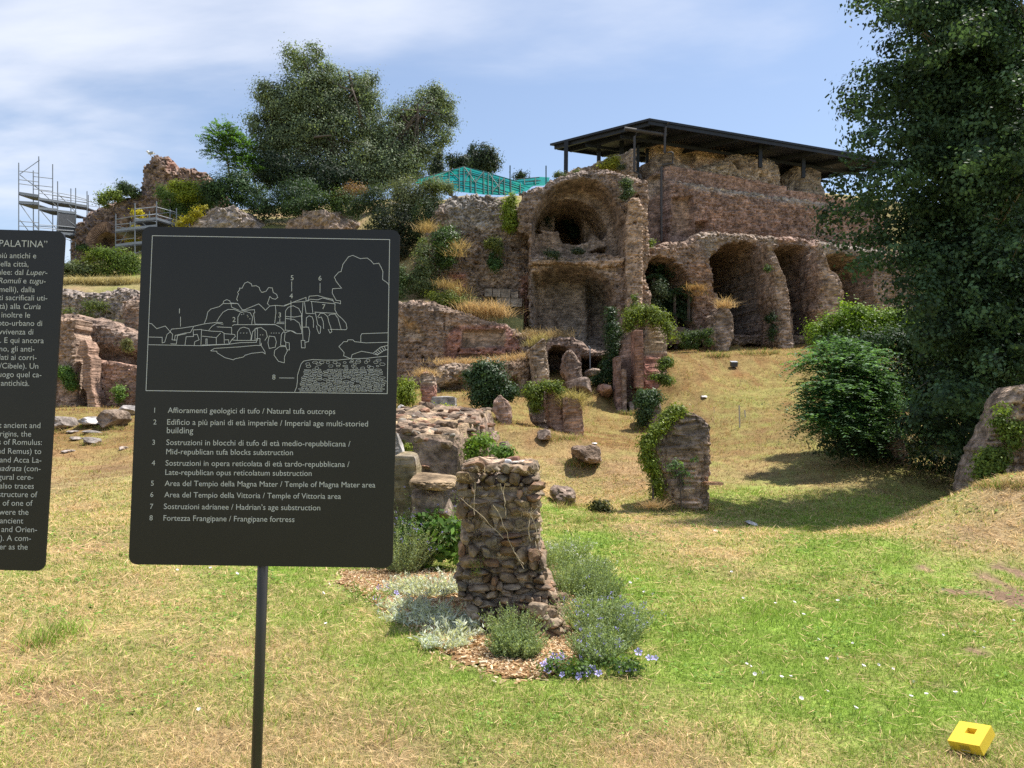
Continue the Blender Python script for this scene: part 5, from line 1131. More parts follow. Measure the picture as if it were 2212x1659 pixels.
DRAW = '''
2078,540 2065,520 2027,495 2030,430 2015,395 1997,362 1955,368 1935,345 1903,320 1845,325 1785,298 1750,310 1705,370 1690,430 1670,435 1635,475 1650,510 1693,565 1620,570 1618,605 1650,665 1685,668 1685,693 1665,685 1635,680
850,668 840,655 855,610 848,600 866,575 862,565 885,565 905,525 930,513 960,530 965,548 1000,545 1025,560 1030,580 1045,600 1080,590 1100,560 1130,563 1138,600 1165,615 1175,640 1155,655 1130,650 1110,632 1100,665 1090,690 1105,705
578,850 595,810 605,760 630,735 700,715 730,690 735,670 760,658 785,668 790,685 850,690 885,740 900,742 990,705 1020,693 1040,710 1075,745 1110,710 1155,705 1230,710 1310,675 1405,640 1405,672
730,690 790,690 850,690
795,692 800,720 860,745
680,835 700,800 730,760 770,738 820,738 862,755 900,745 985,740 988,765 978,770 990,858 1155,860
850,860 850,800 870,765 910,755 950,765 970,800 962,862
1155,705 1160,760 1150,850
1236,910 1238,750 1260,720 1300,708 1345,730 1368,775 1370,935
1238,795 1310,800 1370,790
1240,812 1310,820 1350,850 1365,900
1230,705 1300,680 1400,672
1380,680 1372,800 1380,990
1392,680 1405,770 1475,772
1405,672 1425,660 1430,630 1500,625 1570,645 1620,655 1630,680
1418,672 1440,655 1500,660 1540,645 1620,665
1440,672 1640,692
1450,675 1460,765
1475,760 1650,770
1640,690 1640,740 1660,780 1700,815 1730,850 1738,890 1730,903 1600,900
1405,880 1408,805 1430,790 1455,800 1465,830 1465,885
1480,765 1490,810 1500,860 1525,880 1520,930 1510,935 1495,900 1490,870
1500,800 1520,770 1550,770 1580,795 1590,840 1605,880 1615,920 1600,930 1585,900
1590,790 1600,778 1640,775 1665,810 1690,900
1505,805 1530,800 1545,840 1548,895
1380,882 1425,882 1435,920 1425,1000 1400,1005
1365,990 1395,990 1398,1050 1368,1050 1365,990
125,850 150,855 190,895 260,873 300,920 320,940 315,985 355,988
120,962 235,965 235,1010 255,1005 275,940 300,922
300,922 310,898 380,892 490,875 580,855 680,843 725,845
335,990 340,950 420,930 465,925 490,880
305,1018 350,1020 360,950 430,935
420,1030 430,960 490,958 487,905 555,900 550,1030
487,945 520,940 535,985 500,1000 495,1030
560,905 640,915 720,918 740,935 825,942 830,958 800,985 780,1020
560,955 675,967 710,930
675,1020 675,965
560,1028 770,1020
590,1020 590,978 600,978 600,1020
738,930 740,1015
745,985 775,985 778,1018
615,905 640,875 680,850 730,858
680,880 800,885 800,940
805,870 820,862 1155,862 1200,885 1230,915
845,990 848,920 870,890 900,882 940,895 960,950 955,990
960,990 970,920 1000,890 1040,885 1080,915 1090,960 1070,990
990,990 990,895 1010,895 1010,990
845,990 1000,990
800,985 845,990
118,1025 550,1033 770,1022 870,1008 1000,1005
1003,1005 1003,975 1030,975 1030,1025
626,1075 660,1055 870,1042 1000,1030 1035,1032 1040,1012 1042,1035 1070,1080 1073,1100 1050,1085 1010,1090 960,1095 910,1110 895,1125 825,1140 815,1148 745,1130 680,1090 680,1078 626,1075
1105,955 1150,960 1163,1000 1155,1045 1105,1055 1095,1010 1105,955
1240,1005 1268,1010 1270,1068 1250,1066
1200,1000 1205,940 1220,920 1235,925 1228,990 1240,1005 1240,1035 1198,1030 1200,1000
1150,1070 1190,1040 1240,1040 1253,1075 1230,1120 1228,1172 1180,1160 1145,1110 1150,1070
1236,905 1300,915 1330,935 1368,935
1240,925 1280,910 1320,932
2070,928 1860,935 1850,950 1850,1005
2070,1005 1890,1010 1800,1000 1785,985 1745,985 1740,1000 1712,1000 1672,1040 1715,1090 1710,1115 1770,1140 1780,1105 1855,1078 1950,1095 2010,1045 2070,1030
1955,1100 1985,1108 2040,1070 2068,1065
1965,1092 1990,1108
1975,1080 2000,1100
1988,1066 2012,1092
2002,1054 2026,1084
2020,1045 2042,1074
2040,1038 2055,1068
878,780 884,780
895,775 901,775
925,785 931,785
930,798 936,798
945,815 951,815
1120,930 1126,930
1140,930 1146,930
1160,930 1166,930
1182,930 1188,930
870,930 876,930
895,930 901,930
920,930 926,930
1030,945 1036,945
1050,945 1056,945
1170,842 1228,842
1165,852 1228,854
'''
WALL8 = '1312,1410 1328,1370 1335,1320 1335,1275 1350,1225 1365,1180 1385,1158 1460,1145 1560,1150 1660,1150 1760,1140 1900,1135 1985,1125 2068,1118'
main_sign()
def side_sign():
    root = Emp('information_sign', (on_board((-170, 900))[0][0], SD + .03, 0), 'dark information sign of dense text lines cut off by the left edge of the view', 'sign')
    board('board', [(-422, 481), (134.2, 503), (101.8, 1230.5), (-468, 1222)], .027, .008, root)
    x = on_board((-170, 900))[0][0]; m = MB(); m.tube([(x, SD + .028, -.25), (x, SD + .028, 2.0)], .0175, 16); m.build('pole', M_SPOLE, root, smooth=True)
    m = MB()
    text_line(m, 'PALATINA”', *R1(-8, 1092), *R1(407, 1101)); m.build('heading', M_LETTER, root)
    A = (('più antichi e', 265, 232), ('della città,', 208, 293), ('ulee: dal *Luper-*', 347, 355), ('*Romuli* e *tugu-*', 334, 417), ('melli), dalla', 255, 480), ('ti sacrificali uti-', 346, 541), ('ttà) alla *Curia*', 297, 604), ('inoltre le', 220, 666), ('oto-urbano di', 308, 727),
         ('vvivenza di', 243, 790), ('e. E qui ancora', 320, 853), ('no, gli anti-', 252, 915), ('lati ai corri-', 267, 977), ('/Cibele). Un', 280, 1040), ('uogo quel ca-', 303, 1103), ('antichità.', 214, 1166), ('st ancient and', 295, 1475), ('origins, the', 228, 1537), ('ds of Romulus:', 306, 1598))
    B = (('and Remus) to', 320, 627), ('and Acca La-', 321, 695), ('*uadrata* (con-', 315, 761), ('ugural cere-', 258, 828), ('also traces', 263, 897), ('structure of', 290, 963), ('al of one of', 253, 1030), ('were the', 221, 1100), ('ancient', 180, 1167), ('x and Orien-', 287, 1235), ('e). A com-', 240, 1303), ('ter as the', 215, 1370))
    # one size for the body text, set from the width of the fully visible word
    a, b = on_board(K1(5, 1166))[0], on_board(K1(213, 1166))[0]; V, _ = text_arrays('antichità.'); sz = np.linalg.norm(b - a) / (V[:, 0].max() - V[:, 0].min())
    for K, rows in ((K1, A), (K2, B)):
        for s, x, y in rows: m = MB(); text_line(m, s, *K(x - 100, y - 1.0), *K(x, y), width=sz, right=True); m.build('text_line', M_LETTER, root)
side_sign()

# ------------------------------------------------------------------ small things
def yellow_block():
    c = [K7(1765, 1150), K7(1960, 1178), K7(1930, 1328), K7(1685, 1283)]
    g = ground_at(*K7(1800, 1372)); r4 = rays(c); rc = rays(K7(1835, 1235))[0]; cen = C0 + rc * (g[1] - .025) / rc[1]; best = None
    for tx in np.linspace(-.1, 1.0, 45):                             # it lies tilted in the grass: the tilt that makes its sides square
        for ty in np.linspace(-.5, .5, 41):
            nn = np.array([ty, -tx, 1.0]); k = ((cen - C0) @ nn) / (r4 @ nn); q_ = C0 + r4 * k[:, None]
            e = [np.linalg.norm(q_[i] - q_[(i + 1) % 4]) for i in range(4)]; a1, a2 = q_[1] - q_[0], q_[0] - q_[3]
            er = abs(a1 @ a2) / (e[0] * e[3]) + .4 * abs(math.log((e[0] + e[2]) / (e[1] + e[3]))) + .15 * math.hypot(tx, ty)
            if best is None or er < best[0]: best = (er, q_, nn / np.linalg.norm(nn))
    q, upn = best[1], best[2]; ax = (q[1] - q[0] + q[2] - q[3]) / 2; ay = (q[0] - q[3] + q[1] - q[2]) / 2; cen = q.mean(0)
    w, h = np.linalg.norm(ax), np.linalg.norm(ay); ax /= w; ay -= (ay @ ax) * ax; ay /= np.linalg.norm(ay); zt = cen[2]; H_ = .05
    root = Emp('yellow_block', (cen[0], cen[1], zt - .06), 'flat bright yellow square block with a square hole lying in the lawn', 'block')
    M_Y = mat_plain('yellow_plastic', (.80, .56, .045), .5, noise=.06); M_YD = mat_plain('painted_hole_shade', (.10, .085, .01), .7)
    m = MB(); hs = .155; H = .055
    def pt(a, b, z): return cen + ax * a * w + ay * b * h + upn * z
    hx0, hx1, hy0, hy1 = -.14, .165, -.02, .24
    O = [(-.5, -.5), (.5, -.5), (.5, .5), (-.5, .5)]; I = [(hx0, hy0), (hx1, hy0), (hx1, hy1), (hx0, hy1)]
    V = [pt(a, b, z) for z in (0, -H) for a, b in O + I]
    Fs = []
    for k in range(4):
        j = (k + 1) % 4
        Fs += [(k, j, 4 + j, 4 + k), (8 + j, 8 + k, 12 + k, 12 + j), (k, 8 + k, 8 + j, j), (4 + k, 4 + j, 12 + j, 12 + k)]
    m.add(V, Fs); o = m.build('body', M_Y, root)
    m = MB(); m.add([pt(a, b, -H * .8) for a, b in I], [(0, 1, 2, 3)]); m.build('hole_shade_plate', M_YD, root)  # dark plate painted in the tone of the shade inside the hole
    m = MB(); m.prism([pt(-.17, -.503, -.014), pt(.14, -.503, -.012), pt(.14, -.503, -.040), pt(-.17, -.503, -.040)], -ay * .002); m.build('notch_shade_plate', mat_plain('shaded_yellow', (.42, .30, .03), .6), root)  # no real notch: flat plate in darker yellow, its shade painted on
    m = MB(); m.prism([pt(-.16, -.508, -.041), pt(.13, -.508, -.041), pt(.13, -.508, -.0425), pt(-.16, -.508, -.0425)], -ay * .002); m.build('label_edge', mat_plain('pale_edge', (.8, .75, .5), .6), root)
yellow_block()
def floodlight():
    p = ground_at(*R5(1272, 1104)); d = p[1]
    k = d / F
    root = Emp('floodlight', p, 'small dark box floodlight with a pale top on the dry slope below the arcade', 'lamp')
    m = MB(); m.box(p + [0, 0, .20], .36, .3, .26, Matrix.Rotation(.25, 3, 'X')); m.build('housing', mat_plain('floodlight_body', (.05, .055, .065), .5), root)
    m = MB(); m.box(p + [0, -.0, .345], .38, .32, .035, Matrix.Rotation(.25, 3, 'X')); m.build('glass', mat_plain('floodlight_glass', (.6, .62, .66), .2), root)
    m = MB(); m.box(p + [0, 0, .03], .1, .1, .16); m.build('stand', M_BLACK, root)
floodlight()
for i, (x, y0, y1, lb) in enumerate(((1324, 1428, 1620, 'bare pale stake standing in the middle of the dry slope'), (1372, 1470, 1530, 'short pale stake right of the taller one on the dry slope'), (1105, 1440, 1500, 'thin dry stalk standing left of the taller stake'))):
    g = ground_at(*R5(x, y1)); m = MB(); m.tube([g - [0, 0, .1], P(*R5(x - 4, (y0 + y1) / 2), g[1]), P(*R5(x - 6, y0), g[1])], .028 if i < 2 else .012)
    T(m.build('stake', mat_plain('dry_wood', (.5, .44, .36), .8)), lb, 'stake')
def gull():
    p = P(*R1(1302, 306), 72.6); s = .011
    root = Emp('seagull', p, 'white seagull perched on top of the chimney-like ruin stump', 'bird')
    V, Fc = ico(3); B = V * (.28, .13, .13); B[:, 2] += .05 * (V[:, 0] > .5) * 0
    R = np.array([list(q) for q in Matrix.Rotation(-.25, 3, 'Y')]); B = B @ R.T + p + [0, 0, .22]
    Hd = V * (.10, .085, .085) + p + [-.30, 0, .40]; Nk = V * (.13, .08, .1) + p + [-.24, 0, .31]; Tl = V * (.16, .06, .025) + p + [.32, 0, .17]
    o = npmesh('body', np.vstack([B, Nk, Hd, Tl]), [np.vstack([Fc + i * len(V) for i in range(4)])], mat_plain('white_feathers', (.8, .8, .8), .7), None, root, True)
    W_ = V * (.26, .03, .1); npmesh('wing', np.vstack([W_ @ R.T + p + [.06, -.13, .24], W_ @ R.T + p + [.06, .13, .24]]), [np.vstack([Fc, Fc + len(V)])], mat_plain('grey_feathers', (.35, .37, .4), .7), None, root, True)
    m = MB(); m.tube([p + [-.38, 0, .40], p + [-.50, 0, .375]], [.03, .006]); m.build('beak', mat_plain('yellow_beak', (.7, .45, .05), .5), root)
    for y in (-.05, .05): m = MB(); m.tube([p + [0, y, .14], p + [0, y, -.06]], .015); m.build('leg', mat_plain('pink_leg', (.6, .35, .3), .6), root)
gull()
# ------------------------------------------------------------------ trees and shrubs
OLIVE, DKGRN, MIDGRN, BRTGRN, YELGRN, GRYGRN, IVYG = (.150, .195, .115), (.028, .050, .022), (.055, .095, .030), (.10, .19, .045), (.23, .27, .03), (.13, .155, .085), (.05, .095, .025)
def limbs(name, parent, paths, r0, mat=M_BARK):
    m = MB()
    for p in paths:
        q = [np.asarray(c, float) for c in p]; n = len(q)
        m.tube(q, [r0 * (1 - .75 * i / (n - 1)) for i in range(n)], 7)
        r0 *= .8
    return m.build(name, mat, parent, smooth=True)
def branchlets(m, start, tip_list, r):
    for t in tip_list:
        a = np.asarray(start); b = np.asarray(t); mid = a * .45 + b * .55 + rng.normal(0, .08, 3) * np.linalg.norm(b - a)
        m.tube([a, mid, b], [r, r * .6, r * .2], 5, cap=False)
# great holm oak on the terrace
def oak():
    d = 69
    root = Emp('holm_oak', P(720, 470, d), 'largest grey-green evergreen tree with a broad uneven crown above the dark shrubs', 'tree')
    bl = rb(R2, .25, '1000,560,250,230,69 760,690,230,230,69 930,300,170,110,69 1075,235,70,90,69 860,220,60,70,69 640,560,110,110,68 1150,420,110,130,69 1180,700,170,170,69 1440,560,150,170,69.5 1520,470,90,80,70 1560,690,90,140,70 1350,850,200,220,69 1940,760,180,190,70 2060,600,110,90,70.5 1800,800,130,120,69.5 2100,800,90,160,71 1250,560,200,200,70 1600,900,170,170,70 1000,750,330,200,70 850,980,330,180,69 560,850,90,120,69 2170,650,100,110,70.5 2230,800,70,100,70.5 2160,950,90,120,70 2110,560,80,60,70.5 1900,1150,200,180,69 1550,1050,200,170,70 650,1250,190,170,68 900,1250,260,170,68 1150,1250,250,180,68 1400,1320,230,150,68 1650,1320,200,130,68 1850,1220,160,150,68.5 1750,1050,200,230,69 1950,1050,150,180,70 1080,930,380,200,69 680,1040,200,200,69 1480,1180,260,170,68 1700,1250,220,130,68')
    V, Fq, c, C = crown(blobs_world(bl), 150000, .20, clump=.42, per=40, shell=.35, up=.5, col=OLIVE, cvar=.36, var=.22, aspect=.6, noise=.6, coher=1.5)
    npmesh('crown', V, [Fq], M_LEAF, c, root)
    tr = [P(*R2(1250, 1560), d), P(*R2(1230, 1250), d), P(*R2(1160, 950), d), P(*R2(1020, 560), d), P(*R2(960, 220), d)]
    m = MB(); m.tube(tr, [.55, .45, .34, .18, .05], 8)
    for path, r in (((tr[1], P(*R2(1480, 900), d), P(*R2(1400, 560), d), P(*R2(1350, 380), d)), .26), ((tr[1], P(*R2(1700, 1000), d), P(*R2(1900, 760), d), P(*R2(2100, 620), d + .5)), .26), ((tr[2], P(*R2(850, 780), d), P(*R2(640, 620), d)), .22),
                    ((tr[2], P(*R2(1060, 955), d - 3), P(*R2(1200, 940), d - 3.5)), .16), ((tr[3], P(*R2(1080, 380), d), P(*R2(1075, 200), d)), .1), ((P(*R2(1480, 900), d), P(*R2(1440, 700), d - 2), P(*R2(1380, 520), d - 2)), .14)):
        m.tube(list(path), [r * (1 - .7 * i / (len(path) - 1)) for i in range(len(path))], 6)
    cc = C[rng.choice(len(C), 260, replace=False)]; base = np.array([tr[2], tr[3], P(*R2(1400, 600), d), P(*R2(1900, 800), d), P(*R2(700, 750), d)])
    for t in cc:
        k = np.argmin(((base - t) ** 2).sum(1)); b = base[k] + rng.normal(0, .6, 3); m.tube([b, (b + t) / 2 + rng.normal(0, .3, 3), t], [.06, .04, .015], 4, cap=False)
    m.build('trunk', M_BARK, root, smooth=True)
oak()
def pinnate(bl, n, col, leaflet=.10, length=.55, var=.2, d=None, droop=.25, pairs=9):
    """feather leaves: leaflets in two rows on arching stalks"""
    bl = blobs_world(bl, d); vol = np.array([r.prod() ** (2 / 3) for _, r in bl]); w = rng.choice(len(bl), n, p=vol / vol.sum())
    dr = unit(n); dr[:, 2] = np.abs(dr[:, 2]) * .8 - .15; cen = np.array([bl[i][0] for i in w]); rr = np.array([bl[i][1] for i in w])
    base = cen + dr * rr * rng.uniform(.35, 1.22, (n, 1))
    ax = dr + np.array([0, 0, .35]) + rng.normal(0, .3, (n, 3)); ax /= np.linalg.norm(ax, axis=1, keepdims=True)
    L = length * rng.uniform(.6, 1.2, n)
    C, A, K = [], [], []
    side = np.cross(ax, np.array([0, 0, 1.0])); side /= np.linalg.norm(side, axis=1, keepdims=True) + 1e-9
    for k in range(pairs):
        t = (k + .6) / pairs
        p = base + ax * (L * t)[:, None]; p[:, 2] -= droop * L * t * t
        for s in (-1, 1):
            a = side * s + ax * .5 + np.array([0, 0, -.2]); a /= np.linalg.norm(a, axis=1, keepdims=True)
            C.append(p + a * leaflet * .5); A.append(a); K.append(np.arange(n))
    C, A, K = np.concatenate(C), np.concatenate(A), np.concatenate(K)
    V, Fq = leaf_quads(C, leaflet, leaflet * .38, 2.0, A)
    ck = (1 + rng.normal(0, .25, n))[K]
    return V, Fq, leaf_cols(len(C), col, var, .03, ck)
o = Emp('ailanthus', P(*R2(300, 1350), 66), 'small bright green feather-leaved tree at the left foot of the large grey-green tree', 'tree')
V, Fq, c = pinnate(rb(R2, .25, '270,980,110,110,66 330,1130,130,90,66 200,1080,70,60,66 260,900,60,50,66 400,1180,90,80,66 430,1060,90,90,66 460,1240,100,100,66 340,1020,110,90,66'), 640, (.10, .20, .06), .24, 1.15)
npmesh('crown', V, [Fq], M_LEAF, c, o)
m = MB(); m.tube([P(*R2(330, 1480), 66), P(*R2(320, 1250), 66), P(*R2(275, 950), 66)], [.12, .08, .03]); m.build('trunk', M_BARK, o)
B = lambda name, label, R, s, d, n, leaf, k=.25, **kw: bush(name, label, kw.pop('cat', 'shrub'), rb(R, k, s), d, n, leaf, **kw)
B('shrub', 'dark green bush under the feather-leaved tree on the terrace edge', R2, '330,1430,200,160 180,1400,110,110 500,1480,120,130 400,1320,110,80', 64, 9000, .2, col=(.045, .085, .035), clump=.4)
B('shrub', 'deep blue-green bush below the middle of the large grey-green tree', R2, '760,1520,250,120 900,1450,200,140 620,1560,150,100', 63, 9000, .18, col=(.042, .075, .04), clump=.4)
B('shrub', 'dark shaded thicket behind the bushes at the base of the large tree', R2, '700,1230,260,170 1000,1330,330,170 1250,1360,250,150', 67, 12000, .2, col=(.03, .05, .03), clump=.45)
B('shrub', 'light green bush growing between the brown outcrop and the large tree', R2, '1180,1560,130,80 1340,1560,110,110 1250,1480,110,70', 61.2, 5000, .16, col=(.075, .12, .04), clump=.3)
B('shrub', 'dense mid-green bush on the bank behind the brown outcrop', R2, '900,1580,120,70 1020,1520,110,70 1120,1480,90,60', 60.8, 4500, .16, col=(.05, .085, .04), clump=.3)
B('shrub', 'dark green bush between the rust-brown scrub and the pale olive shrub', R2, '1480,1520,90,100 1580,1480,110,110 1620,1600,90,80 1400,1580,80,60', 58, 6000, .15, col=(.045, .07, .038), clump=.3)
B('dry_scrub', 'rust-brown dry scrub under the right half of the large tree', R2, '1400,1420,100,60 1300,1470,60,50', 61.5, 2200, .14, col=(.22, .14, .08), clump=.3)
B('shrub', 'large pale olive shrub over the left shoulder of the tufa wall', R3, '130,330,130,130 270,320,120,110 100,440,120,100 330,230,110,70 60,250,100,100', 52.5, 12000, .14, col=GRYGRN, clump=.3, cvar=.25)
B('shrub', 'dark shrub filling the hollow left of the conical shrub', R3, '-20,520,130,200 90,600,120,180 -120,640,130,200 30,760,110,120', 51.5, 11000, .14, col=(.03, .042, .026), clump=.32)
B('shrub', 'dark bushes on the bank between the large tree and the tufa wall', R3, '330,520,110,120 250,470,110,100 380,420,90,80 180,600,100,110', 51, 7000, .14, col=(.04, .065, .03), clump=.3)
B('shrub', 'feathery silver-green shrub in front of the large teal shelter', R3, '330,210,90,45 420,240,80,40 480,260,50,30', 51.8, 2600, .12, col=(.14, .18, .08), clump=.22)
B('shrub', 'dense conical grey-green shrub right beside the main sign', R3, '240,760,55,90 250,880,90,140 260,1020,110,130 200,1080,110,110 300,1090,80,90', 48.3, 9000, .12, col=(.125, .165, .075), clump=.2, shell=.75, cvar=.16)
B('ivy', 'rounded mass of glossy ivy on the tufa wall right of the conical shrub', R3, '460,660,90,90 440,760,100,110 420,860,70,90 500,700,60,70 380,700,60,90', 48.7, 6500, .14, col=(.06, .11, .025), clump=.22, shell=.75, mat=M_LEAFG)
B('shrub', 'small leafy shrub at the right edge of the main sign below the conical shrub', R3, '60,1020,60,90 40,1140,60,70', 47.5, 2500, .12, col=(.07, .115, .04), clump=.2)
B('climber', 'bright yellow-green climber hanging between the tufa wall and the vaulted hall', R3, '990,380,45,70 985,470,65,80 1000,560,55,60 1010,330,30,30', 48.3, 4500, .13, col=(.15, .215, .03), clump=.18, yellow=.12)
B('climber', 'upper of two yellowish hanging plants in the middle of the tufa wall', R3, '860,710,80,35 890,770,60,45 820,730,50,30', 48.5, 2000, .13, col=(.13, .16, .05), clump=.15, yellow=.1)
B('climber', 'lower darker green hanging plant in the middle of the tufa wall', R3, '865,860,55,50 870,920,45,50', 48.4, 2000, .13, col=(.06, .115, .035), clump=.15)
def dry_tuft(name, label, pix, n, h, w, spread, col=None, lean=.7, cat='dry grass', col2=None, mixp=.3):
    parts = []
    for q in pix:
        u, v, d = q[:3]; k = q[3] if len(q) > 3 else 1
        c = P(u, v, d); b = c + rng.normal(0, 1, (n, 3)) * np.array([spread * k, spread * .5, spread * .18])
        parts.append(blades(b, h, w, lean, tuple(STRAW * .95 if col is None else col), .25, .5, col2, mixp))
    V, Fl, c = merge(parts); return T(npmesh(name, V, Fl, M_GRASS, c), label, cat)
dry_tuft('dry_grass', 'golden dry grass and weeds on the ledge above the pink brick panel', [R3(x, y) + (45.6,) for x, y in ((640, 1290), (700, 1310), (760, 1330), (820, 1340), (880, 1340), (930, 1350), (700, 1360), (760, 1390), (850, 1300))], 160, .75, .03, .45, tuple(STRAW * .85))
B('undergrowth', 'green and straw undergrowth on the terrace right of the conical shrub', R3, '360,1190,70,50 450,1200,90,60 540,1220,90,50 640,1230,60,40 400,1250,90,40', 46.3, 4500, .12, col=(.13, .17, .04), clump=.2, yellow=.15, cat='undergrowth')
dry_tuft('dry_grass', 'tall straw-coloured grass leaning out above the green undergrowth by the conical shrub', [R3(x, y) + (46.6,) for x, y in ((430, 1090), (470, 1110), (520, 1140), (560, 1170), (610, 1200), (260, 620), (300, 600), (570, 760), (540, 830))], 90, .7, .028, .3, (.44, .32, .14))
B('fern_clump', 'leafy clump growing at the top of the buff pilaster', R3, '2000,200,50,40 2020,270,45,50 1990,310,45,40', 46.9, 1800, .13, col=(.07, .105, .05), clump=.14)
B('ivy', 'dark ivy hanging at the left side inside the upper niche', R3, '1300,430,45,40 1310,500,50,60 1330,560,30,30', 53.0, 2200, .14, col=(.025, .045, .022), clump=.2)
B('ivy', 'long dark creepers hanging inside the big hole of the upper niche', R3, '1460,430,45,60 1500,520,50,90 1540,620,50,70', 54.5, 2800, .14, col=(.022, .04, .022), clump=.22)
B('weed', 'grey-green weed on the ledge of the vaulted hall left of centre', R3, '1340,805,60,28 1380,822,40,20', 47.3, 900, .12, col=(.06, .085, .045), clump=.14)
B('weed', 'small weed on the ledge of the vaulted hall right of centre', R3, '1570,785,40,22 1610,795,25,15', 47.6, 600, .12, col=(.055, .075, .045), clump=.12)
B('ivy', 'tall dark column of ivy climbing beside the red brick pier', R6, '1935,190,35,70 1930,290,40,80 1950,380,60,80 1975,330,50,60 1960,480,50,80 1930,560,55,70 1910,650,70,70 1880,730,90,60 1960,680,50,90 1800,760,70,40 1990,830,50,80', 42.6, 11000, .11, col=(.032, .065, .022), clump=.16, shell=.7, mat=M_LEAFG)
B('ivy', 'yellow-green ivy cap on top of the tall red brick pier', R5, '450,620,80,40 540,620,90,50 620,660,80,60 520,690,110,50 380,640,50,60 370,720,35,60 680,740,50,50 720,810,40,60', 41.2, 7000, .12, col=(.14, .19, .04), clump=.18, shell=.7, yellow=.08)
B('weed', 'few green leaves sprouting from the grey wall above the yellow-green ivy cap', R5, '415,490,25,35 400,560,40,30', 46.5, 500, .12, col=(.09, .13, .04), clump=.12)
def palm_thicket():
    B('shrub', 'pale-leaved bush in front of the dark palm opening', R5, '620,390,50,50 610,460,60,50 640,430,50,60 580,550,40,60', 51.2, 2800, .14, col=(.10, .135, .075), clump=.18)
    B('shrub', 'dark green thicket filling the first arch beside the buff pilaster', R5, '640,560,110,130 780,560,120,160 860,640,70,110 700,260,110,90 600,230,50,60', 53.5, 8000, .16, col=(.03, .06, .028), clump=.3)
    for i, (x, y, lb) in enumerate(((760, 470, 'palm with drooping fronds in the middle of the first arch'), (880, 430, 'palm against the right side of the first arch'), (580, 330, 'palm with raised fronds high at the left of the first arch'), (770, 660, 'low fan palm at the foot of the first arch'))):
        c = P(*R5(x, y), 52.2); root = Emp('palm', c - [0, 0, 1.2], lb, 'palm', 'palms in the first arch')
        m = MB(); m.tube([c - [0, 0, 2.2], c], [.12, .09]); m.build('trunk', M_BARK, root)
        C, A = [], []
        for k in range(13):
            a = 2 * math.pi * k / 13 + rng.random() * .4; el = rng.uniform(.1, 1.1); dv = np.array([math.cos(a) * math.cos(el), math.sin(a) * math.cos(el), math.sin(el)]); L = rng.uniform(.9, 1.4)
            sd = np.cross(dv, [0, 0, 1.0]); sd /= np.linalg.norm(sd)
            for t in np.linspace(.15, 1, 16):
                p = c + dv * L * t + np.array([0, 0, -.75 * L * t * t])
                for s in (-1, 1): A.append(sd * s + dv * .7 + np.array([0, 0, -.5])); C.append(p + A[-1] * .12)
        C, A = np.array(C), np.array(A); A /= np.linalg.norm(A, axis=1, keepdims=True)
        V, Fq = leaf_quads(C, .36, .04, 1.0, A); npmesh('fronds', V, [Fq], M_LEAFG, leaf_cols(len(C), (.045, .085, .035), .2), root)
palm_thicket()
B('climber', 'green climber hanging below the ledge between the red pier and the first broken pier', R5, '860,830,60,50 940,840,60,50 1010,820,50,30 1050,790,35,20 900,900,80,40 1050,880,30,50', 48.6, 3500, .12, col=(.06, .10, .03), clump=.16)
B('shrub', 'upper leafy tuft growing out of the right flank of the red brick pier', R5, '680,1070,60,35 700,1040,40,25 660,1110,40,30', 40.2, 1600, .12, col=(.12, .18, .04), clump=.14, yellow=.06)
B('shrub', 'lower leafy tuft growing out of the right flank of the red brick pier', R5, '660,1200,70,35 600,1190,50,25 700,1230,35,35', 40.0, 1600, .12, col=(.11, .16, .04), clump=.14, yellow=.08)
B('ivy', 'glossy ivy wrapped over the left side of the small grey stub', R5, '500,1340,70,40 560,1330,60,35 480,1400,60,60 540,1400,70,60 500,1480,60,70 480,1560,40,60 620,1370,30,30', 32.9, 6500, .10, col=(.05, .095, .03), clump=.13, shell=.72, mat=M_LEAFG)
B('climber', 'dark creeper on the inner face of the pier between the two big arches', R5, '1590,680,35,50 1610,760,30,60 1600,830,25,40', 50.5, 1200, .12, col=(.035, .065, .028), clump=.15)
B('weed', 'small green weed on the pier between the two big arches', R5, '1570,225,25,20 1560,250,18,18', 50.3, 300, .11, col=(.07, .12, .04), clump=.1)
dry_tuft('dry_grass', 'straw grass tuft on top of the first broken pier', [R5(x, y) + (49.5,) for x, y in ((1200, 570), (1230, 585), (1160, 590))], 90, .7, .025, .2, lean=.9)
dry_tuft('dry_grass', 'rusty dry grass hanging on the brick column left of the first big arch', [R5(x, y) + (51,) for x, y in ((950, 420), (1000, 430), (960, 480), (920, 430))], 90, .5, .025, .25, (.40, .25, .11), lean=1.2)
B('ivy', 'bright yellow-green ivy over the top and left edge of the masonry pillar', K6, '610,490,70,50,15.1 540,530,70,50,15.1 650,520,50,30,15.2 500,590,50,50,15.0 440,650,45,40,14.9 400,690,40,40,14.9 340,770,45,50,14.85 310,840,40,60,14.85 320,930,45,70,14.85 350,1010,45,70,14.85 380,1090,40,60,14.85 400,1170,30,60,14.85 430,1260,25,50,14.85', 15, 9500, .055, k=.2257, col=(.15, .205, .025), clump=.07, shell=.7, yellow=.15, mat=M_LEAFG)
V, Fq, c, C = crown(blobs_world(rb(K6, .2257, '560,950,50,40 600,1040,90,80 660,1100,100,50 640,1010,50,40 680,1200,40,40 550,1060,40,40 770,950,30,20'), 14.55), 420, .06, clump=.06, per=12, up=.4, col=(.09, .15, .06), var=.25)
sp = Emp('sapling', P(*K6(650, 1440), 14.5), 'thin sapling with sparse leaves in front of the masonry pillar', 'sapling')
npmesh('foliage', V, [Fq], M_LEAF, c, sp)
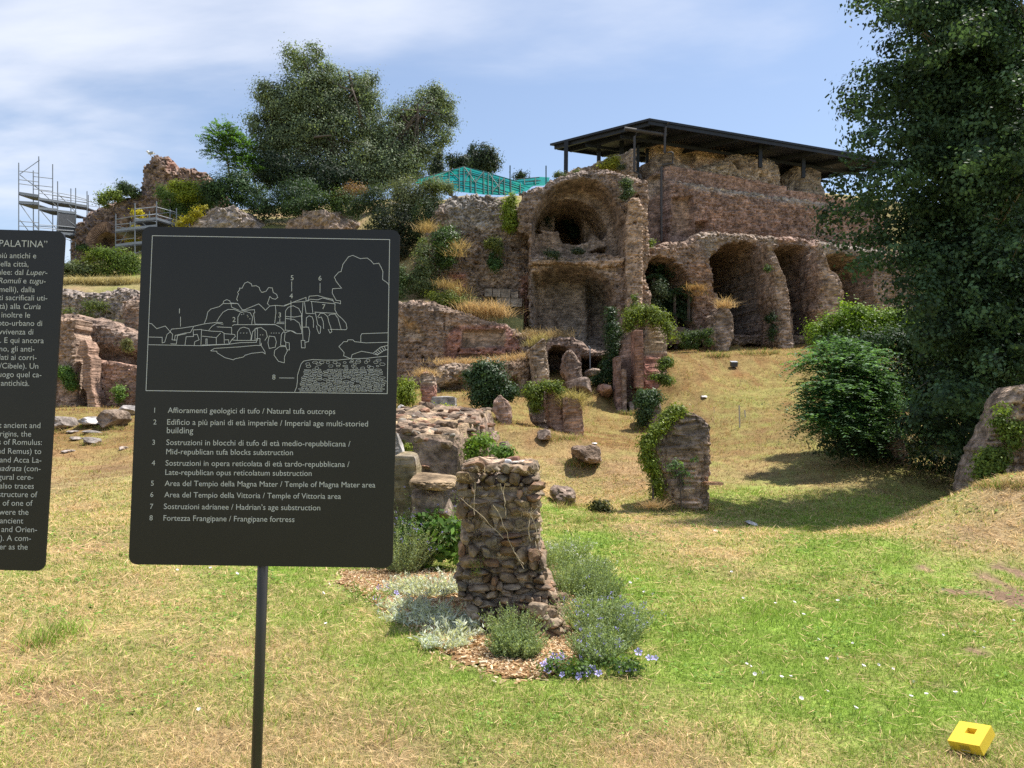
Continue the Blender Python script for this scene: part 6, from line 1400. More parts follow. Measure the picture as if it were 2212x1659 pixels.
m = MB(); st_ = [P(*K6(652, 1450), 14.5), P(*K6(645, 1300), 14.5), P(*K6(630, 1120), 14.55), P(*K6(600, 960), 14.55)]; m.tube(st_, [.016, .013, .009, .004])
for t in C[:26]: m.tube([st_[2] * .5 + st_[1] * .5 + rng.normal(0, .05, 3), (t + st_[2]) / 2, t], [.005, .004, .002], 4)
m.build('stem', M_BARK, sp)
m = MB(); m.tube([P(*K6(378, 1330), 14.7), P(*K6(380, 1240), 14.75), P(*K6(372, 1150), 14.8)], .02); T(m.build('woody_creeper', M_BARK), 'bare woody ivy stem rising from the grass at the left of the masonry pillar', 'stem')
B('bush', 'round glossy dark green bush on a rubble stub in the middle of the ruins', R6, '850,680,130,80 800,760,110,90 930,740,110,90 860,820,120,80 1010,860,70,80 820,900,90,80 900,920,80,80 690,700,40,30 1060,850,40,50 960,620,40,30', 27, 13000, .10, col=(.038, .075, .025), clump=.16, shell=.6, mat=M_LEAFG)
B('bush', 'young yellow-green bush rising beside the right edge of the main sign', R6, '150,770,30,50 130,850,50,60 190,880,60,60 150,930,70,50 200,800,30,40', 29, 4000, .08, col=(.17, .23, .035), clump=.14, yellow=.1)
B('weed', 'yellow-green trailing weed at the foot of the grey stone block', R6, '420,1015,60,16 500,1005,70,20 560,1025,35,25', 19.2, 1800, .07, col=(.20, .26, .035), clump=.08, yellow=.15)
B('weed', 'bright weed in the middle of the rubble platform', R6, '430,1200,50,30 500,1230,70,40 560,1250,50,35', 12.2, 1500, .055, col=(.13, .22, .04), clump=.07, yellow=.05)
B('weed', 'paler weed on the left part of the rubble platform', R6, '270,1190,50,35 250,1240,60,30 300,1270,50,25', 12, 1300, .055, col=(.16, .23, .05), clump=.07, yellow=.06)
B('weed', 'leafy weed hanging over the front corner of the rubble platform', R6, '740,1320,45,40 750,1390,50,45 800,1280,50,25 850,1270,30,30', 10.9, 1700, .05, col=(.14, .23, .035), clump=.06, yellow=.06)
B('weed', 'weed with broad leaves beside the upright dark lump', R6, '980,1370,50,35 1020,1390,40,40 930,1350,25,20', 10.6, 1000, .055, col=(.11, .19, .04), clump=.06)
B('weed', 'small yellow-green weeds at the left end of the rubble platform by the main sign', R6, '150,1320,50,30 190,1350,35,25', 10.8, 700, .05, col=(.2, .25, .05), clump=.06, yellow=.12)
B('ivy', 'ivy on the shaded left side of the stout brick block', R6, '1260,870,50,60 1290,960,45,70 1320,840,60,35 1390,800,70,35 1460,800,60,30 1500,850,35,30 1230,820,30,40', 25.9, 4500, .09, col=(.12, .17, .035), clump=.1, yellow=.1)
dry_tuft('dry_grass', 'straw and yellow weeds on the lower step of the stout brick block', [R6(x, y) + (25.8,) for x, y in ((1560, 915), (1600, 912), (1640, 920), (1660, 950), (1640, 1000), (1600, 980))], 130, .38, .015, .22, (.42, .36, .15), lean=.9)
dry_tuft('dry_grass', 'dry grassy cap of the square red brick pier', [R6(x, y) + (30.4,) for x, y in ((300, 715), (340, 705), (380, 715))], 120, .35, .015, .18)
dry_tuft('dry_grass', 'yellow grass on top of the tall narrow wall stump', [R6(x, y) + (40.6,) for x, y in ((1300, 425), (1340, 400), (1250, 455))], 110, .45, .02, .2, (.42, .35, .14))
dry_tuft('dry_grass', 'fringe of dry grass along the top of the half-buried wall', [R6(x, 605 - max(0, x - 800) * .13) + (41.6,) for x in range(470, 1230, 50)], 110, .3, .02, .4)
dry_tuft('dry_grass', 'dry stalks at the foot of the reticulate wall above the collapsed vault', [R6(x, 365 + 4 * (x % 7)) + (44.8,) for x in range(1190, 1560, 40)], 60, .55, .022, .3, (.42, .31, .16))
B('bush', 'lone small dark prickly bush on the dry grass in the middle distance', R0, '1298,1100,24,20 1285,1112,18,14 1312,1112,18,16', 14.2, 2600, .05, k=1, col=(.05, .06, .02), clump=.06, shell=.4, yellow=.05)
dry_tuft('hay_heap', 'little heap of hay beside the foot of the masonry pillar', [K6(370, 1405) + (13.9,)], 260, .2, .008, .12, (.40, .28, .15), lean=1.6, cat='hay')
B('weed', 'dark weed growing in a hollow of the dry slope near the tree shadow', R5, '1530,1470,40,45 1500,1450,30,30', 34, 900, .09, col=(.05, .075, .025), clump=.14)

# --- left skyline plants
B('shrub', 'thin pale green plants on the left shoulder of the hilltop ruin', R1, '880,670,35,45 900,700,40,30 970,640,60,40 1010,660,60,35', 72, 2600, .2, col=(.16, .22, .06), clump=.28, yellow=.08)
B('shrub', 'dark green plants at the left foot of the chimney-like stump', R1, '1080,600,50,40 1140,620,70,40 1060,560,35,25', 72.5, 2200, .2, col=(.07, .11, .05), clump=.28)
B('shrub', 'bright yellow-green bush in front of the hilltop ruin', R1, '1560,590,90,45 1660,590,90,50 1700,640,70,45 1520,570,50,30 1620,660,110,40', 66, 6000, .18, col=(.19, .245, .03), clump=.3, yellow=.12)
B('shrub', 'mid-green bush below the bright yellow-green one on the hill', R1, '1500,700,110,90 1640,740,150,90 1780,690,90,80 1420,640,60,70 1560,800,150,60 1820,620,50,50', 67, 9000, .18, col=(.075, .125, .035), clump=.34)
B('shrub', 'broad green bush behind the deck of the lower scaffold between the signs', R1, '1050,1260,130,90 1140,1300,110,110 1000,1180,110,70 880,1150,80,50 1150,1220,60,60 1050,1380,120,50', 58, 10000, .16, col=(.10, .155, .03), clump=.28, yellow=.06)
B('shrub', 'bush with tiny white flowers beside the edge of the left sign', R1, '620,1300,90,60 740,1320,80,50 680,1270,60,40', 57.5, 4000, .15, col=(.11, .14, .06), clump=.24)
B('shrub', 'yellowish ground shrub between the flowering bush and the broad green bush', R1, '850,1300,90,60 930,1340,80,50 780,1200,60,40', 57.8, 4000, .15, col=(.14, .18, .04), clump=.24, yellow=.08)
dry_tuft('dry_grass', 'band of dry grass below the flowering bushes between the signs', [R1(x, 1420 + (x % 3) * 8) + (54,) for x in range(540, 1200, 36)], 120, .6, .035, .5, (.42, .35, .17))
B('climber', 'green plant in the small arch at the left end of the hilltop ruin', R1, '715,1100,35,35 740,1120,20,20', 70.8, 700, .16, col=(.07, .12, .04), clump=.2)
B('climber', 'yellow flowering creeper behind the lower scaffold', R1, '1190,800,35,25 1200,830,40,15 1170,940,50,20 1160,1050,50,20', 62.6, 1400, .16, col=(.34, .32, .03), clump=.2, yellow=.2)
B('climber', 'yellowish creeper along the left edge of the whitish outcrop', R1, '1620,860,60,25 1690,810,45,30 1750,765,50,20 1560,900,35,20', 61, 1800, .15, col=(.28, .27, .03), clump=.2, yellow=.15)
B('vine', 'green vine hanging over the brick corner next to the left sign', K1, '470,1050,45,40 500,1100,50,40 520,1160,35,40 430,1060,40,35', 41, 3000, .11, k=.2951, col=(.10, .18, .04), clump=.15)
B('vine', 'small vine on the sunlit brick wall left of the main sign', K1, '870,1200,38,30 865,1250,28,35 890,1230,25,30', 41.2, 1300, .11, k=.2951, col=(.12, .2, .05), clump=.13)
B('weed', 'dry green weeds on the overhang above the narrow doorway', K1, '930,850,35,30 940,890,30,25', 42, 800, .11, k=.2951, col=(.14, .15, .06), clump=.14)
B('weed', 'low plants on the rim of the grey rubble retaining wall', K1, '500,618,50,14 700,580,90,30 640,640,50,14', 47.8, 1600, .12, k=.2951, col=(.11, .14, .05), clump=.18)
# --- trees far behind
for nm, lb, R, s, d, n, lf, cl, kk in (('round_pine', 'far round dark tree standing behind the teal shelter', R0, '1040,335,34,27 1022,350,24,18 1062,350,20,20 1040,365,40,14', 95, 7000, .3, (.04, .062, .038), 1), ('cypress', 'slim dark cypress between the large tree and the teal shelter', R2, '2120,1120,30,60 2110,1220,50,70 2120,1290,60,60', 84, 5000, .24, (.035, .055, .032), .25), ('cedar', 'far dark cedar with flat tiers just left of the far round tree', R0, '975,352,12,5 985,342,18,5 1000,350,14,6 968,346,8,4 990,360,16,5', 92, 2500, .26, (.03, .05, .032), 1), ('cypress', 'tip of a distant dark tree between the two teal shelters', R3, '1090,130,40,10 1075,145,30,8', 88, 700, .24, (.03, .05, .035), .25)):
    c = P(*R(*[float(q) for q in s.split()[0].split(',')[:2]]), d); root = Emp(nm, c - [0, 0, 4], lb, 'tree')
    V, Fq, cc, _ = crown(blobs_world(rb(R, kk, s), d), n, lf, clump=.4, col=cl, shell=.6); npmesh('crown', V, [Fq], M_LEAF, cc, root)
    m = MB(); m.tube([c - [0, 0, 4], c + [0, 0, .5]], [.3, .12]); m.build('trunk', M_BARK, root)
# --- plants on the upper ruins
B('weed', 'yellow weeds and dry grass on the mound beside the left end of the canopy', KR, '1180,890,110,50 1280,850,60,60 1150,970,140,40 1290,950,80,50 1050,970,90,30', 54.2, 3500, .12, k=1/8.348, col=(.22, .25, .04), clump=.16, yellow=.2)
B('weed', 'grey-green bush at the right end of the yellow weeds by the canopy', KR, '1420,990,70,30 1390,1010,50,25', 53.8, 700, .11, k=1/8.348, col=(.09, .11, .06), clump=.13)
B('weed', 'low weeds along the skyline by the left canopy post', KR, '300,1110,50,50 230,1150,60,40 330,1150,60,30 620,1090,60,50', 54, 1300, .11, k=1/8.348, col=(.11, .14, .06), clump=.14)
B('weed', 'green weed clinging to the left edge of the arcade by the downpipe', R4, '325,1170,25,20 320,1200,18,22', 49.5, 400, .12, col=(.14, .19, .05), clump=.12)

# ------------------------------------------------------------------ the great tree on the right and the growth below it
def big_tree():
    d = 17.2
    root = Emp('broadleaf_tree', P(2150, 1000, d), 'huge dark broadleaf tree filling the right side of the view', 'tree')
    S_ = ('1930,60,70,80,24 1890,130,40,40,23.5 2010,120,110,110,24.5 1900,215,70,60,23.5 2060,260,130,120,25 1880,310,55,55,23.5 1850,350,45,60,23.5 1950,360,110,90,24 1850,440,60,50,23 1900,470,90,90,23.5 2050,430,150,120,24.5 1960,560,120,90,24 2080,600,160,120,24.5 1840,500,50,35,23 1870,560,45,40,23.2 '
          '2190,120,120,160,26 2210,350,130,160,26 2220,600,140,160,26 2180,760,150,120,25.5 2060,720,120,90,24.5 2330,300,150,260,27 2330,700,150,220,27 2100,-80,160,130,26 1980,-40,90,90,25 2260,-150,180,150,27 2420,0,200,200,28 2100,880,150,110,25 2240,900,140,140,25')
    bl = [tuple(float(c) * (.69 if k_ == 4 else 1) for k_, c in enumerate(w.split(','))) for w in (S_ + ' 1960,80,100,110,24.5 2080,60,140,140,25 1930,190,70,80,24 2000,330,110,120,25 1910,400,70,80,24 2120,300,120,250,27 2150,600,150,250,28 2000,500,120,120,26 2190,950,130,130,25 2200,300,150,200,22.5 2200,640,150,200,22.5 2060,150,110,150,27 2250,450,160,250,28 2120,760,130,120,26').split()]
    # boughs sweeping out from the stem, drooping at the tips; the left side reaches further at mid height
    rb_ = random.Random(4); bv = [-320, 0, 90, 135, 175, 240, 320, 400, 470, 520, 590, 660, 900]; bu = [1950, 1862, 1846, 1880, 1828, 1842, 1808, 1798, 1778, 1806, 1880, 1960, 2000]
    bl = [b for b in bl if b[0] - b[2] > 1890 and b[1] - b[3] > -190]
    for k in range(95):
        v = -130 + 1010 * (k + rb_.random()) / 95; side = rb_.random(); d0 = 17.2
        if side < .62: ue = np.interp(v, bv, bu) + 2 + rb_.random() ** 2 * 105; de = d0 + rb_.uniform(-2.6, 1.5)
        else: ue = rb_.uniform(2050, 2400); de = d0 + rb_.choice((-1, 1)) * rb_.uniform(1.5, 3.2)
        us = 2130 + rb_.uniform(-20, 40); vs = v + rb_.uniform(-70, 10); nb_ = 7
        for i in range(nb_):
            t = (i + 1) / nb_; r = 46 - 26 * t + rb_.uniform(-4, 6); bl.append((us + (ue - us) * t + rb_.uniform(-8, 8), vs + (v - vs) * t + 34 * t * t - 30 * t, r * 1.15, r * .8, d0 + (de - d0) * t))
    V, Fq, c, C = crown(blobs_world(bl), 270000, .092, clump=.17, per=40, shell=.3, up=.5, col=(.052, .092, .048), cvar=.45, var=.2, aspect=.8, noise=.28, yellow=.0)
    npmesh('crown', V, [Fq], M_LEAF, c, root)
    tr = [P(2170, 1060, d + 1), P(2165, 800, d + 1), P(2140, 520, d + .8), P(2120, 250, d + .8), P(2080, -60, d + .8)]
    m = MB(); m.tube(tr, [.32, .27, .2, .14, .06], 9)
    for t in C[rng.choice(len(C), 220, replace=False)]:
        b = np.array(tr[1:])[np.argmin([abs(q[2] + 1.2 - t[2]) for q in tr[1:]])]; m.tube([b, b * .45 + t * .55 + [0, 0, .3] + rng.normal(0, .2, 3), t], [.04, .022, .007], 5, cap=False)
    m.build('trunk', mat_plain('pale_bark', (.20, .16, .12), .85, noise=.3), root, smooth=True)
big_tree()
B('vine', 'sunlit bright green vine mounded over the bushes under the huge tree', R8, '330,400,60,70 420,360,90,60 560,340,110,70 700,330,110,60 800,320,60,50 860,370,70,60 380,470,90,50 520,430,120,60 680,420,120,60 530,280,60,40 600,400,160,60 300,440,40,50 740,400,120,50 480,250,25,40 940,410,40,40', 23.0, 22000, .085, k=.347, col=(.15, .245, .035), clump=.14, shell=.72, cvar=.2, yellow=.05)
o = Emp('sumac_bush', P(*R8(560, 1020), 20.5), 'feather-leaved dark green bush spreading below the bright vine', 'shrub')
V, Fq, c = pinnate(rb(R8, .347, '420,540,120,70,21 300,620,90,60,20.5 450,650,170,110,20.5 400,790,160,120,20 560,740,160,120,20.5 330,880,100,90,19.8 500,920,170,90,20 650,850,120,120,20.5 620,600,100,90,21.2 400,1010,140,90,19.6 560,1040,180,90,19.8 300,960,80,70,19.6'), 1700, (.095, .19, .085), .12, .62, droop=.55)
V1, F1, c1, _ = crown(blobs_world(rb(R8, .347, '480,720,190,150,21.5 620,850,200,180,21.5 450,950,180,130,20.5 620,1050,220,110,20.5 750,700,150,130,21.8')), 15000, .10, clump=.2, shell=.3, col=(.045, .09, .045), cvar=.25)
V, Fl, c = merge([(V, Fq, c), (V1, F1, c1)])
npmesh('foliage', V, Fl, M_LEAF, c, o)
m = MB()
for x, y in ((420, 600), (300, 650), (520, 760), (600, 620), (400, 850)): m.tube([P(*R8(620, 1090), 21.2), P(*R8((x + 620) / 2, (y + 1000) / 2), 21.2), P(*R8(x, y), 20.5)], [.05, .035, .015])
m.build('stem', M_BARK, o)
B('shrub', 'dark shaded mass of creeper-clad bushes under the huge tree', R8, '950,560,170,120 1100,620,200,170 1300,640,220,180 900,760,200,150 1120,850,250,190 1320,870,200,170 750,760,120,120 820,950,170,110 1060,1080,200,120 1180,1200,150,90 1000,1000,150,90 760,1000,100,70 1250,1060,120,120 1480,700,150,160 960,450,90,60 700,1130,200,110,20.2 450,1090,150,80,19.6 950,1210,200,100,19.8 1250,1260,200,90,19.6 1450,1180,150,160,20', 22.5, 34000, .11, k=.347, col=(.034, .062, .026), clump=.2, shell=.5, cvar=.25)
B('shrub', 'deep green bush under the sunlit vine', R8, '420,470,130,60 600,480,150,80 780,470,130,80 880,520,100,80 520,560,160,60', 22.2, 6000, .1, k=.347, col=(.045, .085, .04), clump=.18, shell=.4)
B('climber', 'pale round-leaved climber catching light inside the dark mass', R8, '1090,440,60,50 1050,500,60,40 1180,520,60,50 1400,530,70,50 1480,560,60,40 1260,780,40,30', 20.8, 1300, .11, k=.347, col=(.06, .115, .04), clump=.16, aspect=.9)
m = MB()
for k in range(9):
    a = P(*R8(960 + 6 * k, 345 - 4 * k), 20.2); b = P(*R8(1180 + 4 * (k % 4), 150 + 14 * k), 20.0); mid = (a + b) / 2 + np.array([.15 * math.sin(k), 0, .22 - .07 * k]); m.tube([a, mid, b, b + [-.05 * k, 0, .12 + .02 * k]], .007, 5)
T(m.build('bare_twigs', mat_plain('dead_twig', (.30, .25, .21), .8)), 'spray of bare pale twigs curving in front of the huge tree', 'twigs')
o = stack('tree_stump', [(R8(0, y)[1], R8(a, 0)[0], R8(b, 0)[0]) for y, a, b in ((1080, 790, 850), (1130, 770, 870), (1200, 810, 885), (1250, 830, 880))], 19.6, .8, M_WALL, e=4, seed=201, base=(.28, .20, .145), cell=.06)
T(o, 'reddish lump of masonry in the shade under the dark bushes', 'ruin')
B('ivy', 'light green ivy climbing the left side of the sloping stone wall', R8, '1455,890,22,30 1460,930,25,40 1440,980,30,40 1530,1000,40,40 1500,1050,60,40 1370,1160,30,40 1350,1230,50,60 1400,1220,60,60 1460,1180,50,50 1330,1290,40,40 1540,1100,40,30', 12.75, 4500, .06, k=.347, col=(.11, .165, .035), clump=.07, shell=.7, yellow=.08)
dry_tuft('undergrowth', 'leafy brown and green litter on the shaded ground under the dark bushes', [tuple(R8(x, y)) + (ground_at(*R8(x, y))[1],) for x, y in ((300, 1050), (400, 1120), (500, 1180), (650, 1250), (800, 1290), (950, 1320), (600, 1150), (450, 1060), (1050, 1340), (750, 1230), (900, 1250), (1150, 1360))], 150, .16, .03, .55, (.12, .12, .04), lean=1.2, cat='undergrowth', col2=(.18, .12, .07), mixp=.5)
# ------------------------------------------------------------------ the near wall stub and its planted bed
def near_stub():
    d0 = ground_at(1110, 1372)[1]; r = random.Random(3)
    root = Emp('rubble_wall_stub', P(1100, 1370, d0), 'near end of a rubble stone wall standing in the flower bed', 'wall')
    rows = [(992, 998, 1152), (1012, 995, 1158), (1050, 994, 1163), (1100, 992, 1168), (1150, 991, 1171), (1200, 990, 1172), (1240, 990, 1174), (1268, 992, 1182), (1290, 994, 1196), (1315, 1008, 1208), (1345, 1022, 1215), (1378, 1060, 1218), (1400, 1075, 1215)]
    top = P(1075, 1008, d0 + .12)[2]
    L = np.array([P(a, v, d0 + .1) for v, a, _ in rows]); R = np.array([P(b, v, d0 + .1) for v, _, b in rows])
    zs = L[::-1, 2]; wob = lambda z, s: .022 * math.sin(z * 9 + s) + .014 * math.sin(z * 23 + 2 * s)
    lf = lambda z: np.interp(z, zs, L[::-1, 0]) + wob(z, 1); rf = lambda z: np.interp(z, zs, R[::-1, 0]) + wob(z, 4)
    fy = lambda z: d0 + .13 - .16 * np.clip((.36 - z) / .36, 0, 1) ** 1.3 + .03 * z          # the foot flares forward
    depth = 1.25
    core = stack('mortar_core', [(v, a + 5, b - 5) for v, a, b in rows if 1015 < v < 1300] + [(1345, 1012, 1190), (1400, 1040, 1200)], d0 + .20, depth - .1, M_STONE, e=14, seed=301, cell=.02, amp=(.03, .03, .02), base=(.36, .29, .225), stones=(22, 30, .018, .35), parent=root, vary=.2)
    VV, FF, CC, n = [], [], [], 0
    pal = ((.33, .235, .155), (.29, .20, .13), (.38, .275, .185), (.26, .19, .135), (.42, .32, .225), (.36, .22, .14), (.34, .27, .19))
    def stone(c, s, seed, yaw=0.0, tilt=0.0, sub=3):
        nonlocal n
        V, Fc = rock_arrays(c, s, seed, sub=sub, box=r.choice((3, 4, 6)), amp=(.26, .17, .09), yaw=yaw, tilt=tilt, facets=10)
        base = np.array(r.choice(pal)) * r.uniform(.8, 1.12)
        pale = sst(fbm(V, 14, 3, seed + 9) * 1.6 - .35)[:, None] * .45
        col = (base * (1 - pale) + np.array((.50, .44, .36)) * pale) * (1 + .18 * fbm(V, 30, 2, seed))[:, None]
        VV.append(V); FF.append(Fc + n); CC.append(col * .76); n += len(V)
    z = -.02; k = 0
    while z < top - .03:                                                # front face, course by course
        h = r.uniform(.035, .09)
        x0, x1 = lf(z + h / 2), rf(z + h / 2); x = x0
        while x < x1 - .03:
            w = min(r.choice((r.uniform(.04, .09), r.uniform(.08, .17))), x1 - x); w = w if x1 - x - w > .05 else x1 - x
            edge = (x - x0 < .01 or x1 - x - w < .02) and r.random() < .7
            if edge or r.random() < .86:
                hh = h * r.uniform(.7, 1.35) if not edge else h * r.uniform(.9, 1.15)
                stone((x + w / 2 + (0 if edge else r.uniform(-.01, .01)), fy(z) + r.uniform(-.035, .06) + .05, z + h / 2 + r.uniform(-.022, .022)), (w * .56, r.uniform(.075, .12), hh * .60), 400 + k, r.uniform(-.4, .4), r.uniform(-.25, .25))
            else:
                for q in range(2): stone((x + r.uniform(.02, max(.03, w - .02)), fy(z) + .03, z + r.uniform(.02, h)), (r.uniform(.018, .035), .03, r.uniform(.014, .024)), 900 + k * 2 + q, r.uniform(-1, 1), r.uniform(-.3, .3), 2)
            x += w + r.uniform(.003, .014); k += 1
        for side in (-1, 1):                                            # long flanks running back
            y = fy(z) + .16
            while y < d0 + depth:
                w = r.uniform(.10, .22); stone(((lf(z + h / 2) + .045) if side < 0 else (rf(z + h / 2) - .045), y + w / 2, z + h / 2 + r.uniform(-.01, .01)), (.07, w * .55, h * .58), 1300 + k, r.uniform(-.15, .15), r.uniform(-.1, .1)); y += w + .015; k += 1
        z += h + r.uniform(.0, .008)
    y = d0 + .16
    while y < d0 + depth:                                              # top
        x = lf(top)
        while x < rf(top) - .05:
            w = r.uniform(.08, .18); stone((x + w / 2, y + .05, top - .025 + r.uniform(-.02, .02)), (w * .5, r.uniform(.05, .08), .045), 2300 + k, r.uniform(-.5, .5), r.uniform(-.15, .15)); x += w; k += 1
        y += .13
    for q in range(60):                                                # the right foot spreads into a heap
        u = r.uniform(1160, 1222); v = r.uniform(1300, 1392); g = ground_at(u, max(v, 1365)); hgt = max(0, (1222 - u) / 62) * .30
        stone((P(u, v, d0)[0], d0 + r.uniform(-.05, .35), g[2] + r.uniform(0, hgt)), (r.uniform(.04, .09), r.uniform(.05, .08), r.uniform(.03, .06)), 6000 + q, r.uniform(-1, 1), r.uniform(-.3, .3))
    for q in range(70):                                                # fallen foot
        u = r.uniform(1010, 1215); v = r.uniform(1300, 1385)
        if v < 1268 + (1215 - u) * .1: continue
        g = ground_at(u, v); stone((g[0], g[1] + r.uniform(.0, .12), g[2] + r.uniform(.01, .10)), (r.uniform(.04, .11), r.uniform(.04, .08), r.uniform(.03, .07)), 3000 + q, r.uniform(-1, 1), r.uniform(-.3, .3))
    npmesh('stonework', np.concatenate(VV), [np.concatenate(FF)], M_STONE, np.concatenate(CC), root)
    # broken tiles and pottery lying on top
    lab = (('curved pale terracotta tile fragment at the left end of the wall stub top', 768, 160, .10, .05, .035, (.62, .42, .27)), ('long curved tile fragment lying low on the wall stub top', 820, 187, .12, .045, .03, (.60, .43, .30)), ('white marble chip in the middle of the wall stub top', 905, 182, .07, .05, .03, (.62, .61, .60)), ('dark red-brown tile fragment standing on the wall stub top', 965, 155, .075, .03, .04, (.34, .18, .13)),
           ('flat grey tile fragment behind the white chip', 905, 160, .12, .06, .014, (.40, .34, .30)), ('long thin orange tile sliver at the right end of the wall stub top', 1020, 172, .13, .04, .013, (.55, .33, .20)), ('pale tile sliver in front of the dark red-brown fragment', 965, 178, .11, .03, .010, (.60, .50, .42)), ('small rounded brick fragment at the far right of the wall stub top', 1050, 160, .05, .04, .025, (.58, .40, .28)))
    for i, (lb, x, y, a, b, c, col) in enumerate(lab):
        u, v = K5(x, y); p = P(u, v, d0 + .28 + .5 * (195 - y) / 50); p[2] = max(p[2], top + .02)
        V, Fc = rock_arrays(p, (a, b, c), 4000 + i, sub=3, box=6, amp=(.12, .05, .02), yaw=r.uniform(-.5, .5), tilt=r.uniform(-.2, .2))
        if i < 2: V[:, 2] += .3 * (V[:, 0] - p[0]) ** 2 / a
        T(npmesh('tile_fragment', V, [Fc], M_STONE, np.tile(np.array(col) * .9, (len(V), 1))), lb, 'tile fragment', 'broken tiles on the wall stub')
    m = MB()
    for s in ('610,400 760,540 900,680', '835,450 900,590 960,730 1040,890', '880,300 905,420 915,520', '705,290 690,420 700,520', '1080,500 1130,640 1140,700', '1100,470 1075,600 1090,700', '960,740 1010,830 1040,865', '1115,700 1150,800', '1090,520 1160,440', '900,310 910,430'):
        q = L_(s); q = [(x0 + (x1 - x0) * t + r.uniform(-9, 9), y0 + (y1 - y0) * t) for (x0, y0), (x1, y1) in zip(q[:-1], q[1:]) for t in (0, .33, .66)] + [q[-1]]
        m.tube([P(*K5(x, y), d0 + .03 + r.uniform(-.015, .015)) for x, y in q], .002, 5)
    T(m.build('dry_vine', mat_plain('straw_stem', (.56, .45, .30), .8)), 'dry straw-coloured vine stems trailing over the face of the rubble wall stub', 'dry vine')
    dry_tuft('dry_grass', 'dry roots and grass caught between the stones of the rubble wall stub', [K5(x, y) + (d0 + .10,) for x, y in ((690, 640), (720, 560), (1090, 540), (1050, 500), (650, 270), (760, 220), (1110, 230), (1000, 620))], 26, .09, .003, .05, (.46, .35, .22), lean=1.5)
    B('weed', 'tiny green weed sprouting low on the left of the rubble wall stub face', K5, '720,880,40,40 690,860,25,25', d0 + .06, 160, .018, k=.3125, col=(.16, .20, .06), clump=.03)
near_stub()
# wood-chip mulch
def mulch():
    lo, hi = MULCH.min(0), MULCH.max(0); q = rng.uniform(lo, hi, (60000, 2)); p3 = np.column_stack([q, np.zeros(len(q))])
    sd = sdist(q, MULCH) + .16 * fbm(p3, 2.5, 3, 501) + .05
    thin = fbm(p3, 3, 3, 502) * .5 + .55
    q = q[(sd > 0) & (rng.random(len(q)) < np.clip(sd * 6, .1, 1) * np.where(sd < .18, thin, 1))][:15000]; n = len(q)
    c = np.column_stack([q, gz(q) + rng.uniform(.004, .026, n)]); L = rng.uniform(.016, .05, n) * rng.choice((.7, 1, 1.3), n); W = rng.uniform(.007, .016, n); H = rng.uniform(.002, .004, n)
    ax = unit(n) * np.array([1, 1, .3]); ax /= np.linalg.norm(ax, axis=1, keepdims=True); nr = unit(n) * .5 + [0, 0, 1]; b = np.cross(nr, ax); b /= np.linalg.norm(b, axis=1, keepdims=True); nn = np.cross(ax, b)
    X, Y, Z = ax * (L / 2)[:, None], b * (W / 2)[:, None], nn * H[:, None]
    V = np.stack([c - X - Y - Z, c + X - Y * .7 - Z, c + X + Y * .8 - Z, c - X + Y - Z, c - X - Y + Z, c + X - Y * .7 + Z, c + X + Y * .8 + Z, c - X + Y + Z], 1).reshape(-1, 3)
    i = np.arange(n)[:, None] * 8; F_ = np.concatenate([i + np.array([f]) for f in ((4, 5, 6, 7), (0, 1, 5, 4), (1, 2, 6, 5), (2, 3, 7, 6), (3, 0, 4, 7))])
    pal = np.array(((.74, .55, .34), (.80, .64, .43), (.66, .45, .25), (.86, .74, .56), (.46, .29, .16))); col = pal[rng.choice(5, n, p=(.33, .25, .22, .1, .1))] * rng.uniform(.8, 1.15, (n, 1))
    setting(npmesh('wood_chips', V, [F_], M_GRASS, col.repeat(8, 0)), 'stuff')
    x = np.arange(lo[0] - .1, hi[0] + .1, .05); y = np.arange(lo[1] - .1, hi[1] + .1, .05); X, Y = np.meshgrid(x, y); g = np.column_stack([X.ravel(), Y.ravel()]); p3 = np.column_stack([g, np.zeros(len(g))])
    sd = sdist(g, MULCH) + .16 * fbm(p3, 2.5, 3, 501) - .06; V = np.column_stack([g, gz(g) + .004 + .012 * sst(sd / .1)]); nx = len(x); I = (np.arange(len(y) - 1)[:, None] * nx + np.arange(nx - 1)).ravel(); I = I[sd[I] > 0]
    setting(npmesh('mulch_bed', V, [np.stack([I, I + 1, I + nx + 1, I + nx], 1)], M_TURF, np.tile((.30, .175, .085), (len(V), 1))))
mulch()
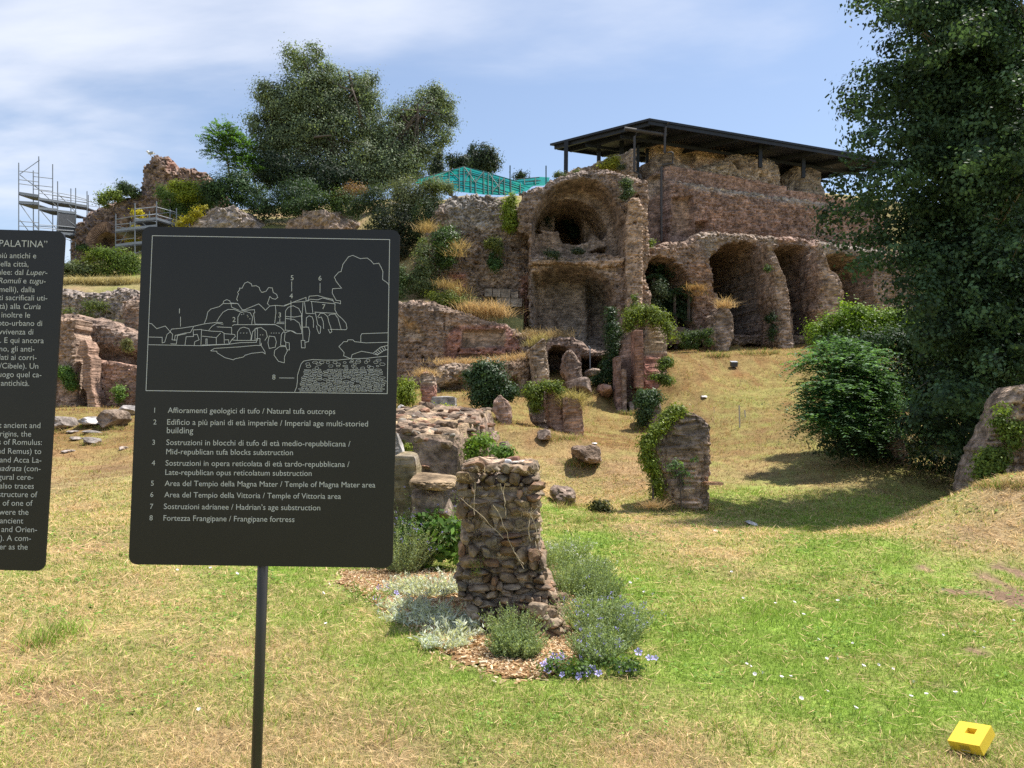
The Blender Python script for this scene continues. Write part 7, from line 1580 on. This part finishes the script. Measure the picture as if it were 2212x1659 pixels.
def herb(name, label, clumps, leafL, leafW, col, stems, leaves, spread=.75, flower=None, nfl=0, cat='plant', group=None, thick=.0022, stemcol=(.22, .24, .12), up=.3, mat=None):
    """many leafy stems fanning out of each clump (u, v of its foot, height, radius)"""
    parts = []; fl = []
    for u, v, h, rad in clumps:
        g = ground_at(u, v); n = stems
        a = rng.uniform(0, 2 * math.pi, n); t = np.sqrt(rng.random(n)); base = g + np.column_stack([np.cos(a) * rad * .45 * t, np.sin(a) * rad * .45 * t, np.zeros(n)])
        out = np.column_stack([np.cos(a), np.sin(a), np.zeros(n)]) * (spread * t)[:, None] + rng.normal(0, .16, (n, 3)); out[:, 2] = 1; 
        hh = h * rng.uniform(.6, 1.1, n) * (1 - .25 * t); dv = out / np.linalg.norm(out, axis=1, keepdims=True)
        C, A = [], []
        for k in range(leaves):
            s = .12 + .88 * (k + rng.random(n)) / leaves
            p = base + dv * (hh * s)[:, None] + np.column_stack([out[:, 0], out[:, 1], np.zeros(n)]) * (hh * .35 * s * s)[:, None]
            ang = rng.uniform(0, 2 * math.pi, n); sd = np.column_stack([np.cos(ang), np.sin(ang), rng.uniform(.2, .9, n)]); sd += dv * .6; sd /= np.linalg.norm(sd, axis=1, keepdims=True)
            C.append(p + sd * leafL * .45); A.append(sd)
        tip = base + dv * (hh * 1.02)[:, None] + np.column_stack([out[:, 0], out[:, 1], np.zeros(n)]) * (hh * .36)[:, None]
        C, A = np.concatenate(C), np.concatenate(A); V, Fq = leaf_quads(C, leafL, leafW, up, A); parts.append((V, Fq, leaf_cols(len(C), col, .22, .0)))
        m = MB()
        for i in range(0, n, 2):
            mid = base[i] + dv[i] * hh[i] * .5 + np.array([out[i, 0], out[i, 1], 0]) * hh[i] * .09; m.tube([base[i], mid, tip[i]], [thick, thick * .8, thick * .5], 3, cap=False)
        Vm = np.concatenate(m.V); parts.append((Vm, [np.array(m.F4)], np.tile(stemcol, (len(Vm), 1))))
        if nfl:
            ii = rng.choice(n, min(nfl, n), replace=False); fl.append(tip[ii])
    V, Fl, c = merge(parts)
    if nfl:
        root = Emp(name, V.mean(0) * [1, 1, 0] + [0, 0, V[:, 2].min()], label, cat, group)
        npmesh('foliage', V, Fl, mat or M_LEAF, c, root); f = np.concatenate(fl); f = np.repeat(f, 7, 0) + rng.normal(0, .009, (len(f) * 7, 3)); V2, F2 = leaf_quads(f, .014, .010, .5); npmesh('blossoms', V2, [F2], M_GRASS, leaf_cols(len(f), flower, .15), root); return root
    return T(npmesh(name, V, Fl, mat or M_LEAF, c), label, cat, group)
LAV = (.25, .31, .16)
herb('lavender', 'tall grey-green lavender bush just right of the main sign', ((872, 1240, .62, .34), (905, 1225, .68, .3)), .028, .007, LAV, 210, 26, .45, (.30, .26, .62), 26)
herb('lavender', 'tall thin lavender with pale spikes in front of the rubble platform', ((940, 1200, .72, .32), (885, 1200, .8, .3), (975, 1195, .78, .25)), .026, .007, (.22, .30, .12), 150, 24, .4, (.33, .3, .6), 30)
def broadleaf():
    bl = rb(K5, .3125, '300,640,70,50 380,600,70,60 450,640,60,70 520,640,60,90 540,740,60,90 480,760,70,60 250,700,40,30')
    d = ground_at(935, 1228)[1]; B('broadleaf_plant', 'broad-leaved green plant between the lavender and the rubble wall stub', K5, '300,620,70,45 380,590,60,50 450,620,60,60 530,620,60,80 540,720,60,80 480,740,70,60 250,690,40,30', d, 900, .085, k=.3125, col=(.085, .17, .03), clump=.11, per=12, aspect=.75, yellow=.06, cat='plant')
    m = MB()
    for x, y in ((380, 560), (420, 600), (350, 700), (395, 640)): m.tube([P(*K5(400, 820), d), P(*K5((x + 400) / 2, 700), d - .03), P(*K5(x, y), d - .06)], .005)
    T(m.build('seed_stalk', mat_plain('tan_stalk', (.50, .33, .16), .8)), 'tan dried flower stalks in the middle of the broad-leaved plant', 'stalk')
broadleaf()
SILV = (.52, .56, .50)
herb('silver_plant', 'silver-leaved cushion plant close to the left foot of the rubble wall stub', ((930, 1290, .24, .34), (975, 1282, .25, .24), (880, 1285, .2, .26)), .055, .0125, SILV, 62, 12, 1.3, stemcol=(.4, .42, .36))
herb('silver_plant', 'large sprawling silver-leaved plant on the wood chips in front of the left cushion', ((900, 1345, .2, .34), (950, 1350, .22, .32), (985, 1375, .18, .26), (870, 1320, .16, .24), (960, 1400, .14, .2)), .055, .0125, SILV, 58, 11, 1.45, stemcol=(.4, .42, .36))
herb('lavender', 'grey-green bush growing against the front foot of the rubble wall stub', ((1108, 1408, .34, .2), (1128, 1425, .22, .18), (1095, 1425, .2, .15)), .024, .0065, (.25, .32, .15), 190, 24, .5)
herb('lavender', 'large grey-green bush with blue flowers right of the rubble wall stub', ((1285, 1375, .42, .32), (1320, 1395, .36, .34), (1290, 1430, .24, .24), (1345, 1375, .28, .26)), .026, .007, (.25, .32, .16), 210, 26, .6, (.36, .33, .70), 22)
herb('lavender', 'dense rounded bush behind the large grey-green one by the wall stub', ((1225, 1285, .34, .36), (1270, 1270, .34, .36), (1300, 1290, .26, .3)), .024, .007, (.225, .29, .135), 230, 24, .55)
herb('sage_bush', 'pale bush with white flowers behind the right edge of the wall stub', ((1200, 1225, .3, .3), (1235, 1210, .34, .34), (1285, 1240, .22, .3)), .028, .008, (.27, .34, .16), 160, 20, .6, (.75, .74, .76), 26)
herb('grass_clump', 'fresh green grass clump on the wood chips left of the silver plants', ((775, 1300, .2, .12), (810, 1310, .16, .14)), .12, .007, (.14, .26, .04), 16, 4, .7)
B('petunia_leaves', 'low green foliage under the lilac flowers at the front of the bed', K5, '1230,1560,70,25 1330,1590,80,25 1420,1580,70,25 1500,1600,60,20 1690,1560,80,30 1800,1560,50,30', ground_at(1230, 1462)[1], 1500, .028, k=.3125, col=(.09, .15, .04), clump=.05, per=20, cat='plant')
def lilac():
    fl = [(1205, 1535), (1235, 1520), (1250, 1500), (1225, 1555), (1270, 1530), (1300, 1490), (1295, 1515), (1425, 1515), (1500, 1575), (1380, 1605), (1430, 1635), (1395, 1590), (1330, 1590), (1310, 1625), (1355, 1565), (1495, 1625), (1560, 1620), (1535, 1590), (1460, 1600), (1180, 1560), (1195, 1605), (1270, 1580), (1700, 1555), (1720, 1600), (1640, 1510), (1790, 1540), (1800, 1600), (1830, 1470), (1910, 1515), (1950, 1510), (1515, 1410), (1520, 1460), (1760, 1600), (155, 1060), (100, 1010), (40, 1015), (10, 1095)]
    n = 5; V, F4, F3 = [(0, 0, .0)], [], []
    for k in range(n):
        a = 2 * math.pi * k / n
        for rr, da, zz in ((.010, -.35, .010), (.020, -.45, .014), (.024, 0, .013), (.020, .45, .014), (.010, .35, .010)): V.append((math.cos(a + da) * rr, math.sin(a + da) * rr, zz))
        b = 1 + 5 * k; F4.append((b, b + 1, b + 2, 0)); F4.append((0, b + 2, b + 3, b + 4))
    proto = npmesh('lilac_flower', np.array(V, float), [np.array(F4)], mat_plain('lilac_petal', (.52, .46, .80), .6))
    for i, (x, y) in enumerate(fl):
        u, v = K5(x, y); g = ground_at(u, v + 14); p = P(u, v, g[1] - .02); s = rng.uniform(.85, 1.3)
        o = proto if i == 0 else proto.copy()
        if i: COL.objects.link(o)
        o.location = p; o.scale = (s, s, s); o.rotation_euler = (rng.normal(.8, .35), rng.normal(0, .35), rng.uniform(-1, 1))
        T(o, 'small lilac five-petalled flower open at the edge of the planted bed', 'flower', 'lilac flowers of the planted bed')
lilac()
